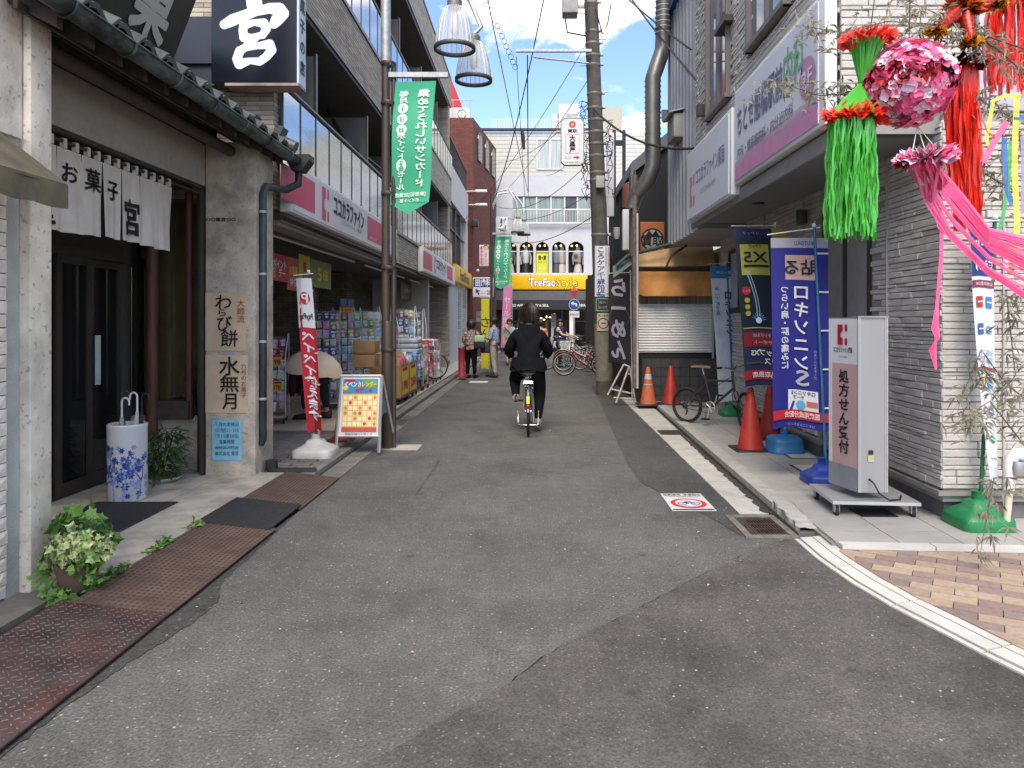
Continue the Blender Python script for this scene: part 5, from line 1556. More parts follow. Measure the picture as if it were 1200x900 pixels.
for z,h,a,L,d in stone_rows(3.12,6.9,5.62,10.68,rr):
 if any(w[0]-.03<a<w[1]+.03 and w[2]-.03<z<w[3]for w in UW):continue
 if z<3.95 and 5.7<a:continue
 idx+=1;s_=stone_mesh('S',L,h,d,idx);rest.add([(x+XU+.02,y+a,zz+z)for x,y,zz in s_.v],s_.f)
o=rest.build('stone_cladding',M_clad,ph);o['kind']='stuff'
# vertical sealant joints
for x in(3.47,4.0):
 m=MB();m.box(x-.006,x+.006,5.478,5.52,.29,3.05);m.build('sealant_joint',mat('sealant',(.36,.35,.33),.7),ph)
for y in(6.35,8.4,9.9):
 m=MB();m.box(wx(y)-.022,wx(y)+.02,y-.006,y+.006,.29,3.0);m.build('sealant_joint',MATS['sealant'],ph)
 # canopy under the overhang
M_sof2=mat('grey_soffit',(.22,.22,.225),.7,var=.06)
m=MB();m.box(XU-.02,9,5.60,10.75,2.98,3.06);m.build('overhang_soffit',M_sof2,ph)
m=MB();m.box(XU-.05,XU-.022,5.57,10.75,2.88,3.02);m.box(XU-.05,9,5.57,5.598,2.96,3.10);m.build('canopy_edge',mat('grey_canopy_trim',(.28,.27,.25),.5),ph)
m=MB();m.prism([(XU-.03,5.7,2.975),(XR,5.7,2.975),(XR,10.6,2.975),(XU-.03,10.6,2.975)],(0,0,-.02));m.build('soffit_board',M_sof2,ph)
for y in(6.4,8.8):
 m=MB();m.lathe([(.001,0),(.07,0),(.075,.012)],(2.65,y,2.94),16);m.build('downlight',M_black,ph)
 # upper windows
M_wg=mat('sky_window_glass',(.10,.13,.16),.04,var=.2,spec=.9)
for(y0,y1,z0,z1)in UW:
 m=MB();m.box(XU-.005,XU+.03,y0+.05,y1-.05,z0+.05,z1-.05);o=m.build('window',M_wg,ph)
 m=MB();m.box(XU-.06,XU+.03,y0,y0+.05,z0,z1);m.box(XU-.06,XU+.03,y1-.05,y1,z0,z1);m.box(XU-.08,XU+.03,y0-.02,y1+.02,z0,z0+.05);m.box(XU-.04,XU+.03,(y0+y1)/2-.03,(y0+y1)/2+.03,z0+.05,z1);m.build('window_frame',mat('taupe_frame',(.17,.15,.135),.5),o)
m=MB();m.box(XU-.12,XU-.01,8.6,9.1,5.05,5.12)
m.box(XU-.11,XU-.01,10.05,10.15,4.35,4.5);o=m.build('vent_box',M_bronze,ph)
# glazed opening
m=MB();m.prism([(wx(DOOR[0])+.12,DOOR[0],.1),(wx(DOOR[1])+.12,DOOR[1],.1),(wx(DOOR[1])+.14,DOOR[1],.1),(wx(DOOR[0])+.14,DOOR[0],.1)],(0,0,2.6));o=m.build('door_glass',mat('dark_shop_glass',(.07,.09,.075),.05,var=.4,scale=2,spec=.8),ph)
m=MB()
for y in(DOOR[0],(DOOR[0]+DOOR[1])/2,DOOR[1]):m.box(wx(y)-.0,wx(y)+.12,y-.03,y+.03,.08,2.72)
m.box(wx(DOOR[0]),wx(DOOR[0])+.12,DOOR[0]+.03,DOOR[1]-.03,2.68,2.74);m.box(XR,XR+.14,DOOR[0]+.03,DOOR[1]-.03,.08,.16);m.build('door_frame',M_bronze,o)
pr=Print(*plane_right_wall(XR+.135,7.75,1.0));pr.rect(.10,.25,.2,1.3,flat('8fa3a0'));pr.rect(.38,.62,.75,1.0,flat('b8a93c'));pr.rect(.62,.72,.1,1.35,flat('8d8a3c'));pr.build(o,'window_posters')
m=MB();m.box(wx(11.4)-.02,wx(11.4)+.03,WIN2[0]+.05,WIN2[1]-.05,1.75,2.6);o=m.build('window',mat('white_blind',(.45,.46,.46),.5),ph)
m=MB();m.box(wx(11.4)-.05,wx(11.4)+.03,WIN2[0],WIN2[0]+.05,1.7,2.65);m.box(wx(11.4)-.05,wx(11.4)+.03,WIN2[1]-.05,WIN2[1],1.7,2.65);m.box(wx(11.4)-.05,wx(11.4)+.03,WIN2[0]+.05,WIN2[1]-.05,1.7,1.75);m.box(wx(11.4)-.05,wx(11.4)+.03,WIN2[0]+.05,WIN2[1]-.05,2.6,2.65);m.build('window_frame',M_bwood,o)
m=MB();m.bbox(XR-.12,XR-.02,8.15,8.25,2.62,2.78,.01);m.build('wall_light',M_bronze,ph)
m=MB();m.bbox(3.32,3.85,5.53,5.575,3.12,3.95,.01);m.build('pale_wall_panel',mat('pale_lilac_panel',(.50,.50,.56),.4),ph)
# clinic sign and pharmacy sign
pinkc=mat('sign_magenta',(.58,.24,.42),.35,var=.08);lil=mat('sign_lilac_white',(.70,.72,.77),.4,var=.04,dirt=.2,dscale=1.5,dcol=(.5,.5,.5))
cs_=thing('clinic_sign','large pale clinic sign with pink lower band and magenta 2F disc','sign',(2.2,7,3.03))
m=MB();m.bbox(2.19,2.285,5.60,8.15,3.04,4.06,.01);m.build('frame',M_white,cs_)
m=MB();m.box(2.182,2.192,5.72,8.10,3.08,4.02);m.build('face',lil,cs_)
S_,n_=plane_right_wall(2.182,8.10,3.08);pr=Print(S_,n_)
W,H=2.38,.94
bluec=mat('sign_soft_blue',(.38,.44,.56),.35);cgrn=flat('64b07c',.4)
pr.poly([(0,0),(W,0),(W,.16),(1.6,.14),(.8,.19),(0,.10)],pinkc,1)
for i in range(3):pr.poly([(0,.10+i*.03),(.8,.19+i*.03),(1.6,.14+i*.03),(W,.16+i*.03),(W,.19+i*.03),(1.6,.17+i*.03),(.8,.22+i*.03),(0,.13+i*.03)],mat('sign_pink%d'%i,(.50+.01*i,.26+.09*i,.42+.04*i),.35),1)
pr.text('ちとせ船橋駅前',.84,.60,.34,flat('5a6480',.4),w=1.46,bold=.015,lv=3).text('内科',1.85,.64,.40,cgrn,w=.50,bold=.015,lv=3)
pr.text('内科・糖尿病内科・内分泌内科',.98,.27,.13,flat('4d5468',.4),w=1.72,lv=3)
pr.disc(2.17,.42,.17,pinkc,3,28);pr.text('2F',2.17,.42,.20,lil,w=.24,bold=.02,lv=5);pr.build(cs_)
ps=thing('pharmacy_sign','pale lilac pharmacy sign with faded red mark beyond the clinic sign','sign',(2.2,9.3,2.95))
m=MB();m.bbox(2.17,2.285,8.20,10.6,2.95,3.92,.01);m.build('frame',M_white,ps)
m=MB();m.box(2.162,2.172,8.30,10.55,2.98,3.88);m.build('face',lil,ps)
pr=Print(*plane_right_wall(2.162,10.55,2.98));cc_logo(pr,.34,.36,.42,flat('d88c8c',.4));pr.text('ココカラファイン薬局',1.33,.50,.24,flat('7a7f9c',.4),w=1.5,bold=.01).text('COCOKARA FINE',1.25,.27,.09,flat('9a9cae'),w=.8);pr.build(ps)
# ================================================================ metal clad building, awning shop, black gable
M_corr=mat('grey_metal_cladding',(.40,.42,.44),.45,metal=.3,var=.08,dirt=.2,dscale=2,dcol=(.2,.19,.18),stretch=(1,1,.3))
mc=thing('metal_clad_building','grey corrugated metal clad building with a blue roof edge','building',(3,12,3))
m=MB();m.box(2.42,6,10.8,13.45,2.9,6.9);m.box(3.4,6,12.5,15.2,0,2.9);m.build('wall',M_corr,mc)
um_=unit_box('grey_metal_cladding')
for i in range(10):piece('cladding_rib',um_,mc,(2.40,10.9+i*.26,4.9),scale=(.06,.10,4.0))
m=MB();m.box(2.3,6,10.78,13.5,6.9,7.1);m.build('blue_roof_edge',flat('27407e'),mc)
m=MB();m.box(2.3,4,13.46,13.55,5.2,5.4);m.build('ledge',M_corr,mc)
m=MB();m.box(2.385,2.40,11.0,11.7,3.1,3.6);m.build('wall_notice',flat('a8553c'),mc)
du=thing('exhaust_duct','thick dented grey spiral duct climbing the metal building','duct',(2.25,13,3.4))
def dp(px,py,Y):return P(px,py,Y)
pts=[dp(782,-260,12.9),dp(777,45,12.9),dp(776,60,12.9),dp(769,80,12.8),dp(765,92,12.8),dp(765,195,12.8),dp(760,210,12.8),dp(745,228,13.0),dp(740,245,13.0)]
M_duct=mat('dented_duct',(.20,.195,.18),.42,metal=.6,var=.25,scale=4,dirt=.45,dscale=4,dcol=(.14,.11,.08),bump=.3,bscale=12)
m=MB();m.tube(pts,[.135,.135,.135,.135,.135,.135,.14,.13,.12],16);m.build('duct_body',M_duct,du)
for i in range(46):
 py=-60+i*6.2;px=777+(45-py)*.016 if py<45 else 765 if py>92 else None
 if px is None or py>195:continue
 c=dp(px,py,12.85);m=MB();m.lathe([(.136,-.012),(.149,0),(.136,.012)],c,14);m.build('duct_seam',M_galv,du)
m=MB();m.tube([dp(741,200,13.2),dp(741,300,13.2)],.06,8);m.build('side_pipe',M_duct,du)
wm=thing('electric_meter_box','grey weathered junction box high on the metal wall','meter box',(2.3,12,4.2))
m=MB();m.bbox(2.22,2.39,11.9,12.5,hz(164,12.1),hz(136,12.1),.02);m.build('box',mat('ivory_metal',(.36,.35,.31),.6,dirt=.4,dscale=6),wm)
m=MB();m.prism([(2.15,11.85,hz(134,12)),(2.40,11.85,hz(130,12)),(2.40,11.85,hz(129,12)),(2.15,11.85,hz(133,12))],(0,.7,0));m.build('rain_hood',M_alu,wm)
bg=thing('black_gable_house','black walled house with a sloping roof behind the awning shop','building',(2.8,16,0))
m=MB();m.prism([(gx(737,15.6),15.6,0),(3.3,15.6,0),(3.3,15.6,hz(150,15.6)),(gx(741,15.6),15.6,hz(205,15.6))],(0,5,0));m.build('wall',M_dark,bg)
m=MB();m.prism([(gx(738,15.5),15.5,hz(205,15.5)),(3.3,15.5,hz(147,15.5)),(3.3,15.5,hz(130,15.5)),(gx(740,15.5),15.5,hz(190,15.5))],(0,5.2,0));m.build('roof',mat('slate_roof',(.13,.14,.16),.6),bg)
m=MB();m.box(1.92,2.4,14.7,15.5,0,3.0);m.build('dark_porch',M_dark,bg)
ws=thing('awning_shop','small shuttered shop front under an old orange awning','shop',(2.6,14,0))
YA=13.6
m=MB();m.box(gx(751,YA),3.42,YA,YA+1.0,0,hz(415,YA));m.build('tile_base_core',M_dark,ws)
mat('charcoal_tile',(.055,.055,.055),.5,var=.2,scale=10,rand=.15)
uc=unit_box('charcoal_tile')
for j in range(5):
 for i in range(8):
  piece('wall_tile',uc,ws,(gx(752,YA)+.09+i*.175,YA-.006,.10+j*.168),scale=(.168,.02,.16))
m=MB();m.box(gx(748,YA),3.42,YA+.15,YA+1,hz(415,YA),2.82);m.build('upper_core',mat('dull_wood_wall',(.16,.14,.11),.8),ws)
M_sht=mat('silver_shutter',(.80,.80,.76),.5,var=.04)
m=MB();m.box(gx(748.5,YA),gx(834,YA),YA-.02,YA+.03,hz(413,YA),hz(358,YA));sh=m.build('shutter_panel',M_sht,ws)
n=17
for i in range(n):
 z=hz(412,YA)+(hz(358,YA)-hz(412,YA))*(i+.5)/n
 m=MB();m.prism([(gx(749,YA),YA-.022,z-.022),(gx(749,YA),YA-.045,z-.006),(gx(749,YA),YA-.022,z+.02)],(gx(833,YA)-gx(749,YA),0,0));m.build('shutter_slat',M_sht,ws)
m=MB();m.box(gx(748,YA),gx(835,YA),YA-.05,YA-.021,hz(358,YA),hz(356.5,YA));m.box(gx(834,YA),gx(836,YA),YA-.05,YA,hz(420,YA),hz(358,YA));m.build('shutter_frame',M_alu,ws)
m=MB();m.box(gx(760,YA),gx(838,YA),YA+.05,YA+.14,hz(357,YA),hz(344,YA));m.build('slatted_fascia',mat('old_slats',(.24,.22,.17),.8,var=.5,scale=14,stretch=(3,1,.1)),ws)
awn=thing('orange_awning','faded orange awning with torn green top edge above the shutter','awning',(2.6,13.3,2))
M_or=mat('faded_orange_canvas',(.70,.31,.09),.8,var=.22,scale=2.5,dirt=.4,dscale=3,dcol=(.22,.12,.06),bump=.2);M_tn=mat('tan_canvas',(.56,.36,.16),.8,var=.15,dirt=.3)
m=MB();m.grid(lambda u,v:(gx(747+92*u,13.3),13.3+.03*math.sin(u*18)*v,hz(318+(27 if u<.05 else 29)*v,13.3)),24,6);m.build('orange_drop',M_or,awn)
m=MB();m.grid(lambda u,v:(gx(747+92*u,13.25),13.25+.3*(1-v),hz((297-18*u)*(1-v)+314*v,13.25)),16,4);m.build('tan_canopy',M_tn,awn)
m=MB();m.tube([dp(722,312,13.2),dp(735,300,13.2),dp(755,294,13.2),dp(790,285,13.2),dp(838,277,13.2)],.035,6);m.build('torn_green_edge',mat('old_green_canvas',(.05,.085,.07),.8,var=.3),awn)
m=MB();m.grid(lambda u,v:(gx(718+28*u,13.3),13.3-.1*v,hz(312-12*u+(14-8*u)*v,13.3)),6,3);m.build('side_flap',mat('grey_green_canvas',(.10,.14,.12),.8,var=.3),awn)
m=MB();m.tube([dp(747,313,13.15),dp(838,313,13.15)],.018,6);m.tube([dp(781,312,13.1),dp(786,300,13.1),dp(804,288,13.1),dp(806,283,13.1)],.022,6);m.build('awning_frame',M_bronze,awn)
def p_(pr,W,H):
 pr.ring(W/2,.44*H,.225,.03,ink,1);pr.disc(W/2,.44*H,.195,mat('cream_disc',(.5,.45,.38)),1);
 pr.poly([(W/2-.15,.52*H),(W/2-.07,.74*H),(W/2,.60*H),(W/2+.07,.74*H),(W/2+.15,.52*H)],ink,2)
 pr.text('買取',W/2,.40*H,.24,ink,w=.40,heavy=.02,lv=3)
flat_sign('buying_sign','orange sign with black circular emblem above the orange awning','sign',gx(750.5,14.6),gx(778.5,14.6),14.6,hz(297,14.6),hz(260,14.6),mat('orange_board',(.55,.17,.05),.5),p_,.08)
# rusty post, white box, black frame tower
t=thing('rusty_post','thin rusty grey post in front of the shutter shop','post',(gx(745,12.9),12.9,0))
m=MB();m.cyl(dp(744,455,12.9),dp(744,205,12.9),.045,8);m.build('post_shaft',mat('rust_grey_steel',(.15,.12,.10),.7,var=.5,scale=10),t)
m=MB();m.cyl(dp(747,455,12.8),dp(747,250,12.8),.022,6);m.build('conduit',mat('pvc_grey',(.45,.45,.43),.5),t)
t=thing('white_meter_cabinet','tall white cabinet box mounted behind the utility pole','box',(gx(736,14),14,2.5))
m=MB();m.bbox(gx(730,14),gx(743,14),14,14.2,hz(293,14),hz(245,14),.02);m.build('cabinet',M_white,t)
m=MB();m.lathe([(.12,0),(.12,.3),(.10,.45),(.001,.5)],(gx(737,14),14.1,hz(243,14)),12);m.build('rusty_cap',mat('rust_red',(.14,.045,.03),.7,var=.4),t)
t=thing('black_sign_frame','black steel sign frame with a blank white vertical panel behind the pole','sign frame',(gx(727,17.6),17.6,0))
m=MB()
for px in(720,731.5):m.box(gx(px-1.8,17.6),gx(px+1.8,17.6),17.6,17.7,0,hz(152,17.6))
for py in(167,245,300):m.box(gx(721.8,17.6),gx(729.7,17.6),17.61,17.69,hz(py+3,17.6),hz(py-3,17.6))
m.build('frame',mat('navy_black_steel',(.012,.016,.03),.5),t)
m=MB();m.bbox(gx(711,17.5),gx(719.8,17.5),17.5,17.6,hz(254,17.5),hz(155,17.5),.02);m.build('sign_panel',M_swht,t)
m=MB();m.box(gx(716,18.5),4.5,18.5,28,0,3.1);single(m,'dark_shopfront',M_dark,'dark low shop behind the utility pole on the right','shop')
m=MB();m.prism([(gx(689,30),30,2.4),(gx(716,30),30,2.9),(gx(716,30),30,3.0),(gx(702,30),30,2.9)],(0,2,0));single(m,'grey_market_canopy',mat('grey_market_canvas',(.10,.10,.11),.8),'small grey peaked canopy at the far right corner','canopy')
# ================================================================ lamp posts, banners, flags, pole, wires
M_brn=mat('brown_post_paint',(.075,.06,.048),.45,metal=.3,var=.15,dirt=.2,dscale=6)
M_lens=mat('lamp_lens',(.70,.72,.73),.45,alpha=.42,var=.05)
M_ring=mat('lamp_ring',(.09,.095,.085),.5,metal=.4)
def bell_lamp(t,c,r,h):
 """ribbed bell shade with a collar and ring"""
 x,y,z=c
 m=MB();m.lathe([(r*.34,h),(r*.55,h*.9),(r*.78,h*.6),(r*.93,h*.25),(r*.97,0)],c,40)
 o=m.build('lamp_shade',M_lens,t)
 for k in range(24):
  a=2*math.pi*k/24;ca,sa=math.cos(a),math.sin(a)
  m=MB();m.tube([(x+r*q*ca,y+r*q*sa,z+h*w)for q,w in((.36,1),(.56,.9),(.79,.6),(.94,.25),(.98,0))],.0035,4);m.build('shade_rib',M_alu,o)
 m=MB();m.lathe([(r*.96,.02),(r*1.04,.015),(r*1.04,-.03),(r*.9,-.03),(r*.9,.0),(r*.96,.02)],c,32);m.build('lamp_ring',M_ring,t)
 m=MB();m.lathe([(r*.38,h*.97),(r*.4,h*1.0),(r*.36,h*1.08),(r*.38,h*1.12),(r*.3,h*1.18),(.03,h*1.2)],c,24);m.build('lamp_collar',mat('lamp_collar_grey',(.20,.20,.18),.5,metal=.5),t)
 m=MB();m.lathe([(.02,h*.9),(.05,h*.7),(.05,h*.35),(.001,h*.25)],c,12);m.build('bulb',M_white,t)
def nbanner(t,S,W,Hh,point,m_,prt,tilt=0):
 def surf(a,b):return S(a,b)
 mb=MB();mb.grid(lambda u,v:surf(u*W,-v*(Hh-point)-(v==1)*0),8,24)
 mb.add([surf(0,-(Hh-point)),surf(W/2,-Hh),surf(W,-(Hh-point)),surf(W/2,-(Hh-point))],[(0,1,3),(3,1,2)])
 mb.build('cloth',m_,t);pr=Print(surf,(0,-1,0),.006);prt(pr,W,Hh);pr.build(t)
M_bgr=mat('banner_green',(.045,.39,.215),.7,var=.08,scale=2);M_bwh=flat('d9ece0')
def green_print(pr,W,H):
 pr.text('集めてうれしいサンカード',W*.73,-H*.43,H*.062,M_bwh,vert=True,mirror=True,bold=.03,w=1.5)
 pr.text('毎月',W*.24,-H*.115,H*.048,M_bwh,vert=True,mirror=True,bold=.03,w=1.5)
 for i,s_ in enumerate(('3','13','23')):
  pr.disc(W*.24,-H*(.20+.082*i),W*.13,M_bwh,1);pr.text(s_,W*.24,-H*(.20+.082*i),H*.042,M_bgr,mirror=True,bold=.03,lv=3)
 pr.text('ポイント',W*.24,-H*.49,H*.05,M_bwh,vert=True,mirror=True,bold=.03,w=1.4)
 pr.disc(W*.24,-H*.635,W*.13,M_bwh,1,ry=H*.05);pr.text('２倍',W*.24,-H*.635,H*.04,M_bgr,vert=True,mirror=True,bold=.03,lv=3)
 pr.text('セール',W*.24,-H*.745,H*.048,M_bwh,vert=True,mirror=True,bold=.03,w=1.4)
 pr.text('[商店街]加盟店',W*.5,-H*.855,H*.035,M_bwh,mirror=True,w=W*.8,bold=.02).text('ポイント部',W*.5,-H*.90,H*.03,M_bwh,mirror=True,w=W*.5,bold=.02)
def lamp_post(label,blabel,px,Y,zarm,k,lamps,base=0):
 x=gx(px,Y)
 t=thing('street_lamp',label,'street lamp',(x,Y,0),'bell shaped street lamps')
 m=MB();m.tube([(x,Y,0),(x,Y,hz(72,9)if k==1 else 5.4)],.05*k,14);m.build('post',M_brn,t)
 m=MB();m.tube([(x+.095,Y+.02,0),(x+.095,Y+.02,4.7)],.03*k,10);m.build('side_pipe',M_brn,t)
 if k==1:
  m=MB();m.tube([(x,Y,4.7),(x,Y,8.2)],.06,14);m.build('upper_post',M_galv,t)
  m=MB();m.lathe([(.062,0),(.07,.01),(.07,1.5),(.055,1.55)],(x+.02,Y,.0),14);m.build('post_sleeve',M_brn,t)
  for z in(1.2,2.2,3.1,4.2,4.68):
   m=MB();m.lathe([(.085,-.02),(.09,0),(.085,.02)],(x+.03,Y,z),14);m.build('clamp_band',M_brn,t)
 for(lx,lz,r,h,yo)in lamps:
  c=(x+lx,Y+yo,lz);top=lz+h*1.18
  m=MB();m.tube([(x,Y,top+.2),(x+lx*.2,Y+yo*.4,top+.75),(x+lx*.65,Y+yo,top+.85),(x+lx*.95,Y+yo,top+.45),(x+lx+(.1 if k==1 else 0),Y+yo,top+.1),(x+lx,Y+yo,top)],.03,8);m.build('lamp_arm',M_alu,t)
  bell_lamp(t,c,r,h)
 m=MB();m.box(x,x+.76,Y-.03,Y+.03,zarm,zarm+.06);m.build('banner_arm',M_galv,t)
 b=thing('green_banner',blabel,'banner',(x+.3,Y,zarm-1.7),'green sun card banners on the lamp posts')
 W,H=.49,1.60
 S=lambda a,q:(x+.13+a+q*.06+.012*math.sin(q*4),Y-.05-.05*math.sin((a/W)*3+q*1.2)*(-q/H)-.02*math.sin(q*6),zarm-.07+q*1.0+a*.03)
 nbanner(b,S,W,H,.13,M_bgr,green_print)
lamp_post('brown street lamp with two bell shades and a banner arm near the kerb','large green vertical banner hanging from the nearest lamp post',452,9.0,hz(91,9),1,[(.84,hz(56,9),.245,.50,0),(1.02,hz(93,9.6),.235,.49,.6)])
lamp_post('slim far street lamp with paired arched lamps before the brick building','small distant green banner on the far lamp post',576,22.5,hz(275,22.5),.9,[(.80,hz(272,22.5),.20,.40,0),(.98,hz(273,22.5),.2,.4,.4)])
t=thing('blue_white_sign','small white sign with blue letters on the far lamp post','sign',(gx(588,23),23,3.9))
m=MB();m.bbox(gx(581,23),gx(595,23),23,23.1,hz(273,23),hz(254,23),.01);m.build('panel',M_swht,t)
S_,n_=plane_xz(gx(589.5,23),23,hz(263.5,23));pr=Print(S_,n_);pr.text('村田',0,0,.21,flat('2c5c96'),vert=True,bold=.03).build(t)
t=thing('horn_speaker','white horn speaker clamped to the far lamp post','speaker',(gx(584,22.4),22.3,4.2))
m=MB();m.lathe([(.03,0),(.05,.08),(.12,.2)],(gx(584,22.4),22.25,hz(268,22.3)),12,'X');m.build('horn',M_white,t)
def base_tank(name,label,c,w,h,m_,cat='flag base',round_=False):
 t=thing(name,label,cat,c)
 x,y,z=c
 m=MB()
 n=28
 def ring(k,zz):
  out=[]
  for i in range(n):
   a=2*math.pi*i/n;e=.35 if not round_ else .55
   cx=math.copysign(abs(math.cos(a))**e,math.cos(a));sy=math.copysign(abs(math.sin(a))**e,math.sin(a))
   out.append((x+w/2*k*cx,y+w/2*k*sy,z+zz))
  return out
 prof=[(.98,0),(1.0,.05*h),(.99,.36*h),(.95,.44*h),(.60,.62*h),(.46,.70*h),(.38,.86*h),(.2,.92*h),(.14,.95*h),(.13,1.15*h)]if not round_ else[(.97,0),(1,.06*h),(1.0,.22*h),(.95,.24*h),(.95,.62*h),(.88,.82*h),(.70,.92*h),(.3,.95*h),(.16,1.0*h),(.12,1.3*h)]
 vs=[];
 for k,zz in prof:vs+=ring(k,zz)
 fs=[(j*n+i,j*n+(i+1)%n,(j+1)*n+(i+1)%n,(j+1)*n+i)for j in range(len(prof)-1)for i in range(n)]
 m.add(vs,fs,True);m.add(vs[-n:],[tuple(range(n))]);m.build('tank',m_,t)
 m=MB();m.lathe([(.16*w/2+.012,0),(.16*w/2+.012,.05),(.05,.06)],(x,y,z+(.9 if not round_ else 1.0)*h),14);m.build('screw_cap',m_,t)
 return t
def nobori(name,label,top,W,H,m_,prt,pole,mpole,wave=.03,ang=0,sway=0,lean=0,taper=0.0,group=None,mirror=True):
 """vertical flag: top = left upper corner; pole = list of points"""
 t=thing(name,label,'flag',(top[0],top[1],top[2]-H),group)
 ca,sa=math.cos(ang),math.sin(ang)
 def S(a,b):
  q=-b/H;a2=a if not taper else W-(W-a)*(1-taper*q*q)
  d=wave*math.sin(a/W*4.2+q*3)*(.3+.7*q)+sway*q*q
  return(top[0]+a2*ca+d*sa+lean*q,top[1]+a2*sa-d*ca,top[2]+b+.02*math.sin(a/W*5)*q)
 mb=MB();mb.grid(lambda u,v:S(u*W,-v*H),14,40);mb.build('cloth',m_,t)
 pr=Print(S,(sa,-ca,0),.004);prt(pr,W,H);pr.build(t)
 if pole:
  m=MB();m.tube(pole,.014,10);m.build('pole',mpole,t)
  tp=Vector(pole[-1]);m=MB();m.tube([tp+Vector((.05,0,-.02)),S(-.03,.03)],.006,6);m.build('cross_rod',M_wp,t)
  m=MB();m.sphere(tp,.022,8,6);m.build('pole_cap',M_wp,t)
  for k in range(5):
   q=.08+.2*k;a=S(W,-H*q);pp_=Vector(pole[0]).lerp(tp,1-min(1,(tp.z-a[2])/max(.1,tp.z-pole[0][2])))
   m=MB();m.tube([a,pp_],.010,6);m.build('loop',M_wp,t)
 return t
 # red flag by the sweet shop
xw=gx(371,8.05)
base_tank('white_tank','white square water tank base under the red and white flag',(gx(370,8.15),8.15,.05),.44,.22,mat('aged_white_plastic',(.60,.59,.55),.45,var=.06,dirt=.25,dscale=8))
def p_(pr,W,H):
 pr.rect(0,W,-.32*H,0,M_swht,1,6);pr.disc(W*.5,-.13*H,W*.32,flat('c81e2c'),2,ry=W*.42);pr.text('P',W*.5,-.13*H,.15,M_swht,mirror=True,lv=4,bold=.02)
 pr.text('PayPay',W*.5,-.245*H,.09,ink,mirror=True,w=W*.8,bold=.02,lv=4)
 pr.text('ペイペイ使えます。',W*.5,-.67*H,.125,M_swht,vert=True,mirror=True,bold=.03,lv=2)
nobori('red_flag','red and white vertical flag standing on the white tank by the shop',(gx(347,8.1),8.1,hz(326,8.1)),.165,1.70,mat('flag_red',(.50,.018,.03),.7,var=.08),p_,[(gx(371,8.15),8.15,.25),(gx(361,8.15),8.17,hz(318,8.1))],M_brn,wave=.05,lean=.13)
# calendar A-board
ab=thing('calendar_board','silver A frame board with an event calendar poster','sandwich board',(gx(421,8.6),8.6,.03))
Ya=8.62;xl,xr_=gx(396,Ya),gx(446,Ya);zt,zb_=hz(441,Ya),hz(510,Ya)
ty=lambda z:Ya-.10+(z-0)*.16
def bar(m,a,b,w=.012):m.tube([a,b],w,4)
m=MB();bar(m,(xl,ty(0),0.03),(xl+.03,ty(zt),zt),.018);bar(m,(xr_,ty(0),.03),(xr_-.0,ty(zt),zt),.018);bar(m,(xl+.02,ty(zt),zt),(xr_,ty(zt),zt),.018);bar(m,(xl,ty(zb_),zb_),(xr_,ty(zb_),zb_),.018);m.build('front_frame',M_alu,ab)
m=MB();bar(m,(xl+.03,ty(zt)+.03,zt),(xl,ty(zt)+.45,.03),.018);bar(m,(xr_,ty(zt)+.03,zt),(xr_+.09,ty(zt)+.42,.0),.018);m.add([(xl+.02,ty(zt)+.04,zt),(xr_,ty(zt)+.04,zt),(xr_+.06,ty(zt)+.36,.25),(xl,ty(zt)+.36,.25)],[(0,1,2,3)]);m.build('rear_frame',M_galv,ab)
m=MB();m.add([(xl+.02,ty(zb_),zb_),(xr_-.01,ty(zb_),zb_),(xr_-.01,ty(zt),zt),(xl+.035,ty(zt),zt)],[(0,1,2,3)]);m.build('panel',M_swht,ab)
W,H=xr_-xl-.05,zt-zb_
pr=Print(lambda a,b:(xl+.035+a,ty(zb_+b),zb_+b),(0,-1,.1),.004)
pr.rect(.02,W-.02,.70*H,.95*H,flat('3c86b8'),1).rect(.02,W-.02,.12*H,.70*H,flat('e2b23e'),1).rect(.02,W-.02,.07*H,.145*H,flat('c0504a'),2)
pr.text('イベント',W*.3,.86*H,.075,wht,w=.2,bold=.03,lv=3).text('カレンダー',W*.68,.86*H,.065,yel,w=.22,bold=.03,lv=3).rect(W*.1,W*.36,.91*H,.945*H,dred,3).text('お楽しみ',W*.6,.765*H,.05,dred,w=.2,bold=.03,lv=3)
pr.poly([(W*.55,.93*H),(W*.8,.945*H),(W*.94,.90*H),(W*.9,.8*H),(W*.7,.79*H)],flat('5fa05a'),2).disc(W*.12,.80*H,.03,flat('e8c83a'),2).disc(W*.16,.76*H,.02,flat('5fa05a'),2)
rr=random.Random(9)
for i in range(7):
 for j in range(6):
  a=.03+i*(W-.05)/7;b=.16*H+j*.088*H
  pr.rect(a,a+(W-.05)/7-.008,b,b+.078*H,flat('f0dfae'),2)
  if rr.random()<.22:pr.disc(a+.028,b+.03,.02,rr.choice((flat('d98a2c'),flat('c0504a'),flat('c8963c'))),3)
pr.text('開催店舗のお知らせ',W*.5,.035*H,.03,gry,w=W*.7,lv=3);pr.build(ab,'poster_print')
M_conered=mat('cone_red',(.50,.03,.018),.5,var=.18,dirt=.45,dscale=9,dcol=(.22,.05,.035));M_coneor=mat('cone_orange',(.55,.12,.035),.6,var=.15,dirt=.5,dscale=7,dcol=(.3,.14,.08))
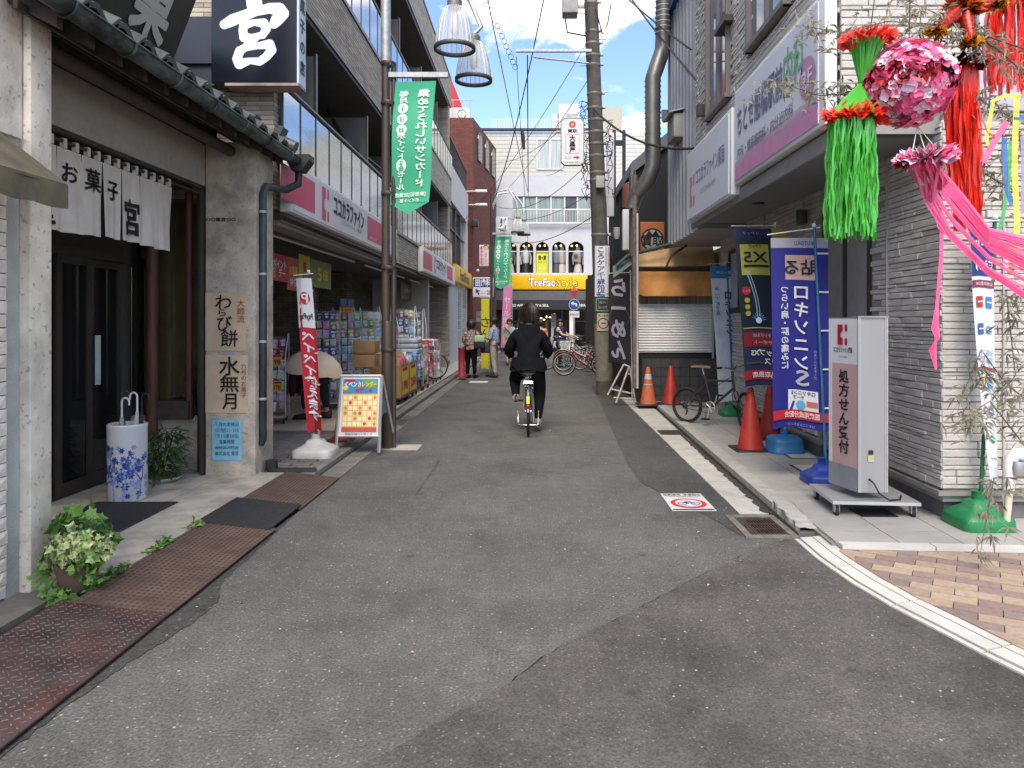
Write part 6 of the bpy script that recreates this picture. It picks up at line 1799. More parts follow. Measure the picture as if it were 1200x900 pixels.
def cone(label,x,y,z,h,r,m_,bands=False,mb_=M_black):
 t=thing('traffic_cone',label,'traffic cone',(x,y,z),'traffic cones')
 m=MB();m.lathe([(r,.03),(r*.93,.06),(r*.22,h*.97),(r*.15,h),(.001,h)],(x,y,z),24);m.build('cone_body',m_,t)
 w=r*1.35
 m=MB();m.bbox(x-w,x+w,y-w,y+w,z,z+.032,.01);m.build('rubber_foot',mb_,t)
 if bands:
  for q in(.42,.68):
   rad=lambda f:r*(.93+(.22-.93)*f)+.003
   m=MB();m.lathe([(rad(q),h*q),(rad(q+.14),h*(q+.14))],(x,y,z),24);m.build('white_band',mat('dirty_reflective',(.50,.48,.44),.5,var=.2,scale=20),t)
cone('red traffic cone standing in front nearest the blue flag base',gx(881,8.5),8.55,.05,.73,.155,M_conered)
cone('red traffic cone just behind the nearest cone beside the blue flag',gx(903,9.4),9.4,.05,.74,.155,M_conered)
cone('faded orange traffic cone with two white bands at the charcoal wall',gx(760,13.1),13.15,.05,.68,.15,M_coneor,True)
cone('red traffic cone in front of the charcoal wall beside the folding bicycle',gx(786,13.2),13.2,.05,.70,.15,M_conered)
cone('red traffic cone hidden behind the calendar board',gx(402,9.3),9.3,.045,.72,.12,M_conered,False,mat('brown_red_rubber',(.12,.03,.025),.7))
# white A-frame barricade
t=thing('barricade','rusty white folding barricade frame at the foot of the utility pole','barricade',(gx(730,13.6),13.6,0))
m=MB();Yb=13.5;zt=hz(428,Yb)
for a,b in(((712,463),(731,427)),((722,472),(737,430)),((745,474),(738,430)),((731,427),(738,430)),((716,456),(744,462)),((719,466),(745,468)),((736,438),(741,440))):
 q=[P(a[0],a[1],Yb-.1*(a[1]>468)),P(b[0],b[1],Yb)]
 for v in q:v.z=max(v.z,.03)
 m.tube(q,.018,6)
m.build('frame',mat('rusty_white_paint',(.52,.49,.44),.6,var=.15,scale=12,dirt=.6,dscale=10,dcol=(.22,.10,.05)),t)
# flags on the right
M_bl1=mat('light_blue_plastic',(.02,.17,.40),.4,var=.12,dirt=.35,dscale=9,dcol=(.08,.17,.28));M_bl2=mat('royal_blue_plastic',(.012,.05,.30),.4,var=.08);M_gb=mat('green_plastic',(.01,.20,.065),.42,var=.12,dirt=.4,dscale=9,dcol=(.06,.16,.07))
base_tank('light_blue_tank','light blue rounded water tank base beside the red cones',(gx(921,8.35),8.4,.05),.40,.21,M_bl1,round_=True)
base_tank('royal_blue_tank','royal blue water tank base behind the prescription sign',(gx(966,6.75),6.8,.05),.34,.20,M_bl2)
base_tank('small_green_tank','small green water tank base behind the folding bicycle',(gx(857,11.6),11.6,.05),.36,.20,M_gb)
base_tank('large_green_tank','large green square water tank base at the building corner',(gx(1147,5.35),5.36,.05),.38,.23,M_gb)
royal=mat('flag_royal_blue',(.012,.016,.20),.7,var=.10);dk=flat('12182c');silv=flat('a8acb8',.3);pinkp=flat('b99a8c')
def p_(pr,W,H):
 k=dict(mirror=True)
 pr.rect(0,W,-.052*H,0,flat('9a9aa2'),1).text('TIKUTOKU',W*.6,-.027*H,.05,flat('2a3050'),w=W*.4,lv=2,**k)
 pr.rect(W*.24,W*.81,-.22*H,-.09*H,pinkp,1);pr.text('貼る',W*.52,-.155*H,.15,dk,w=.31,bold=.02,lv=3,**k)
 for i,c_ in enumerate('ロキソニン'):pr.text(c_,W*.51,-(.285+.092*i)*H,.155,M_swht,heavy=.02,w=.125,lv=2,**k)
 pr.text('S',W*.53,-.735*H,.20,silv,heavy=.02,w=.12,lv=2,**k)
 pr.text('つらい肩・腰の痛みに',W*.22,-.47*H,.078,flat('c9ccd8'),vert=True,bold=.02,**k)
 pr.text('ロキソニンＳテープ',W*.76,-.66*H,.03,silv,vert=True,**k)
 pr.rect(W*.28,W*.80,-.95*H+.02,-.80*H,M_swht,1);
 pr.text('ロキソニンS',W*.54,-.815*H,.045,dk,w=.22,bold=.02,lv=3,**k).text('テープ',W*.46,-.84*H,.04,dk,w=.1,bold=.02,lv=3,**k).rect(W*.6,W*.79,-.885*H,-.855*H,flat('c06a60'),2).disc(W*.5,-.88*H,.045,flat('58a8c8'),2).poly([(W*.3,-.905*H),(W*.36,-.86*H),(W*.40,-.86*H),(W*.34,-.915*H)],bl2,3)
 pr.rect(0,W,-.955*H,-.905*H,flat('b5222c'),4).text('医療用成分配合',W*.5,-.93*H,.06,flat('e8c8c8'),w=W*.6,bold=.02,lv=6,**k)
 pr.text('ロキソニンＳテープ',W*.5,-.985*H,.03,flat('9aa4c8'),w=W*.45,lv=2,**k)
nobori('royal_blue_flag','royal blue flag with large white katakana nearest the prescription sign',(gx(903,6.8),6.8,hz(279,6.8)),.53,1.76,royal,p_,[(gx(968,6.78),6.78,.2),(gx(955,6.78),6.80,hz(264,6.8))],mat('blue_pole',(.03,.14,.30),.4),wave=.025,lean=.02)
def p_(pr,W,H):
 k=dict(mirror=True);gold=flat('b0ab48');
 pr.rect(0,W,-.62*H,-.06*H,flat('14202e'),1,12);pr.rect(W*.08,W*.62,-.295*H,-.10*H,gold,2)
 pr.rect(W*.70,W,-.10*H,0,flat('a39a38'),2).rect(W*.76,W,-.25*H,-.10*H,flat('a39a38'),2).rect(W*.84,W,-.40*H,-.25*H,flat('a39a38'),2)
 pr.text('リアップ',W*.36,-.115*H,.05,dk,w=.14,bold=.02,lv=4,**k).text('X5',W*.36,-.18*H,.17,dk,w=.27,heavy=.02,lv=4,**k).rect(W*.12,W*.60,-.245*H,-.23*H,dk,4)
 pr.text('お求めやすい',W*.84,-.2*H,.07,dk,vert=True,lv=4,bold=.01,**k)
 pr.text('リアップ',W*.3,-.03*H,.04,silv,w=.18,lv=3,**k)
 for i in range(26):
  a=i/26;b=(i+1)/26;f=lambda q:(W*(.16+.16*math.sin(q*1.7)),-(.27+.29*q)*H)
  pr.line(*f(a),*f(b),.012,flat('8fc8e0'),3);pr.line(f(a)[0]+.03,f(a)[1],f(b)[0]+.03,f(b)[1],.006,flat('d8eef4'),3)
 for i in range(9):
  a=math.pi*(.05+.1*i);pr.line(W*.34,-.585*H,W*.34+.09*math.cos(a),-.585*H+.09*math.sin(a),.008,flat('4a9ad8'),3)
 pr.disc(W*.34,-.585*H,.035,flat('d8f0ff'),4);pr.disc(W*.14,-.395*H,.052,flat('b02a2a'),4,8).text('No.1',W*.14,-.395*H,.04,silv,w=.07,lv=6,**k)
 for i in range(3):pr.disc(W*.14,-(.455+.042*i)*H,.03,gold,4)
 pr.rect(W*.03,W*.9,-.635*H,-.628*H,gold,3)
 pr.rect(W*.03,W,-.75*H,-.66*H,flat('8a1c26'),2).text('ミノキシジル5%',W*.45,-.68*H,.05,silv,w=.3,bold=.02,lv=4,**k).text('発毛サポート',W*.5,-.725*H,.05,silv,w=.34,bold=.02,lv=4,**k)
 pr.text('リアップX5',W*.48,-.79*H,.08,wht,w=.40,bold=.03,lv=4,**k).text('プラス',W*.6,-.845*H,.08,wht,w=.24,bold=.03,lv=4,**k).rect(W*.05,W*.4,-.86*H,-.845*H,gry,3)
 pr.rect(0,W,-.96*H,-.90*H,flat('a81e2c'),3).text('医薬品取扱店',W*.5,-.93*H,.07,wht,w=.42,bold=.02,lv=5,**k)
nobori('hair_tonic_flag','navy and gold flag with X5 print between two other flags',(gx(860,8.4),8.4,hz(268,8.4)),.60,1.80,mat('flag_navy',(.018,.025,.085),.7),p_,[(gx(921,8.4),8.42,.2),(gx(909,8.4),8.42,hz(262,8.4))],M_galv,wave=.03,lean=.13)
def p_(pr,W,H):
 k=dict(mirror=True);pr.rect(0,W,-.09*H,0,flat('2f7db0'),1).text('第一三共',W*.5,-.045*H,.05,wht,w=.24,lv=3,**k)
 pr.text('ロキソニンS',W*.62,-.38*H,.145,flat('1c3050'),vert=True,bold=.03,**k).text('塗って新発売',W*.18,-.26*H,.075,flat('3a88b8'),vert=True,bold=.02,**k).text('ロキソニンＳゲル',W*.6,-.78*H,.05,flat('8a93a8'),vert=True,**k)
nobori('white_blue_flag','narrow white flag with dark katakana beside the orange awning',(gx(832,11.6),11.6,hz(312,11.6)),.42,2.15,mat('flag_white',(.68,.71,.74),.7),p_,[(gx(860,11.6),11.62,.2),(gx(852,11.6),11.62,hz(306,11.6))],mat('blue_pole'),wave=.03,lean=.14,ang=.1)
def p_(pr,W,H):
 k=dict(mirror=True);pr.rect(0,W,-.19*H,0,flat('1c3a78'),1,4).text('使えます',W*.5,-.15*H,.085,wht,w=W*.85,bold=.03,lv=3,**k).text('カード',W*.5,-.07*H,.08,wht,w=W*.7,bold=.03,lv=3,**k)
 pr.rect(0,W,-.235*H,-.205*H,flat('b85a80'),1).rect(0,W,-.235*H,-.205*H,flat('b85a80'),1).text('公共料金OK',W*.5,-.22*H,.03,wht,w=W*.8,lv=3,**k)
 cols=['b0342c','3a78b8','3a5a9a','5a8ac0','c8c8cc','9ab0c8','c8a030','4a90c8','b05a80','3a6aa8','a83040','3a8a50']
 for i in range(12):
  r_,c_=divmod(i,2);b=-(.29+.105*r_)*H
  if r_==2:pr.rect(0,W,b-.10,b-.075,flat('b85a80'),1)
  (pr.disc(W*(.26+.46*c_),b,.028,flat(cols[i]),2)if i%4==3 or r_>3 else pr.rect(W*(.12+.46*c_),W*(.42+.46*c_),b-.04,b+.04,flat(cols[i]),2))
  pr.line(W*(.16+.46*c_),b,W*(.38+.46*c_),b,.01,wht,3)
nobori('card_flag','slim white flag of payment card marks twisting above the large green base',(gx(1137,5.3),5.3,hz(266,5.3)),.17,1.86,mat('flag_white'),p_,[(gx(1149,5.36),5.36,.25),(gx(1166,5.36),5.36,hz(255,5.36))],mat('green_pole',(.01,.10,.05),.5),wave=.02,taper=.75,lean=.02)
M_nbk=flat('17151a',.7)
def p_(pr,W,H):
 lv_=flat('9a98a6');pr.ring(W*.5,-.48*H,.2,.012,flat('4a4850'),1)
 for i,c_ in enumerate('らーめん'):pr.text(c_,W*.46,-(.15+.235*i)*H,.40,lv_,heavy=.035,mirror=True,w=.26,lv=2)
nobori('black_noodle_flag','black flag with huge grey brush characters beside the utility pole',(gx(713,14.4),14.4,hz(322,14.4)),.42,1.72,M_nbk,p_,[(gx(741,14.4),14.42,0),(gx(739,14.4),14.42,hz(318,14.4))],M_alu,wave=.02)
for nm,lab,px,Y,w,pt,pb,c_,s_ in(('yellow_flag','yellow vertical flag in front of the brick building',564,21.5,9,350,432,'c8c020','さんま'),('pink_flag','pink vertical flag hanging before the clothes shop',590,27,10,335,408,'c87aa8','セール開催中'),('orange_flag','short orange flag low behind the two shoppers',565,22,9,410,428,'d88a18','めん'),('lime_flag','narrow lime green flag on the far right by the clothes shop',689,27,4,363,383,'c8d020','古着'),('lime_streamer','narrow pale green streamer above the pink flag',594,27.2,5,305,338,'7cb860','')):
 H=(pb-pt)*Y/F
 nobori(nm,lab,(gx(px,Y),Y,hz(pt,Y)),w*Y/F,H,flat(c_,.7),(lambda pr,W,Hh,s_=s_:pr.text(s_,W*.5,-Hh*.5,Hh/(len(s_)+3),ink if s_!='セール開催中' else wht,vert=True)if s_ else None),[(gx(px+w+.5,Y),Y+.03,.05),(gx(px+w,Y),Y+.03,hz(pt-2,Y))],M_galv,wave=.02,lean=-.1 if nm=='pink_flag' else 0)
 # ---- utility pole
YP=15.5
up=thing('utility_pole','tall weathered concrete utility pole with bands and notices','utility pole',(gx(709,YP),YP,0))
pb,pt_=Vector((gx(709.5,YP),YP,0)),Vector((gx(688,YP),YP,10.5))
PP=lambda z:pb.lerp(pt_,z/10.5)
rad=lambda z:.19-z*.006
m=MB();m.tube([PP(z)for z in(0,2,4,6,8,10.5)],[rad(z)for z in(0,2,4,6,8,10.5)],20);m.build('shaft',mat('weathered_pole',(.088,.08,.07),.85,var=.25,scale=7,dirt=.5,dscale=3,dcol=(.045,.04,.035),bump=.4,bscale=50),up)
m=MB();m.tube([PP(z)for z in(.3,1.5)],[rad(.3)+.006,rad(1.5)+.006],20,caps=False);m.build('lower_wrap',mat('mossy_wrap',(.19,.185,.13),.8,var=.25,scale=9,dirt=.4,dscale=5),up)
rr=random.Random(17)
for z in(3.35,4.5,4.65,5.0,5.25,5.5,5.75,6.0,6.3,6.9,7.1,7.35,7.6,8.2):
 c=PP(z);m=MB();m.lathe([(rad(z)+.004,-.025),(rad(z)+.012,0),(rad(z)+.004,.025)],c,18);m.build('steel_band',mat('dull_band',(.20,.19,.17),.6,metal=.3,var=.3),up)
 m=MB();m.bbox(c.x+rad(z),c.x+rad(z)+.06,c.y-.12,c.y-.06,z-.03,z+.03,.01);m.build('band_bolt',M_galv,up)
for i in range(10):
 z=3.6+i*.55;c=PP(z);s_=1 if i%2 else -1
 m=MB();m.cyl((c.x+s_*rad(z),YP,z),(c.x+s_*(rad(z)+.14),YP,z),.009,6);m.build('step_bolt',M_galv,up)
m=MB()
for i in range(26):
 z=rr.uniform(4.3,6.2);c=PP(z);s_=rr.choice((-1,-1,1));pts=[Vector((c.x+s_*rad(z),YP-.1,z))]
 for k in range(6):pts.append(Vector((c.x+s_*(rad(z)+rr.uniform(.02,.2)),YP-.15+rr.uniform(-.1,.1),z-k*rr.uniform(.02,.1)+rr.uniform(-.05,.08))))
 m.tube(pts,.008,5)
o=m.build('cable_tangle',M_black,up);o['kind']='stuff'
m=MB();m.tube([PP(9.2)+Vector((-.2,-.1,0)),P(690,30,YP-.2),P(686,42,YP-.2),P(665,38,YP-.1),P(662,20,YP-.1)],.018,6);m.tube([P(698,10,YP-.2),P(706,40,YP-.2),P(712,28,YP-.2),P(716,5,YP-.2)],.014,6);m.build('drop_cable',M_black,up)
m=MB();m.bbox(gx(659,YP),gx(677,YP),YP-.15,YP+.2,hz(18,YP),hz(-22,YP),.02);m.box(gx(676,YP),gx(692,YP),YP,YP+.05,hz(9,YP),hz(6,YP));m.build('switch_box',mat('box_grey',(.36,.36,.34),.5),up)
m=MB();m.box(gx(605,YP),gx(692,YP),YP-.28,YP-.21,hz(66,YP),hz(63,YP));m.tube([P(625,67,YP-.2),P(690,74,YP-.2)],.02,6);m.build('cross_arm',M_galv,up)
m=MB();m.bbox(gx(697,YP),gx(707,YP),YP-.30,YP-.2,hz(223,YP),hz(209,YP),.015);m.build('cable_terminal',mat('box_grey'),up)
m=MB();m.lathe([(.05,-.12),(.07,0),(.07,.12)],(gx(722,YP),YP-.1,hz(274,YP)),10);m.build('floodlight',mat('box_grey'),up)
def pole_plate(name,label,px0,px1,py0,py1,m_,prt):
 t=thing(name,label,'sign',(gx((px0+px1)/2,YP),YP-.22,hz(py1,YP)))
 x0,x1=gx(px0,YP),gx(px1,YP);z0,z1=hz(py1,YP),hz(py0,YP);R0=.20
 xc=(x0+x1)/2;hw=(x1-x0)/2
 S=lambda a,b:(xc-hw+a,YP-math.sqrt(max(.001,R0**2-(a-hw)**2))-.005,z0+b)
 m=MB();m.grid(lambda u,v:S(u*2*hw,v*(z1-z0)),12,1);m.build('curved_plate',m_,t)
 pr=Print(S,(0,-1,0),.003);prt(pr,2*hw,z1-z0);pr.build(t)
def p_(pr,W,H):
 pr.text('こころケア千歳船橋',W*.40,H*.55,.132,flat('24508c'),vert=True,bold=.02,w=1.25);pr.rect(W*.72,W*.97,H*.60,H*.97,flat('b0383c'),1).text('訪問看護リハビリ',W*.845,H*.78,.055,wht,vert=True,lv=3,bold=.02);pr.text('桜丘２丁目',W*.5,H*.05,.05,flat('3a6a50'),w=W*.85)
pole_plate('clinic_pole_sign','tall white sign with blue vertical characters on the utility pole',696.5,713.5,289,348,M_swht,p_)
def p_(pr,W,H):pr.rect(W*.06,W*.94,H*.08,H*.92,flat('20241f'),1).text('桜丘',W*.5,H*.68,.06,silv,w=W*.5,lv=3).text('2-20',W*.5,H*.32,.075,silv,w=W*.6,lv=3)
pole_plate('address_plate','small black address plate on the utility pole above the smoking notice',697.5,713,349.5,365,flat('8a9a88'),p_)
def p_(pr,W,H):pr.ring(W*.5,H*.42,.115,.022,flat('7a2a24'),1);pr.line(W*.5-.08,H*.42+.08,W*.5+.08,H*.42-.08,.02,flat('7a2a24'),2);pr.rect(W*.3,W*.7,H*.40,H*.46,ink,1);pr.text('路上禁煙',W*.5,H*.86,.045,ink,w=W*.8)
pole_plate('no_smoking_sign','cream no smoking sign low on the utility pole',699,713,367,387.5,flat('b5ad98'),p_)
# daikokuya sign
t=thing('pawn_shop_sign','white octagonal sign with red emblem and dark characters beside the pole','sign',(gx(671,15.2),15.2,4.9))
x0,x1,z0,z1,c_=gx(657.5,15.2),gx(684,15.2),hz(193,15.2),hz(138,15.2),.07
oct_=[(x0+c_,z0),(x1-c_,z0),(x1,z0+c_),(x1,z1-c_),(x1-c_,z1),(x0+c_,z1),(x0,z1-c_),(x0,z0+c_)]
m=MB();m.prism([(x,15.2,z)for x,z in oct_],(0,.16,0));m.build('box',M_swht,t)
m=MB();xm,zm=(x0+x1)/2,(z0+z1)/2
for i in range(8):
 a,b=oct_[i],oct_[(i+1)%8];m.tube([(a[0],15.2,a[1]),(b[0],15.2,b[1])],.012,5)
m.build('rim',M_galv,t)
m=MB();m.box(gx(652,15.2),gx(690,15.2),15.3,15.36,hz(153.5,15.2),hz(151.5,15.2));m.box(gx(664,15.2),gx(676,15.2),15.22,15.3,hz(137.5,15.2),hz(133,15.2));m.build('bracket',M_galv,t)
pr=Print(*plane_xz(xm,15.2,zm));H=z1-z0;orr=flat('c8502c')
pr.ring(0,.36*H,.07,.045,orr,1);
for i in range(6):pr.disc(.05*math.cos(i*1.047),.36*H+.05*math.sin(i*1.047),.022,orr,2)
pr.text('買取',0,.22*H,.075,ink,w=.19,bold=.03).text('大黒屋',0,-.06*H,.125,ink,vert=True,bold=.03)
for s_ in(-1,1):pr.line(s_*.14,-.26*H,s_*.14,.14*H,.006,orr)
pr.line(-.14,-.26*H,.14,-.26*H,.006,orr).line(-.14,.14*H,.14,.14*H,.006,orr)
pr.text('ここ',-.09,-.35*H,.06,ink,w=.12).poly([(.02,-.36*H),(.09,-.36*H),(.09,-.39*H),(.15,-.345*H),(.09,-.30*H),(.09,-.33*H),(.02,-.33*H)],flat('9a2c28')).text('03-5426-2601',0,-.45*H,.04,ink,w=.3);pr.build(t)
# traffic signs
t=thing('traffic_sign','red triangular stop sign over a round blue arrow sign on a thin pole','traffic sign',(gx(673,25),25,0))
m=MB();m.cyl((gx(673,25),25.03,0),(gx(673,25),25.03,hz(334,25)),.03,8);m.build('post',M_galv,t)
xs=gx(673,25)
pr=Print(*plane_xz(xs,24.985,0));
tri=lambda s,z:[(-s,z+s*.58),(s,z+s*.58),(0,z-s*1.15)]
m=MB();m.prism([(xs+a,25,b)for a,b in tri(.19,hz(342,25))],(0,.015,0));m.build('stop_triangle',dred,t)
m=MB();m.prism([(xs+.19*math.cos(q*.2618),24.99,hz(357,25)+.19*math.sin(q*.2618))for q in range(24)],(0,.012,0));m.build('arrow_disc',flat('1c50a0'),t)
m=MB();m.box(xs-.17,xs+.17,24.99,25.01,hz(372,25),hz(364.5,25));m.build('plate',M_swht,t)
zc=hz(357,25);pr.text('止まれ',0,hz(339.5,25),.06,wht,w=.2).ring(0,zc,.185,.012,wht,2).line(.07,zc-.06,.07,zc+.02,.05,wht,4).line(.08,zc+.02,-.04,zc+.04,.05,wht,4.2).poly([(-.03,zc+.11),(-.03,zc-.03),(-.13,zc+.045)],wht,4.4).text('自転車を除く',0,hz(368.5,25),.07,ink,w=.3,lv=3)
pr.build(t)
# ---- overhead wires
wg='overhead wires crossing the street'
def wire(label,a,b,sag,r=.0075):
 m=MB();m.tube(catenary(a,b,sag,18),r,5);single(m,'overhead_wire',M_black,label,'wire',wg)
pole_=lambda py,dx=-.15:P(700-(450-py)*.045,py,YP)+Vector((dx,-.2,0))
wire('thick black cable sagging from the pole to the right building',pole_(130,.15),(2.35,11.0,hz(172,10.9)),.25,.022)
wire('black cable from above the pole to the metal wall',P(722,-15,YP),(2.35,11.2,hz(55,11.1)),.05,.016)
wire('steeper black cable crossing the duct to the stone wall',P(734,-10,YP),(2.33,10.6,hz(94,10.5)),.05,.018)
wire('thin wire from the cross arm down to the street end',P(605,66,YP),P(622,330,30),.2)
wire('paired wire hanging with a dark cable joint left of the pole',P(618,65,YP-.2),P(619,225,22),.1,.014)
wire('diagonal wire from lower left to the pole top',P(540,262,26),P(688,50,YP),.3)
wire('second diagonal wire fanning to the brick building',P(586,230,30),P(690,92,YP),.2)
wire('wire from the pole to the far lamp post',P(578,240,22.5),P(697,182,YP),.5)
wire('low wire from the pole towards the beige block',P(592,255,26),P(699,222,YP),.3)
wire('bundled cable curving from upper right of the brick house',P(578,236,22.5),P(640,-15,14),.4,.013)
wire('wire crossing high from the lamp arms to the pole',P(570,-8,10),P(622,240,24),.05,.008)
wire('long wire over the lamp post from the left balcony',(-2.7,9.5,6.9),P(601,-8,12),.2,.008)
wire('thin wire running from the pole to the clothes shop roof',P(697,150,YP),P(640,205,36),.3,.010)
wire('faint wire from the pole base tangle to the shop sign',P(700,250,YP),P(596,282,27),.3,.010)
wire('faint double wire rising from the brick corner',P(583,190,31),P(700,110,YP),.4,.008)
t=thing('cable_joint','black cable joint sleeve hanging on the paired wire','cable joint',P(613,165,17))
m=MB();m.tube([P(611.5,152,17),P(613,160,17),P(614,175,17)],[.03,.045,.03],8);m.build('sleeve',M_black,t)
t=thing('cable_coil','loose loops of cable coiled on the wire near the top','cable coil',P(573,20,12))
m=MB()
for i in range(14):
 c=P(570+i*2.6,0+i*6,12);m.tube([(c.x+.045*math.cos(a),c.y+.02*i/10,c.z+.045*math.sin(a))for a in[2*math.pi*k/8 for k in range(8)]],.004,4,closed=True)
o=m.build('coils',M_black,t);o['kind']='stuff'
# ---- prescription sign on its trolley
st=thing('prescription_sign','standing silver box sign with pink panel of vertical characters on a trolley','standing sign',(2.5,5.8,.05))
near,far=Vector((2.47,5.66,0)),Vector((2.385,6.03,0));dirv=(far-near).normalized();sidev=Vector((.22,.0,0));zt,zb=1.575,.235
Lf=(far-near).length
m=MB();m.prism([near+Vector((.006,0,zb)),far+Vector((.006,0,zb)),far+sidev+Vector((0,0,zb)),near+sidev+Vector((0,0,zb))][::-1],(0,0,zt-zb));m.build('cabinet',mat('cabinet_silver',(.42,.41,.40),.5,metal=.25,var=.06,dirt=.3,dscale=3,dcol=(.26,.25,.23),stretch=(1,1,.25)),st)
for q in(.0,.012,.208,.22):
 m=MB();m.box(near.x+q-.004,near.x+q+.004,near.y-.006,near.y-.001,zb,zt);m.build('edge_trim',M_alu,st)
m=MB();m.box(near.x-.006,near.x+.226,near.y-.012,near.y+.1,zt,zt+.012);m.build('top_cap',M_galv,st)
nn=Vector((-dirv.y,dirv.x,0));nn=nn if nn.x<0 else -nn
pr=Print(lambda a,b:(far.x-dirv.x*a,far.y-dirv.y*a,zb+b),nn,.003);Hh=zt-zb
m=MB();m.quad(*[Vector(pr.surf(a,b))+nn*.001 for a,b in((0.01,.02),(Lf-.01,.02),(Lf-.01,Hh-.01),(.01,Hh-.01))]);m.build('front_panel',M_swht,st)
pr.rect(.01,Lf-.01,.0,.18,mat('grey_lower_panel',(.27,.28,.30),.4),1);pr.rect(.06,Lf-.01,.18,Hh*.73,mat('sign_pale_pink',(.56,.36,.36),.4,var=.03),1)
cc_logo(pr,Lf*.52,Hh*.90,.16,flat('b01c38',.4),2);pr.text('ココカラファイン薬局',Lf*.52,Hh*.81,.045,ink,w=Lf*.62,bold=.03,lv=3).text('COCOKARA',Lf*.52,Hh*.77,.02,gry,w=Lf*.3)
for i,c2 in enumerate('処方せん受付'):pr.text(c2,Lf*.56,Hh*(.655-.083*i),.108,flat('1e1a20'),w=.125,bold=.025,lv=3)
pr.build(st)
m=MB();m.prism([(2.26,5.62,.155),(2.90,5.56,.155),(2.94,6.16,.155),(2.30,6.22,.155)],(0,0,.025));m.build('trolley_base',M_alu,st)
for(x,y)in((2.30,5.66),(2.86,5.61),(2.34,6.16),(2.90,6.1)):
 m=MB();m.lathe([(.001,-.012),(.032,-.012),(.036,0),(.032,.012),(.001,.012)],(x,y,.092),14,'X');o=m.build('caster_wheel',M_rubber,st)
 m=MB();m.box(x-.02,x-.014,y-.02,y+.02,.09,.155);m.box(x+.014,x+.02,y-.02,y+.02,.09,.155);m.build('caster_fork',M_galv,o)
m=MB();m.box(2.54,2.585,5.652,5.656,.47,.52);m.cur=1;m.box(2.545,2.58,5.649,5.651,.53,.56);m.build('rating_label',[flat('c8c090'),M_black],st)
m=MB();m.tube([(2.55,5.655,.34),(2.56,5.60,.32),(2.60,5.59,.24),(2.68,5.6,.19),(2.78,5.64,.185),(2.84,5.75,.19)],.007,6);m.build('power_cord',M_black,st)
# white pipe stub at right edge
t=thing('standpipe','cream standpipe with a silver capped elbow at the right edge','pipe',(gx(1180,5.25),5.25,.05))
m=MB();m.tube([(gx(1178,5.2),5.2,.05),(gx(1184,5.2),5.2,.40)],.024,10);m.build('pipe',mat('cream_pvc',(.55,.50,.38),.5),t)
m=MB();m.tube([(gx(1182,5.2),5.2,.36),(gx(1184,5.2),5.2,.56),(gx(1190,5.2),5.2,.61),(gx(1202,5.2),5.18,.60)],[.035,.045,.05,.055],12);m.build('elbow',M_white,t)
m=MB();m.lathe([(.05,-.05),(.056,0),(.05,.05)],(gx(1190,5.2),5.18,.52),12);m.build('clamp',M_steel,t)
# ================================================================ bicycles (local coordinates: heads towards +X, rear wheel at the origin)
M_tyre=mat('tyre',(.018,.018,.018),.8);M_chrome=mat('chrome',(.6,.6,.6),.2,metal=1)
def wheel(t,x,r,side=0,my=None,turn=0):
 R_city=r>.3
 M=Matrix.Translation((x,0,r))@Matrix.Rotation(turn,4,'Z')
 def mb_tf(m):m.v=[tuple(M@Vector(v))for v in m.v];return m
 circ=lambda q,n=32:[(q*math.cos(2*math.pi*k/n),0,q*math.sin(2*math.pi*k/n))for k in range(n)]
 m=MB();m.tube(circ(r-.017),.018,8,closed=True);w=mb_tf(m).build('wheel',my or M_tyre,t)
 m=MB();m.tube(circ(r-.042),.010,6,closed=True);mb_tf(m).build('rim',M_alu if R_city else M_black,w)
 m=MB()
 for k in range(24):
  a=2*math.pi*k/24;b=a+.5*(1 if k%2 else -1)
  m.tube([(.02*math.cos(b),.02*(1 if k%4<2 else -1),.02*math.sin(b)),((r-.045)*math.cos(a),0,(r-.045)*math.sin(a))],.0015,3,caps=False)
 o=mb_tf(m).build('spokes',M_chrome,w);o['kind']='stuff'
 m=MB();m.tube([(0,-.045,0),(0,.045,0)],.022,10);mb_tf(m).build('hub',M_alu,w)
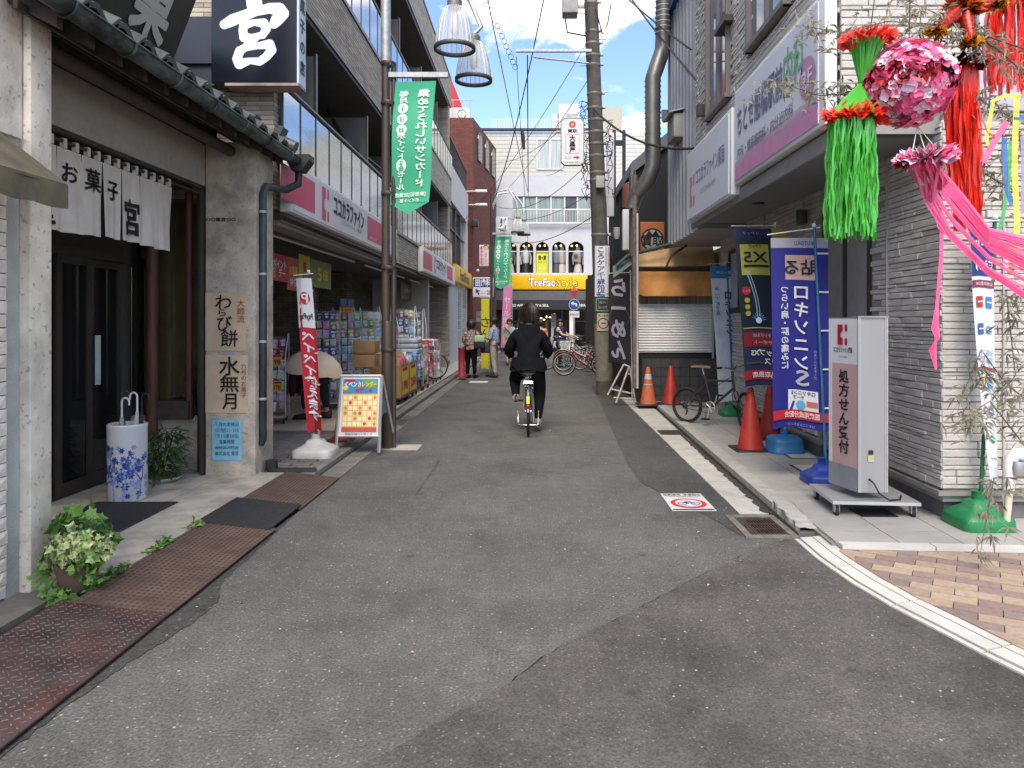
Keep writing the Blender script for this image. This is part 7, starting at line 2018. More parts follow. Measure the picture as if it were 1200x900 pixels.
def bicycle(name,label,mf,R_=.33,wb=1.08,city=True,saddle_z=.82,msad=None,turn=0,basket=True,rackm=None,sadm=M_black,group='bicycles'):
 t=thing(name,label,'bicycle',(0,0,0),group)
 wheel(t,0,R_);wheel(t,wb,R_,turn=turn)
 bbx,bbz=.43,.27;hx,hz_=wb-.20,R_+.42
 m=MB()
 if city:m.tube([(hx+.02,0,hz_-.06),(hx-.12,0,.52),(hx-.3,0,.36),(bbx,0,bbz)],.020,8);m.tube([(hx,0,hz_+.0),(hx-.16,0,.62),(bbx-.06,0,.46)],.016,8)
 else:m.tube([(hx,0,hz_-.02),(bbx-.10,0,hz_-.04)],.016,8);m.tube([(hx+.02,0,hz_-.12),(bbx,0,bbz)],.019,8)
 m.tube([(bbx,0,bbz),(bbx-.13,0,saddle_z-.10)],.016,8)
 for s_ in(-.05,.05):m.tube([(bbx,s_*.6,bbz),(0,s_,R_)],.009,6);m.tube([(bbx-.11,s_*.4,hz_-.08 if not city else .56),(0,s_,R_)],.008,6)
 m.build('frame',mf,t)
 m=MB()
 for s_ in(-.05,.05):m.tube([(hx+.04,s_,hz_-.16),(hx+.10,s_,R_+.12),(wb,s_,R_)],.010,6)
 m.tube([(hx+.04,0,hz_-.17),(hx,0,hz_+.12)],.016,8);m.build('fork',mf if not city else M_chrome,t)
 hb=hz_+(.30 if city else .20)
 m=MB();m.tube([(hx,0,hz_+.1),(hx-.02,0,hb-.05)],.013,8)
 if city:m.tube([(hx-.20,-.27,hb-.02),(hx-.06,-.24,hb+.02),(hx,-.08,hb-.03),(hx,.08,hb-.03),(hx-.06,.24,hb+.02),(hx-.20,.27,hb-.02)],.011,8)
 else:m.tube([(hx+.0,-.27,hb-.02),(hx,0,hb-.05),(hx+.0,.27,hb-.02)],.012,8)
 hbar=m.build('handlebar',M_chrome,t)
 for s_ in(-1,1):
  m=MB();m.tube([(hx-(.20 if city else .0),s_*.27,hb-.02),(hx-(.30 if city else .02),s_*(.28 if city else .37),hb-.03)],.016,8);m.build('grip',M_black,hbar)
  m=MB();m.tube([(hx-.04,s_*.22,hb),(hx+.04,s_*.25,hb-.03),(hx-.06,s_*.30,hb-.05)],.006,5);m.build('brake_lever',M_alu,hbar)
 sx=bbx-.16
 m=MB();m.grid(lambda u,v:(sx-.13+.27*u,(.085*(1-u)**.7+.022)*math.cos(math.pi*v)*(1 if u<1 else .6),saddle_z-.0+.035*math.sin(math.pi*v)**.6-.015*abs(u-.4)),10,10)
 m.add([(sx-.13,-.1,saddle_z),(sx-.13,.1,saddle_z),(sx+.14,.02,saddle_z-.01),(sx+.14,-.02,saddle_z-.01),(sx-.13,0,saddle_z-.05)],[(0,1,2,3),(0,4,1)])
 sd=m.build('saddle',sadm,t);m=MB();m.tube([(bbx-.125,0,saddle_z-.16),(sx,0,saddle_z-.01)],.013,8)
 if city:
  for s_ in(-.03,.03):m.tube([(sx-.09,s_,saddle_z-.03+.012*math.sin(k),)for k in range(2)]+[(sx-.09,s_,saddle_z-.07)],.012,6)
 m.build('seat_post',M_chrome,sd)
 m=MB();m.lathe([(.075,-.003),(.09,0),(.075,.003)],(bbx,-.05,bbz),24,'Y')
 for k in range(5):a=k*1.2566;m.tube([(bbx,-.05,bbz),(bbx+.08*math.cos(a),-.05,bbz+.08*math.sin(a))],.006,4)
 ck_=m.build('chainring',M_alu,t)
 for s_,a in((-1,R(-100)),(1,R(80))):
  e=(bbx+.165*math.cos(a),s_*.075,bbz+.165*math.sin(a))
  m=MB();m.tube([(bbx,s_*.06,bbz),e],.010,6);m.build('crank',M_alu,ck_)
  m=MB();m.bbox(e[0]-.045,e[0]+.045,e[1]+min(0,s_*.09),e[1]+max(0,s_*.09),e[2]-.012,e[2]+.012,.004);m.build('pedal',M_black,ck_)
 m=MB();m.tube([(bbx,-.05,bbz+.088),(0,-.05,R_+.03)],.004,4);m.tube([(bbx,-.05,bbz-.088),(0,-.05,R_-.035)],.004,4);m.build('chain',M_black,t)
 if city:
  for cx,a0,a1 in((0,-10,175),(wb,20,150)):
   m=MB()
   def mg(u,v,cx=cx,a0=a0,a1=a1):
    a=R(a0+(a1-a0)*u);q=R_+.025-.012*abs(v-.5)*2
    return(cx+q*math.cos(a),(v-.5)*.055,R_+q*math.sin(a))
   m.grid(mg,18,4);m.build('mudguard',mf if cx else M_chrome,t)
  m=MB();zr=R_*2+.07
  for s_ in(-.065,.065):m.tube([(-.28,s_,zr),(.22,s_,zr)],.006,6);m.tube([(-.05,s_,zr),(0,s_*.8,R_)],.005,5);m.tube([(-.2,s_,zr),(0,s_*.8,R_)],.005,5)
  for x in(-.28,-.15,-.02,.1):m.tube([(x,-.065,zr),(x,.065,zr)],.005,5)
  m.build('rear_rack',rackm or M_chrome,t)
  m=MB();m.bbox(-.375,-.35,-.022,.022,R_+.08,R_+.13,.006);o=m.build('reflector',mat('red_reflector',(.35,.01,.01),.2),t)
  m=MB();m.box(-.352,-.342,-.02,.02,R_+.14,R_+.24);m.build('registration_sticker',flat('d8e23c'),t)
  m=MB();m.tube([(.0,.14,.34),(-.17,.13,.17),(-.17,-.13,.17),(0,-.14,.34)],.010,6);m.build('stand',M_chrome,t)
  if basket:
   bx=hx+.17;m=MB()
   for k in range(7):
    z=hz_+.0+k*.035;w=.15+k*.006;l=.13+k*.005;m.tube([(bx-l,-w,z),(bx+l,-w,z),(bx+l,w,z),(bx-l,w,z)],.003,4,closed=True)
   for k in range(9):
    q=-1+k/4
    for(a,b)in(((bx-.13,q*.15),(bx-.16,q*.186)),((bx+.13,q*.15),(bx+.16,q*.186)),((bx+q*.13,-.15),(bx+q*.16,-.186)),((bx+q*.13,.15),(bx+q*.16,.186))):m.tube([(a[0],a[1],hz_),(b[0],b[1],hz_+.21)],.0025,3)
   m.build('basket',M_steel,t)
 else:
  m=MB();m.tube([(.30,.06,.26),(.20,.16,.0)],.008,6);m.tube([(.30,-.02,.26),(.40,.14,.0)],.008,6);m.build('kickstand',M_alu,t)
  m=MB();m.lathe([(.02,0),(.045,.004),(.05,.012),(.03,.03)],(0,-.06,R_),14,'Y');m.tube([(.0,-.05,R_),(.04,-.05,R_-.08),(.02,-.05,R_-.13)],.012,6);m.build('derailleur',M_black,t)
  m=MB();m.tube([(.08,.0,.30),(hx,.0,hz_+.05),(hx+.03,.06,hb)],.004,4);m.build('brake_cable',M_black,t)
 return t
M_frb=mat('black_enamel',(.02,.02,.022),.3);M_frr=mat('red_enamel',(.30,.012,.02),.3);M_frw=mat('white_enamel',(.6,.6,.58),.3)
rb=bicycle('city_bicycle','black city bicycle ridden away down the middle of the road',M_frb,basket=True,saddle_z=.84)
rb.location=(gx(619,9.9),9.95,0);rb.rotation_euler=(0,0,R(90))
fb=bicycle('folding_bicycle','dark small wheeled bicycle with brown saddle parked on the right pavement',mat('bronze_enamel',(.05,.042,.035),.35),R_=.262,wb=.96,city=False,saddle_z=.83,turn=R(-35),sadm=mat('brown_leather',(.17,.09,.05),.5))
fb.location=(gx(805,10.85),10.85,.05);fb.rotation_euler=(0,0,R(-47))
m_red=bicycle('parked_bicycle','red and white bicycle side on, in front of the parked group',M_frr,msad=None,rackm=M_frw,group='bicycles parked by the clothes shop')
m_red.location=(gx(662,20.8)+1.06,20.8,0);m_red.rotation_euler=(0,0,R(176))
m_wht=bicycle('parked_bicycle','white bicycle behind the red one near the pole',M_frw,group='bicycles parked by the clothes shop')
m_wht.location=(gx(700,22.3),22.3,0);m_wht.rotation_euler=(0,0,R(160))
for i,(src,px,Y,a,lab)in enumerate([(rb,680,23.3,165,'black bicycle second from the back of the parked group'),(m_red,693,24.2,150,'red bicycle deeper in the parked group by the pole'),(m_wht,704,25.2,170,'white bicycle at the back of the parked group'),(rb,510,18.6,200,'black bicycle parked beside the bargain baskets on the left')]):
 o=dup(src,(gx(px,Y),Y,0 if i<3 else .08),R(a),lab);o['group']='bicycles parked by the clothes shop' if i<3 else 'bicycles';o.name='parked_bicycle'
 if i<3:o['label']=lab
 # ================================================================ people: one continuous skinned body each, clothes as children
def skin_obj(name,pts,edges,rad,m_,parent,root=0,sub=2,sx=None):
 me=bpy.data.meshes.new(name);o0=org(parent)
 me.from_pydata([tuple(Vector(p)-o0)for p in pts],edges,[]);me.materials.append(m_)
 o=link(name,me,parent)
 sk=o.modifiers.new('Skin','SKIN');sk.use_smooth_shade=True;sk.branch_smoothing=.6
 for i,d in enumerate(me.skin_vertices[0].data):
  r=rad[i];d.radius=(r,r)if not isinstance(r,tuple)else r;d.use_root=(i==root)
 s=o.modifiers.new('Subdivision','SUBSURF');s.levels=sub;s.render_levels=sub
 return o
def person(label,J,cols,hair='short',face=None,scale=1.0,shoe=M_black,hem=0.0,hood=False,fingers=True,group=None,bottom='trousers'):
 """J: joint name -> world point. needs pelvis chest neck head; shL elL haL; hipL knL anL toL and R"""
 g=J['pelvis'];J={k:Vector(v)for k,v in J.items()}
 t=thing('person',label,'person',(g[0],g[1],min(J['anL'].z,J['anR'].z)),group)
 k_=scale
 pts=[J['pelvis'],J['pelvis'].lerp(J['chest'],.5),J['chest'],J['neck'],J['neck'].lerp(J['head'],.55),J['head']+Vector((0,0,.02)),J['head']+Vector((0,0,.075))]
 rad=[.125,.115,.13,.055,.052,.092,.062]
 E_=[(0,1),(1,2),(2,3),(3,4),(4,5),(5,6)]
 def chain(start,seq):
  p=start
  for q,r in seq:pts.append(q);rad.append(r);E_.append((p,len(pts)-1));p=len(pts)-1
  return p
 for s_ in 'LR':
  w=chain(2,[(J['sh'+s_],.058),(J['sh'+s_].lerp(J['el'+s_],.5),.047),(J['el'+s_],.040),(J['el'+s_].lerp(J['ha'+s_],.5),.036),(J['ha'+s_],.026)])
  d=(J['ha'+s_]-J['el'+s_]).normalized();u=d.cross(Vector((0,0,1)));u=(u if u.length>.1 else Vector((1,0,0))).normalized()
  palm=J['ha'+s_]+d*.07;pw=chain(w,[(palm,(.03,.018))])
  if fingers:
   for i,L in enumerate((.06,.075,.07,.05)):
    o_=u*(.03-.02*i);c=d.cross(u)*-.02;chain(pw,[(palm+o_+d*.035,.009),(palm+o_*1.15+d*(.035+L*.5)+c*.4,.0085),(palm+o_*1.1+d*(.03+L*.8)+c*1.3,.007)])
   th=J['ha'+s_]+d*.03;chain(w,[(th+u*.035,.011),(th+u*.055+d*.035,.009),(th+u*.05+d*.06,.008)])
  a=chain(0,[(J['hip'+s_],.088),(J['hip'+s_].lerp(J['kn'+s_],.5),.072),(J['kn'+s_],.053),(J['kn'+s_].lerp(J['an'+s_],.35),.050),(J['an'+s_],.034)])
  chain(a,[(J['to'+s_].lerp(J['an'+s_],.4)-Vector((0,0,.02)),.034),(J['to'+s_],.026)])
 rad=[tuple(v*k_ for v in r)if isinstance(r,tuple)else r*k_ for r in rad]
 skin_obj('body',pts,E_,rad,M_skin,t)
 # top with sleeves
 P2=[J['pelvis']+Vector((0,0,-.02-hem)),J['pelvis'].lerp(J['chest'],.35),J['chest'],J['neck']+Vector((0,0,-.015))]
 R2=[(.195,.15),(.175,.135),(.185,.14),(.075,.07)];E2=[(0,1),(1,2),(2,3)]
 sl=cols.get('sleeve',1.0)
 for s_ in 'LR':
  b=len(P2);e=J['el'+s_];h=J['ha'+s_]
  P2+=[J['sh'+s_],J['sh'+s_].lerp(e,.55)];bk=cols.get('bulk',1);R2+=[.082*bk,.070*bk];E2+=[(2,b),(b,b+1)]
  if sl>.6:P2+=[e,e.lerp(h,.9 if sl>=1 else .3)];R2+=[.060*bk,.046*bk];E2+=[(b+1,b+2),(b+2,b+3)]
 top=skin_obj('jacket' if sl>=1 else 'shirt',P2,E2,[tuple(v*k_ for v in r)if isinstance(r,tuple)else r*k_ for r in R2],cols['top'],t)
 tb=cols.get('tb',1)
 # trousers
 P3=[J['pelvis']+Vector((0,0,.05))];R3=[(.155,.13)];E3=[]
 for s_ in 'LR':
  b=len(P3);k=J['kn'+s_];a=J['an'+s_];cut=cols.get('cut',.95)
  P3+=[J['hip'+s_]+Vector((0,0,-.02)),J['hip'+s_].lerp(k,.5),k,k.lerp(a,cut)];R3+=[.108*tb,.094*tb,.072*tb,.060 if cols.get('wide')else .048];E3+=[(0,b),(b,b+1),(b+1,b+2),(b+2,b+3)]
 skin_obj('trousers',P3,E3,[tuple(v*k_ for v in r)if isinstance(r,tuple)else r*k_ for r in R3],cols['bottom'],t)
 for s_ in 'LR':
  a,q=J['an'+s_],J['to'+s_];d=(q-a);d.z=0;d=d.normalized()if d.length>.01 else Vector((0,1,0));fl=J['an'+s_].z-.07;sd=Vector((-d.y,d.x,0));tilt=(q.z-a.z+.05)
  m=MB()
  def sh(u,v):
   w=(.046+.012*math.sin(math.pi*min(1,u*1.1)))*(1 if 0<u<1 else .45);hgt=.125*(1-u*.55)if u<.97 else .02
   p=a-d*.065+d*.27*u;an_=2*math.pi*v
   return(p.x+sd.x*w*math.cos(an_),p.y+sd.y*w*math.cos(an_),fl+tilt*u+hgt*(.5+.5*math.sin(an_)))
  m.grid(sh,10,12);m.build('shoe',shoe,t)
  # hair, ears, face
 hd=J['head'];f=Vector(face if face else(0,1,0)).normalized();rgt=Vector((f.y,-f.x,0))
 m=MB()
 def hr(u,v):
  a=2*math.pi*u;el=-math.pi/2*.98+math.pi*.99*v
  dirn=rgt*math.cos(a)*math.cos(el)+f*math.sin(a)*math.cos(el)+Vector((0,0,math.sin(el)))
  front=max(0,dirn.dot(f));low={'bob':-.115,'short':-.035,'long':-.20}[hair]
  rr_=({'bob':.128,'long':.122}.get(hair,.108))*(1+.035*math.sin(a*9+el*4)+.03*math.sin(a*17))
  p=hd+Vector((0,0,.045))-f*.008+Vector((dirn.x*rr_,dirn.y*rr_,dirn.z*rr_*1.12))
  if p.z<hd.z+low:p.z=hd.z+low+(.012*math.sin(a*11))
  if front>.35 and p.z<hd.z+.07:p=p-f*(.06*front);p.z=max(p.z,hd.z+.05)
  return p
 m.grid(hr,36,20);m.build('hair',M_hair,t)
 for s_ in(-1,1):
  m=MB();m.sphere(hd+rgt*s_*.093*k_+Vector((0,0,.0)),.022,8,6,(.6,.6,1.2));m.build('ear',M_skin,t)
 m=MB();m.sphere(hd+f*.098+Vector((0,0,-.005)),.014,8,6,(1,1,1.5));m.build('nose',M_skin,t)
 for s_ in(-1,1):
  m=MB();m.sphere(hd+f*.088+rgt*s_*.032+Vector((0,0,.028)),.010,8,6);m.build('eye',M_black,t)
 m=MB();m.sphere(hd+f*.088+Vector((0,0,-.045)),.018,8,6,(1,1,.35));m.build('mouth',mat('lips',(.35,.12,.10),.5),t)
 return t
def stand(x,y,H=1.62,face=(0,1),z0=0.0,lean=0,arms=None,step=.05):
 """standing joints; face = direction looked at"""
 f=Vector((face[0],face[1],0)).normalized();r=Vector((f.y,-f.x,0));s=H/1.62;b=Vector((x,y,z0));U=Vector((0,0,1))
 J=dict(pelvis=b+U*.88*s,chest=b+U*1.20*s+f*lean*.5,neck=b+U*1.36*s+f*lean,head=b+U*1.47*s+f*(lean+.02))
 for k,sg in(('L',-1),('R',1)):
  J['sh'+k]=b+U*1.30*s+r*sg*.165*s+f*lean;J['el'+k]=b+U*1.04*s+r*sg*.22*s-f*.02;J['ha'+k]=b+U*.84*s+r*sg*.20*s+f*.10
  J['hip'+k]=b+U*.82*s+r*sg*.085*s;J['kn'+k]=b+U*.46*s+r*sg*.09*s+f*.02*sg;J['an'+k]=b+U*.075+r*sg*.09*s+f*step*sg;J['to'+k]=J['an'+k]+f*.13-U*.04
 if arms:
  for k,v in arms.items():J[k]=b+r*v[0]+f*v[1]+U*v[2]
 return J
M_hood=mat('black_hoodie',(.006,.007,.010),.9,spec=.15,var=.25,scale=9,bump=1,bscale=9);M_pant=mat('black_trousers',(.006,.006,.008),.9,spec=.15,var=.2,bump=.3,bscale=20)
# the cyclist: seated on the saddle, left foot up, right foot down
bx,by=gx(619,9.9),9.95;sy=by+.27
J=dict(pelvis=(bx,sy,.94),chest=(bx+.005,sy+.10,1.27),neck=(bx+.005,sy+.14,1.46),head=(bx+.01,sy+.17,1.60))
for k,sg,px,pz in(('L',-1,.10,.46),('R',1,.11,.115)):
 J['sh'+k]=(bx+sg*.165,sy+.12,1.38);J['el'+k]=(bx+sg*.285,sy+.22,1.12);J['ha'+k]=(bx+sg*.25,by+.72,1.05)
 J['hip'+k]=(bx+sg*.11,sy+.04,.88);kz=.84 if sg<0 else .60;ky=.43 if sg<0 else .34
 J['kn'+k]=(bx+sg*(.20 if sg<0 else .16),by+ky+.12,kz*.85);J['an'+k]=(bx+sg*(.17 if sg<0 else .13),by+.30 if sg<0 else by+.36,pz+.03);J['to'+k]=(bx+sg*(.17 if sg<0 else .13),by+.46 if sg<0 else by+.50,pz-.02)
cy=person('cyclist in black hooded jacket and black trousers riding away from the camera',J,dict(top=M_hood,bottom=M_pant,bulk=1.25,tb=1.16),'bob',(0,1,0),1.08,mat('taupe_sneaker',(.30,.29,.27),.7,var=.5,scale=30),hem=.06)
m=MB();nk=Vector(J['neck'])
m.grid(lambda u,v:(nk.x+(.13+.03*math.sin(v*3))*math.cos(math.pi*2*u),nk.y-.035+.085*math.sin(2*math.pi*u)-.05*(1-v)*max(0,-math.sin(2*math.pi*u)),nk.z-.13+.17*v-(.10*max(0,-math.sin(2*math.pi*u))*(1-v))),28,8);m.build('hood',M_hood,cy)
m=MB();pv=Vector(J['pelvis'])
m.grid(lambda u,v:(pv.x+(.225+.035*v+.012*math.sin(u*44)*v)*math.cos(2*math.pi*u),pv.y+.04+(.16+.03*v)*math.sin(2*math.pi*u),pv.z+.10-.17*v+.02*math.sin(u*19)*v),60,6);m.build('jacket_hem',M_hood,cy)
m=MB();hd=Vector(J['head']);r_=random.Random(5)
for i in range(520):
 a=r_.uniform(0,2*math.pi);e=r_.uniform(.1,1.35);L=1.9-e;pts=[]
 for k in range(7):
  el=e-(e+.55)*k/6;rr_=.136+.006*r_.random();z=.05+rr_*1.1*math.sin(max(el,-.1))-(max(0,-.1-el)*.22);q=rr_*math.cos(max(el,0))*(1-.12*max(0,-el))
  pts.append(hd+Vector((q*math.cos(a+.04*k*math.sin(i)),q*math.sin(a+.04*k*math.sin(i)),z)))
 m.tube(pts,[.004]*6+[.001],3,caps=False)
m.build('hair_strands',M_hair,cy)['kind']='stuff'
# shoppers
plaid=brickmat('plaid_cloth',(.50,.43,.38),(.36,.27,.23),(.16,.10,.09),.085,.07,.012,0,noise=.1)
x,y=gx(552,20.0),20.0
w1=person('woman in a brown plaid shirt and black trousers carrying a pale green tote',stand(x,y,1.56,(.35,1),arms={'haR':(.25,.16,.98),'elR':(.27,0,1.02)}),dict(top=plaid,bottom=M_pant,sleeve=.8),'bob',(.35,1,0),1.05)
t=thing('tote_bag','pale green and navy tote bag on the plaid woman\'s shoulder','bag',(x+.24,y-.1,.85))
m=MB();m.bbox(x+.10,x+.38,y-.22,y-.10,.98,1.16,.03);m.build('upper_cloth',flat('a8c49a',.8),t);m=MB();m.bbox(x+.09,x+.39,y-.23,y-.09,.80,.985,.04);m.build('lower_cloth',flat('1c2030',.8),t)
m=MB();m.tube([(x+.14,y-.18,1.14),(x+.14,y-.12,1.36),(x+.17,y-.0,1.40)],.012,6);m.tube([(x+.32,y-.18,1.14),(x+.24,y-.12,1.34),(x+.19,y,1.38)],.012,6);m.build('strap',flat('1c2030',.8),t)
x,y=gx(579,20.2),20.2
w2=person('man in a blue patterned shirt and beige trousers looking at a phone',stand(x,y,1.66,(-.9,.35),arms={'elR':(.24,.02,1.06),'haR':(.14,.26,1.12),'elL':(-.24,.02,1.05),'haL':(-.12,.27,1.12)},step=.09),dict(top=mat('blue_pattern_cloth',(.24,.30,.45),.8,var=.8,scale=22),bottom=mat('beige_cotton',(.36,.31,.27),.85,var=.1),sleeve=.8,wide=1),'short',(-.9,.35,0),1.0,mat('dark_shoe',(.03,.025,.02),.5))
t=thing('shoulder_bag','dark grey shoulder bag hanging at the standing man\'s side','bag',(x-.25,y-.2,.7))
m=MB();m.bbox(x-.36,x-.10,y-.28,y-.16,.68,.98,.04);m.build('bag_body',flat('30343e',.7),t);m=MB();m.tube([(x-.32,y-.22,.96),(x-.22,y-.2,1.12),(x-.13,y-.22,.96)],.010,6);m.build('handle',flat('30343e',.7),t)
t=thing('phone','small dark phone held by the man in the blue shirt','phone',(x-.36,y+.1,1.15));m=MB();m.bbox(x-.40,x-.33,y-.02,y-.0,1.10,1.24,.004);m.build('phone_body',M_black,t)
x,y=gx(597,26),26
person('young man in a mint shirt and white shorts walking towards the camera',stand(x,y,1.62,(.15,-1),step=.12),dict(top=flat('9fb8a8',.8),bottom=flat('c8c8c4',.8),sleeve=.5,cut=.1),'short',(.15,-1,0),.98)
m=MB();m.tube([(x-.17,y-.12,1.34),(x,y-.175,1.15),(x+.16,y-.15,.92)],.018,6);single(m,'bag_strap',M_black,'black strap crossing the mint shirt of the walking man','strap')
person('person in an orange top with long black hair beyond the cyclist',stand(gx(634,25),25,1.58,(.1,1)),dict(top=flat('c8704c',.8),bottom=M_pant,sleeve=.5),'long',(.1,1,0))
person('person in a cream top mostly hidden left of the cyclist\'s head',stand(gx(611,27),27,1.56,(0,1)),dict(top=flat('b8a890',.8),bottom=M_pant,sleeve=.5),'bob',(0,1,0))
person('person in a white shirt and navy vest beside the parked bicycles',stand(gx(656,24.5),24.5,1.60,(.9,-.4),arms={'haR':(.2,.42,1.05),'haL':(-.2,.42,1.05),'elR':(.23,.18,1.1),'elL':(-.23,.18,1.1)}),dict(top=flat('c8ccd0',.8),bottom=M_pant,sleeve=.5),'short',(.6,-.8,0))
m=MB();x,y=gx(656,24.5),24.5;m.lathe([(.20,0),(.215,.1),(.20,.3),(.19,.42),(.10,.5)],(x,y,.88),16);single(m,'navy_vest',flat('1c2440',.8),'navy vest worn by the person by the parked bicycles','vest')
# bent over shopper under the parasol
x,y,z=gx(372,11.0),11.0,.085
J=dict(pelvis=(x+.02,y,z+.66),chest=(x-.22,y-.02,z+.72),neck=(x-.38,y-.02,z+.74),head=(x-.48,y-.02,z+.80))
for k,sg,dx in(('L',1,.12),('R',-1,-.14)):
 J['sh'+k]=(x-.32,y+sg*.14,z+.74);J['el'+k]=(x-.30,y+sg*.2,z+.50);J['ha'+k]=(x-.36,y+sg*.1,z+.34)
 J['hip'+k]=(x+.02,y+sg*.08,z+.60);J['kn'+k]=(x-.03+dx,y+sg*.08,z+.34);J['an'+k]=(x+dx,y+sg*.08,z+.075);J['to'+k]=(x+dx-.12,y+sg*.08,z+.03)
person('shopper in dark clothes bending under a beige parasol at the racks',J,dict(top=mat('dark_maroon_cloth',(.03,.014,.016),.85),bottom=flat('22232a',.85),cut=.75),'short',(-1,0,0),1.0,M_black)
t=thing('parasol','open pale beige parasol tilted over the bending shopper','parasol',(gx(366,10.8),10.8,.9))
c=Vector((gx(366,10.8),10.8,hz(436,10.8)-.04));m=MB()
M_par=mat('beige_parasol_cloth',(.86,.68,.50),.8,var=.04)
def para(u,v):
 a=2*math.pi*u;seg=abs(((u*8)%1)-.5)*2;q=.43*math.sin(v*math.pi/2*.96)
 h=.36*math.cos(v*math.pi/2*.96)**.9-.02*(1-seg)*v
 p=Vector((q*math.cos(a),q*math.sin(a),h));p.rotate(Matrix.Rotation(R(8),3,'Y'));return c+p
m.grid(para,64,12);m.build('canopy',M_par,t)
for k in range(8):
 m=MB();m.tube([Vector(para(k/8,v/8))-Vector((0,0,.006))for v in range(1,9)],.003,4);m.build('rib',M_alu,t)
m=MB();m.tube([c+Vector((.05,0,.36)),c+Vector((-.02,0,-.28))],.008,6);m.build('shaft',M_bwood,t)
# ================================================================ racks and goods in front of the chemist's
rr=random.Random(40)
GC=['3a50a8','4a70c8','a8cbe8','e4e8ee','98ceb8','d8688a','f0cc58','74bc6c','f4f4f0','cc4450','5a6e98','f4a4cc']
CN=['navy blue','blue','light blue','silver','sea green','rose','yellow','green','white','red','slate','pink']
ROW=['bottom','second','third','fourth','fifth','sixth','seventh','eighth','ninth','top']
PK=[]
for i,c in enumerate(GC):
 m=MB();m.cur=0
 m.grid(lambda u,v:((u-.5)*.105,-.018*math.sin(math.pi*u)*math.sin(math.pi*v),.14*(v-1)),4,4)
 m.grid(lambda u,v:((.5-u)*.105,.015*math.sin(math.pi*u)*math.sin(math.pi*v),.14*(v-1)),3,3)
 m.cur=1;m.box(-.04,.04,-.021,-.019,-.05,-.02);m.add([(.032*math.cos(a),-.0215,-.095+.032*math.sin(a))for a in[k*.785 for k in range(8)]],[tuple(range(8))])
 m.cur=2;m.box(-.03,.03,-.022,-.020,-.13,-.12)
 PK.append(m.mesh('packet',[mat('pack_'+c,c,.3,var=.12,scale=30),mat('pack_print_%d'%(i%3),('d8dce0','e0d890','9cc0e0')[i%3],.3),flat(('b88088','d8d4c8','8098b8','c0b070')[i%4])]))
M_rack=mat('white_wire',(.52,.52,.52),.4,metal=.4)
def rack(label,x,y,w,d,h,ang,pal,plabel,rows=8,slope=True,seed=1):
 t=thing('wire_rack',label,'display rack',(x,y,.085),'wire racks of goods outside the drugstore',R(ang));ORG[t.name]=Vector((0,0,0))
 m=MB()
 for sx in(-w/2,w/2):
  m.tube([(sx,-d/2,.1),(sx,-d/2,h*.78),(sx,d/2-.1,h),(sx,d/2,h),(sx,d/2,.1)],.011,6)
 m.build('side_frame',M_rack,t)
 for k in range(rows+1):
  z=.18+(h*.95-.18)*k/rows;m=MB();m.tube([(-w/2,d/2-.12,z),(w/2,d/2-.12,z)],.005,4);m.build('cross_wire',M_rack,t)
 m=MB()
 for k in range(int(w/.045)):m.box(-w/2+k*.045,-w/2+k*.045+.004,d/2-.122,d/2-.118,.15,h*.97)
 m.build('back_mesh',M_rack,t)['kind']='stuff'
 m=MB();m.box(-w/2,w/2,-d/2,d/2,.10,.125);m.build('bottom_shelf',M_rack,t)
 for sx in(-w/2+.03,w/2-.03):
  for sy_ in(-d/2+.03,d/2-.03):
   m=MB();m.lathe([(.001,-.012),(.04,-.012),(.04,.012),(.001,.012)],(sx,sy_,.045),10,'X');m.build('caster',M_rubber,t)
 r_=random.Random(seed);M=Matrix.Translation((x,y,.085))@Matrix.Rotation(R(ang),4,'Z')
 for k in range(rows):
  n=int(w/.112);ci=pal[k%len(pal)]
  for i in range(n):
   z=.18+(h*.95-.18)*(k+1)/rows-.01;yy=-d/2+.05+.15*(k/rows)
   q_=ci if r_.random()<.42 else r_.choice(pal+[8,8,3,4,11]);o=bpy.data.objects.new('packet',PK[q_]);C.objects.link(o);o.scale=(1,1,1)
   o.matrix_world=M@Matrix.Translation((-w/2+.056+i*.112+r_.uniform(-.008,.008),yy+r_.uniform(-.02,.02),z))@Matrix.Rotation(r_.uniform(-.5,.5),4,'Z')@Matrix.Rotation(r_.uniform(-.12,.12),4,'Y')@Matrix.Scale(r_.uniform(.75,1.1),4)
   o['label']='%s packet in the %s row%s, %s'%(CN[q_],ROW[k if k<rows-1 else 9],', left end' if i==0 else ', right end' if i==n-1 else '',plabel.split(' on ')[-1]if ' on ' in plabel else plabel.split(' packets ')[-1][:44]);o['category']='packet';o['group']=plabel
 return t
def rx(px,Y):return gx(px,Y)
rack('narrow rack of snack packets beside the downpipe',rx(322,10.6),10.6,.34,.4,1.28,12,[3,9,5,3],'snack packets on the narrow rack by the downpipe',7,seed=2)
rack('tall rack hung with blue packets behind the parasol',rx(380,12.3),12.3,.50,.45,1.70,14,[0,0,10,1],'blue packets on the tall rack behind the parasol',10,seed=3)
rack('tall rack with mixed pink and pale packets second from the left',rx(407,12.9),12.9,.46,.45,1.70,20,[2,5,8,7],'pale and pink packets on the second tall rack',10,seed=4)
rack('tall rack with green and white packets behind the calendar board',rx(431,13.4),13.4,.46,.45,1.72,24,[7,4,8,2],'green and white packets on the rack above the calendar board',10,seed=5)
rack('rack with yellow and clear packets just left of the lamp post',rx(452,14.8),14.6,.5,.45,1.66,24,[6,8,3,11],'yellow and clear packets behind the lamp post',9,seed=6)
rack('rack of tall bottles and cloths right of the lamp post',rx(474,15.6),15.6,.5,.4,1.78,20,[9,6,2,1],'red and blue packets on the rack right of the lamp post',9,seed=7)
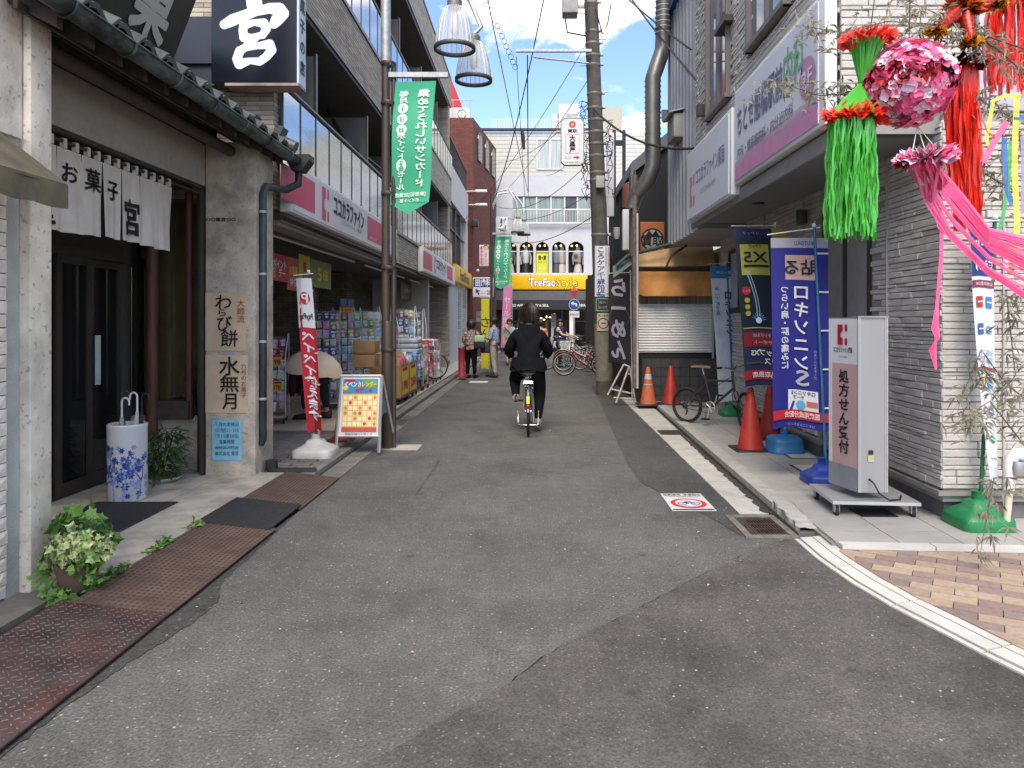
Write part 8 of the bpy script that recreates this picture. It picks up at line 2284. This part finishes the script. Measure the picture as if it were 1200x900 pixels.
rack('farthest rack with pale cartons before the white partition',rx(487,17.2),17.2,.42,.4,1.75,20,[8,2,3,5],'pale packets on the farthest rack',8,seed=8)
def card(label,px0,px1,py0,py1,Y,txt):
 t=thing('price_card',label,'price card',(gx(px0,Y),Y,hz(py1,Y)),'yellow price cards');m=MB();m.box(gx(px0,Y),gx(px1,Y),Y,Y+.006,hz(py1,Y),hz(py0,Y));m.build('card',flat('d8b83a'),t)
 W,H=gx(px1,Y)-gx(px0,Y),hz(py0,Y)-hz(py1,Y);pr=Print(*plane_xz(gx(px0,Y),Y,hz(py1,Y)));pr.rect(.05*W,.95*W,.82*H,.97*H,dred);pr.text(txt,W/2,H*.42,H*.55,dred,w=W*.75,bold=.03,lv=3);pr.build(t)
for i,(a,b,c,d)in enumerate(((310,318.5,424,439),(319.5,330,416,429),(309,319,456,471),(320,330,447,459),(309,320,486,503))):card('%s yellow price card on the narrow snack rack'%('upper left','upper right','middle left','middle right','lowest')[i],a,b,c,d,10.3,('138','98','268','178','88')[i])
card('yellow price card hanging between the pale green packets',401,411,437,449,12.4,'298');card('yellow card standing on top of the tall racks',399,414,359,366,12.6,'100')
t=thing('rack_topper','pair of blue advertising cards on top of the tall racks','shop card',(gx(406,12.6),12.6,1.7));m=MB();m.box(gx(399,12.6),gx(406,12.6),12.6,12.61,hz(360,12.6),hz(350,12.6));m.box(gx(407.5,12.6),gx(414.5,12.6),12.6,12.61,hz(360,12.6),hz(350.5,12.6));m.build('cards',flat('5a86a8'),t)
# cardboard display bins on casters
def bin_(label,y0,y1,x0,x1,z1,card_,txt):
 t=thing('display_bin',label,'cardboard bin',((x0+x1)/2,y0,.085),'cardboard display bins');m=MB()
 m.box(x0,x1,y0,y0+.01,.22,z1);m.box(x0,x1,y1-.01,y1,.22,z1);m.box(x0,x0+.01,y0+.011,y1-.011,.22,z1);m.box(x1-.01,x1,y0+.011,y1-.011,.22,z1-.0);m.box(x0+.012,x1-.012,y0+.012,y1-.012,.22,z1-.06);m.build('carton',M_card,t)
 m=MB();m.prism([(x0,y0-.001,z1),(x1,y0-.001,z1),(x1-.16,y0+.1,z1+.2),(x0,y0+.1,z1+.2)],(0,.008,0));m.build('flap',M_card,t)
 for x in(x0+.06,x1-.06):
  for y in(y0+.08,y1-.08):m=MB();m.lathe([(.001,-.015),(.05,-.015),(.05,.015),(.001,.015)],(x,y,.14),12,'X');m.build('caster',M_rubber,t)
 m=MB();m.box(x0,x1,y0,y1,.19,.218);m.build('dolly',M_bronze,t)
 pr=Print(*plane_left_wall(x1,y0,.22));L=y1-y0;H=z1-.22
 pr.rect(.05*L,.95*L,.05*H,.92*H,yel,1).rect(.2*L,.8*L,.80*H,.90*H,dred,2).text(txt,L*.5,.35*H,H*.4,dred,w=L*.7,bold=.03,lv=3);pr.build(t)
 return t
bin_('brown cardboard bin nearest the lamp post with yellow price panel',12.75,13.55,-2.86,-2.33,.78,1,'198')
bin_('second cardboard bin behind the first with yellow price panel',13.62,14.4,-2.84,-2.33,.78,1,'258')
for i in range(2):
 m=MB();m.bbox(-2.95,-2.6,11.9+i*.02,12.3,.80+i*.22,1.005+i*.22,.006);single(m,'carton',M_card,('lower','upper')[i]+' brown carton stacked behind the lamp post','carton','cartons stacked behind the lamp post')
m0=MB();m0.lathe([(.001,0),(.033,0),(.036,.02),(.036,.13),(.015,.16),(.015,.18),(.001,.18)],(0,0,0),12);BT={c:m0.mesh('bottle',mat('bottle_'+c,c,.3,var=.15,scale=20))for c in('c8788c','b0384c','3a78b8','d0d4dc','7ab0d0')}
BN={'c8788c':'pink','b0384c':'crimson','3a78b8':'blue','d0d4dc':'white','7ab0d0':'sky blue'}
def bottles(label,x0,x1,y0,y1,z,cols,nx,ny,r_,layers=1):
 for k in range(layers):
  for i in range(nx):
   for j in range(ny):
    o=(c_:=r_.choice(cols))and piece('bottle',BT[c_],None,(x0+(x1-x0)*i/max(1,nx-1),y0+(y1-y0)*j/max(1,ny-1),z+k*.17));o['label']='%s bottle in row %s from the front, %s, on the %s bin'%(BN[c_],('one','two','three','four','five','six','seven','eight','nine')[j],('left','inner left','middle','inner right','right')[i],'nearest' if 'nearest' in label else 'second');o['category']='bottle';o['group']=label
bottles('pink bottles packed on top of the nearest cardboard bin',-2.80,-2.39,12.85,13.45,.72,('c8788c','c8788c','b0384c'),5,9,rr)
bottles('blue and white bottles packed on the second cardboard bin',-2.80,-2.39,13.70,14.3,.72,('3a78b8','d0d4dc','7ab0d0'),5,8,rr)
def trolley(label,x0,x1,y0,y1,z0,z1,pal,glabel,mfr,r_,top=None):
 t=thing('goods_trolley',label,'trolley',((x0+x1)/2,y0,.085),'wire trolleys and baskets of goods');m=MB()
 for z in(z0,z0+(z1-z0)/2,z1):m.tube([(x0,y0,z),(x1,y0,z),(x1,y1,z),(x0,y1,z)],.010,5,closed=True)
 for x in(x0,x1):
  for y in(y0,y1):m.tube([(x,y,.12),(x,y,z1)],.010,5)
 m.build('frame',mfr,t);m=MB()
 n=int((y1-y0)/.06)
 for i in range(n):m.tube([(x1,y0+i*.06,z0),(x1,y0+i*.06,z1)],.003,3);m.tube([(x0+(x1-x0)*i/n,y0,z0),(x0+(x1-x0)*i/n,y0,z1)],.003,3)
 m.box(x0,x1,y0,y1,z0-.01,z0);m.build('wire_mesh',mfr,t)['kind']='stuff'
 for x in(x0,x1):
  for y in(y0,y1):m=MB();m.lathe([(.001,-.012),(.05,-.012),(.05,.012),(.001,.012)],(x,y,.135),10,'X');m.build('caster',M_rubber,t)
 for k in range(3):
  for i in range(4):
   for j in range(3):
    q_=r_.choice(pal);o=bpy.data.objects.new('packet',PK[q_]);C.objects.link(o);o['label']='%s packet, %s %s %s, %s'%(CN[q_],('bottom','middle','top')[k],('front','centre','back')[j],('left','inner left','inner right','right')[i],glabel[glabel.index(' in the')+1:]);o['category']='packet';o['group']=glabel
    o.matrix_world=Matrix.Translation((x0+.05+(x1-x0-.1)*i/3,y0+.04+(y1-y0-.1)*j/2,z0+.14+k*(z1-z0)*.42))@Matrix.Rotation(r_.uniform(-.6,.6),4,'Z')@Matrix.Rotation(r_.uniform(-.5,.5),4,'X')@Matrix.Scale(1.25,4)
trolley('silver shopping trolley stacked with toilet rolls and blue packs',-2.80,-2.38,14.7,15.4,.42,.86,[1,2,8],'blue packs in the silver shopping trolley',M_steel,rr)
for i in range(6):m=MB();m.bbox(-2.82+.0,-2.36,14.75+(i%2)*.33,15.05+(i%2)*.33,.90+(i//2)*.10,.995+(i//2)*.10,.03);single(m,'tissue_pack',mat('tissue_wrap',(.48,.50,.58),.4,var=.3,scale=14),'white and lilac tissue pack, %s layer, %s, on the shopping trolley'%(('lower','middle','upper')[i//2],('near','far')[i%2]),'tissue pack','white and lilac tissue packs stacked on the shopping trolley')
trolley('low wire trolley of green and pink bags between the tissue packs and red baskets',-2.84,-2.36,15.5,16.1,.40,1.0,[7,11,8,6],'green and pink bags in the low wire trolley',M_rack,rr)
trolley('wire basket trolley of red and white sachets farther along',-2.80,-2.36,16.2,17.0,.40,1.10,[9,8,5,3],'red and white sachets in the wire basket trolley',mat('red_wire',(.40,.05,.05),.4),rr)
trolley('farthest wire basket trolley of pale bargain packets',-2.78,-2.36,17.5,18.3,.40,1.08,[8,3,11,9],'pale bargain packets in the farthest basket',M_rack,rr)
t=thing('red_flag_stand','red cylindrical stand beside the far baskets at the kerb','stand',(gx(541,19.4),19.4,.08));m=MB();m.lathe([(.16,0),(.16,.05),(.09,.08),(.085,.72),(.10,.76),(.001,.78)],(gx(541,19.4),19.4,.08),16);m.build('stand_body',flat('8c2024'),t)
m=MB();m.tube([(-4.4,19.7,1.05),(-2.7,19.7,1.05),(-2.7,19.7,.1)],.025,8);single(m,'steel_railing',M_galv,'horizontal steel railing behind the far baskets','railing')
for i in range(5):
 x=-3.9+i*.2;m=MB();m.lathe([(.05,0),(.09,.03),(.08,.55),(.05,.62),(.01,.64)],(x,20.6,.75),8);single(m,'hanging_garment',flat(('b8b0a8','70383c','303848','8a8a90','50302c')[i]),'%s garment on the rail beyond the steel railing'%('pale','maroon','navy','grey','brown')[i],'garment')
 # ================================================================ festival decorations at upper right
rr=random.Random(90)
YD=4.0
D=lambda px,py,Y=YD:P(px,py,Y)
def ribbon_(mb,pts,w,th=0,twist=0.0,n=None):
 """flat paper strip along points"""
 pts=[Vector(p)for p in pts];L=[];R__=[]
 for i,p in enumerate(pts):
  d=(pts[min(i+1,len(pts)-1)]-pts[max(0,i-1)]).normalized();a=twist*i
  s=d.cross(Vector((math.sin(a),-math.cos(a),.15))).normalized()*w/2
  L.append(p-s);R__.append(p+s)
 k=len(pts);mb.add(L+R__,[(i,i+1,k+i+1,k+i)for i in range(k-1)],False)
def tassel(m,top,length,rx_,n,w,r_,drift=(0,0,0),spread=1.15):
 for i in range(n):
  a=r_.uniform(0,2*math.pi);q=rx_*math.sqrt(r_.uniform(.1,1));L=length*r_.uniform(.86,1.02)
  p=top+Vector((q*math.cos(a),q*math.sin(a),0));ph=r_.uniform(0,6);f=r_.uniform(4,9)
  pts=[p+Vector((q*(spread-1)*math.cos(a)*t+.011*math.sin(ph+f*t)+.004*math.sin(ph*3+26*t)+drift[0]*t,q*(spread-1)*math.sin(a)*t+.008*math.cos(ph+f*t),-L*t))for t in[k/14 for k in range(15)]]
  ribbon_(m,pts,w*r_.uniform(.7,1.2),twist=r_.uniform(-.4,.4))
def vinyl(name,c):return mat(name,c,.32,var=.15,scale=12,spec=.6,alpha=.86)
V_g=vinyl('green_vinyl',(.075,.46,.05));V_r=vinyl('red_vinyl',(.85,.035,.015));V_p=vinyl('pink_vinyl',(.92,.12,.30));V_pl=vinyl('pale_pink_vinyl',(.80,.55,.68));V_dr=mat('maroon_foil',(.25,.01,.015),.2,metal=.6,var=.5,scale=40);V_go=mat('gold_foil',(.70,.38,.05),.22,metal=.8,var=.5,scale=40)
t=thing('green_tassel','bright green vinyl tassel with red ruffles hanging beside the pink ball','decoration',D(997,283))
m=MB();tassel(m,D(997,143),.635,.115,260,.010,rr,spread=1.1);m.build('streamers',V_g,t)['kind']='stuff'
c0=D(1012,100)
m=MB()
for i in range(90):
 a=2*math.pi*i/90;q=.5+rr.random()*.5
 pts=[D(1016,48)+Vector((.09*q*math.cos(a),.09*q*math.sin(a),0)),D(1012,97)+Vector((.02*math.cos(a),.02*math.sin(a),0))];ribbon_(m,pts,.013)
 pts=[D(1012,99)+Vector((.02*math.cos(a),.02*math.sin(a),0)),D(1003,118)+Vector((.07*math.cos(a),.07*math.sin(a),0)),D(998,138)+Vector((.12*math.cos(a),.12*math.sin(a),0))];ribbon_(m,pts,.015)
m.build('bow',V_g,t)['kind']='stuff'
def ruffle(t,c,r,n,size,m_,name='ruffle',sq=.3):
 m=MB()
 for i in range(n):
  a=rr.uniform(0,2*math.pi);q=r*rr.uniform(.75,1.1);p=c+Vector((q*math.cos(a),q*math.sin(a),rr.gauss(0,r*sq*.4)))
  d=Vector((math.cos(a)+rr.gauss(0,.4),math.sin(a)+rr.gauss(0,.4),rr.gauss(0,.6))).normalized();s=d.orthogonal().normalized()*size*.5;L=size*rr.uniform(.7,1.3)
  m.add([p-s,p+s,p+d*L+s*1.2,p+d*L*.8,p+d*L-s*1.2],[(0,1,2,3),(0,3,4)])
 m.build(name,m_,t)['kind']='stuff'
ruffle(t,D(1018,47),.115,240,.035,V_r,'red_top_ruffle');ruffle(t,D(1002,137),.135,240,.035,V_r,'red_waist_ruffle');ruffle(t,D(1000,134),.03,40,.03,M_black,'black_knot')
m=MB();m.tube([D(1018,46),D(1022,20),D(1030,-40)],.003,4);m.build('cord',M_black,t)
# pink flower ball
t=thing('pink_paper_ball','large pink and white paper flower ball with a maroon foil belt','decoration',D(1065,150));bc=D(1065,98,3.95);BR=.215
M_core=mat('ball_core',(.9,.2,.4),.8);m=MB();m.sphere(bc,BR*.86,20,14);m.build('core',M_core,t)
def petals(n,m_,sel,size,name):
 m=MB()
 for i in range(n):
  while True:
   v=Vector((rr.gauss(0,1),rr.gauss(0,1),rr.gauss(0,1))).normalized()
   if sel(v):break
  p=bc+v*BR*rr.uniform(.86,1.02);u=v.cross(Vector((rr.gauss(0,1),rr.gauss(0,1),rr.gauss(0,1)))).normalized();w=v.cross(u);k=4;s=size*rr.uniform(.7,1.2);n_=16;ph=rr.uniform(0,6)
  tilt=rr.uniform(.1,.8);ring_=[p+(u*math.cos(a)+w*math.sin(a))*s*(.62+.38*abs(math.cos(a*2+ph)))+v*s*(tilt*math.cos(a-ph)*.6+.25)for a in[2*math.pi*q/n_ for q in range(n_)]]
  m.add([p]+ring_,[(0,1+q,1+(q+1)%n_)for q in range(n_)])
 m.build(name,m_,t)['kind']='stuff'
petals(420,V_p,lambda v:True,.036,'pink_petals');petals(150,V_pl,lambda v:v.z<.75,.034,'pale_petals');petals(90,mat('white_paper',(.74,.72,.76),.6),lambda v:True,.030,'white_petals')
petals(130,V_dr,lambda v:abs(v.z+.0)<.2,.038,'maroon_flowers');petals(26,mat('rose_foil',(.75,.32,.22),.25,metal=.5),lambda v:abs(v.z)<.2,.034,'rose_gold_flowers')
m=MB();m.tube([bc+Vector((0,0,.2)),D(1068,-60)],.003,4);m.build('cord',M_black,t)
# red tassel beyond the ball
t=thing('red_tassel','long red vinyl streamer bundle hanging right of the pink ball','decoration',D(1128,285,4.3))
m=MB();tassel(m,D(1124,78,4.3),.95,.085,150,.016,rr,drift=(.05,0,0),spread=.85);m.build('streamers',V_r,t)['kind']='stuff'
ruffle(t,D(1124,76,4.3),.10,160,.05,V_dr,'maroon_ruffle');m=MB();m.tube([D(1124,78,4.3),D(1140,30,4.3)],.004,4);m.build('cord',M_black,t)
t=thing('upper_red_streamers','red streamers hanging at the top right corner with gold foil','decoration',D(1180,108,4.5))
m=MB();tassel(m,D(1182,-40,4.5),.78,.12,90,.016,rr);m.build('streamers',V_r,t)['kind']='stuff'
ruffle(t,D(1190,5,4.5),.08,60,.05,V_go,'gold_ruffle')
t=thing('red_gold_star','red foil star with gold fringed points hanging at the top','decoration',D(1130,30,4.2));m=MB();sc=D(1128,8,4.2)
tips=[D(1097,37,4.1),D(1139,50,4.1),D(1168,6,4.2),D(1110,-30,4.3)]
for q in tips:
 m.tube([sc,sc.lerp(q,.6),q],[.055,.04,.022],10);
m.build('foil_cones',mat('red_foil',(.42,.03,.015),.3,metal=.6,var=.6,scale=60),t)
for i,q in enumerate(tips):ruffle(t,q,.022,60,.04,V_go,'gold_fringe',1.0)
ruffle(t,sc,.05,120,.06,mat('orange_foil',(.65,.12,.02),.3,metal=.5),'orange_ruffle',1.0)
# pink basket with long streamers blowing right and down
t=thing('pink_streamer_basket','pink paper basket with long streamers sweeping to the right edge','decoration',D(1085,430));kc=D(1085,185,3.8)
ruffle(t,kc,.10,160,.045,V_pl,'pale_rim');ruffle(t,kc,.10,120,.045,V_p,'pink_rim');ruffle(t,kc+Vector((.0,-.06,0)),.03,40,.04,V_dr,'maroon_flower');ruffle(t,kc+Vector((-.10,0,-.03)),.015,20,.04,V_dr,'maroon_flower')
m=MB()
for i in range(34):
 o_=Vector((rr.uniform(-.09,.09),rr.uniform(-.07,.07),rr.uniform(-.03,.02)));e=rr.uniform(-1.2,1.6);jj=rr.uniform(-9,9)
 pts=[kc+o_,D(1098+8*e+o_.x*60,225-10*e),D(1120+10*e+jj,258-14*e+jj),D(1160,300-20*e),D(1215,328-26*e+jj)]
 pts=[pts[0].lerp(pts[1],.5),pts[1],pts[1].lerp(pts[2],.5),pts[2],pts[2].lerp(pts[3],.5),pts[3],pts[4]];ribbon_(m,[kc+o_]+pts,.021,twist=.12)
for i in range(4):ribbon_(m,[D(1104,250+i),D(1103,300),D(1098,360),D(1093+i*2,385),D(1097+i,395),D(1096-i*2,410),D(1097,433)],.022,twist=.1)
m.build('pink_streamers',V_p,t)['kind']='stuff'
m=MB();
for dx in(-.07,0,.07):m.tube([kc+Vector((dx,0,.03)),D(1075,148)],.0025,4)
m.build('hanging_threads',M_white,t)
# coloured ribbons on the right
for nm,lab,c,pts,w in(('yellow_ribbon','yellow paper ribbon folded over the bamboo stem',(.66,.60,.06),[(1158,170),(1156,160),(1160,140),(1164,118),(1178,112),(1196,112)],.022),('yellow_ribbon','long yellow ribbon hanging straight down to the pink streamers',(.66,.60,.06),[(1192,112),(1190,150),(1189,200),(1192,260),(1190,300),(1183,322)],.034),('blue_ribbon','blue paper strip hanging between the yellow ribbons',(.03,.14,.42),[(1177,162),(1178,190),(1181,225),(1186,240)],.030),('green_ribbon','green paper strip hanging lower right',(.05,.36,.10),[(1184,165),(1182,210),(1176,250),(1166,290),(1164,330)],.022),('pink_ribbon','pink pointed paper strip crossing the yellow ribbon',(.75,.12,.30),[(1180,142),(1172,155),(1162,172),(1152,190)],.035),('red_ribbon','thin red ribbon curl left of the yellow ribbon',(.6,.03,.02),[(1146,118),(1150,138),(1158,155),(1166,162)],.012),('blue_ribbon','short blue strip at the right edge above the green strip',(.05,.2,.55),[(1188,137),(1204,138)],.03),('lilac_ribbon','lilac strip at the extreme right edge',(.35,.25,.5),[(1199,160),(1200,200),(1199,250)],.03)):
 m=MB();ribbon_(m,[D(x,y,4.1)for x,y in pts],w);single(m,nm,vinyl(nm+'_paper',c),lab,'paper ribbon','paper ribbons on the bamboo')
 # bamboo branch with dry leaves
t=thing('bamboo_branch','dried bamboo branches with withered grey green leaves across the upper right','bamboo',D(1200,500,4.4))
stems=[[(1215,100),(1175,62),(1140,38),(1095,15),(1040,-10)],[(1210,185),(1190,150),(1165,118),(1130,108)],[(1210,235),(1165,210),(1130,190),(1100,205)],[(1215,62),(1120,30),(1040,25),(985,38),(940,30)],[(1090,108),(1010,108),(960,112),(900,92)],[(1215,480),(1175,445),(1150,410),(1125,470)],[(1215,540),(1160,470),(1115,500)],[(1215,330),(1180,350),(1190,440),(1150,490)],[(1210,560),(1165,560),(1150,640)]]
M_stem=mat('bamboo_stem',(.13,.10,.06),.7,var=.3);M_dl=mat('withered_leaf',(.22,.20,.14),.8,var=.45,scale=25)
lm=MB()
def dry_leaf(p,d,L):
 w=d.cross(Vector((rr.gauss(0,.3),-1,rr.gauss(0,.3)))).normalized()*L*.09;mid=p+d*L*.45+Vector((0,0,.004));tip=p+d*L-Vector((0,0,L*.12))
 lm.add([p,mid+w,tip,mid-w],[(0,1,2),(0,2,3)])
for k,s_ in enumerate(stems):
 Yk=4.15+.12*(k%3);pts=[D(x,y,Yk)for x,y in s_];fine=[]
 for i in range(len(pts)-1):fine+=[pts[i].lerp(pts[i+1],q/6)for q in range(6)]
 fine.append(pts[-1]);m=MB();m.tube(fine,.0055,5,r2=.0015);m.build('stem',M_stem,t)
 up_=k in(0,1,2,3,4)
 for p in fine[3:]:
  for j in range(5 if up_ else 3):
   e=p+Vector((rr.gauss(0,.055),rr.gauss(0,.04),rr.gauss(-.02,.05)if up_ else -rr.random()*.1))
   lm.tube([p,e],.0012,3,caps=False)
   for q in range(rr.choice((2,3,4))):dry_leaf(e,Vector((rr.gauss(0,.6),rr.gauss(0,.4),-abs(rr.gauss(.5,.4))if not up_ else rr.gauss(-.2,.5))).normalized(),rr.uniform(.035,.075)*(1.25 if not up_ else 1))
lm.build('withered_leaves',M_dl,t)['kind']='stuff'
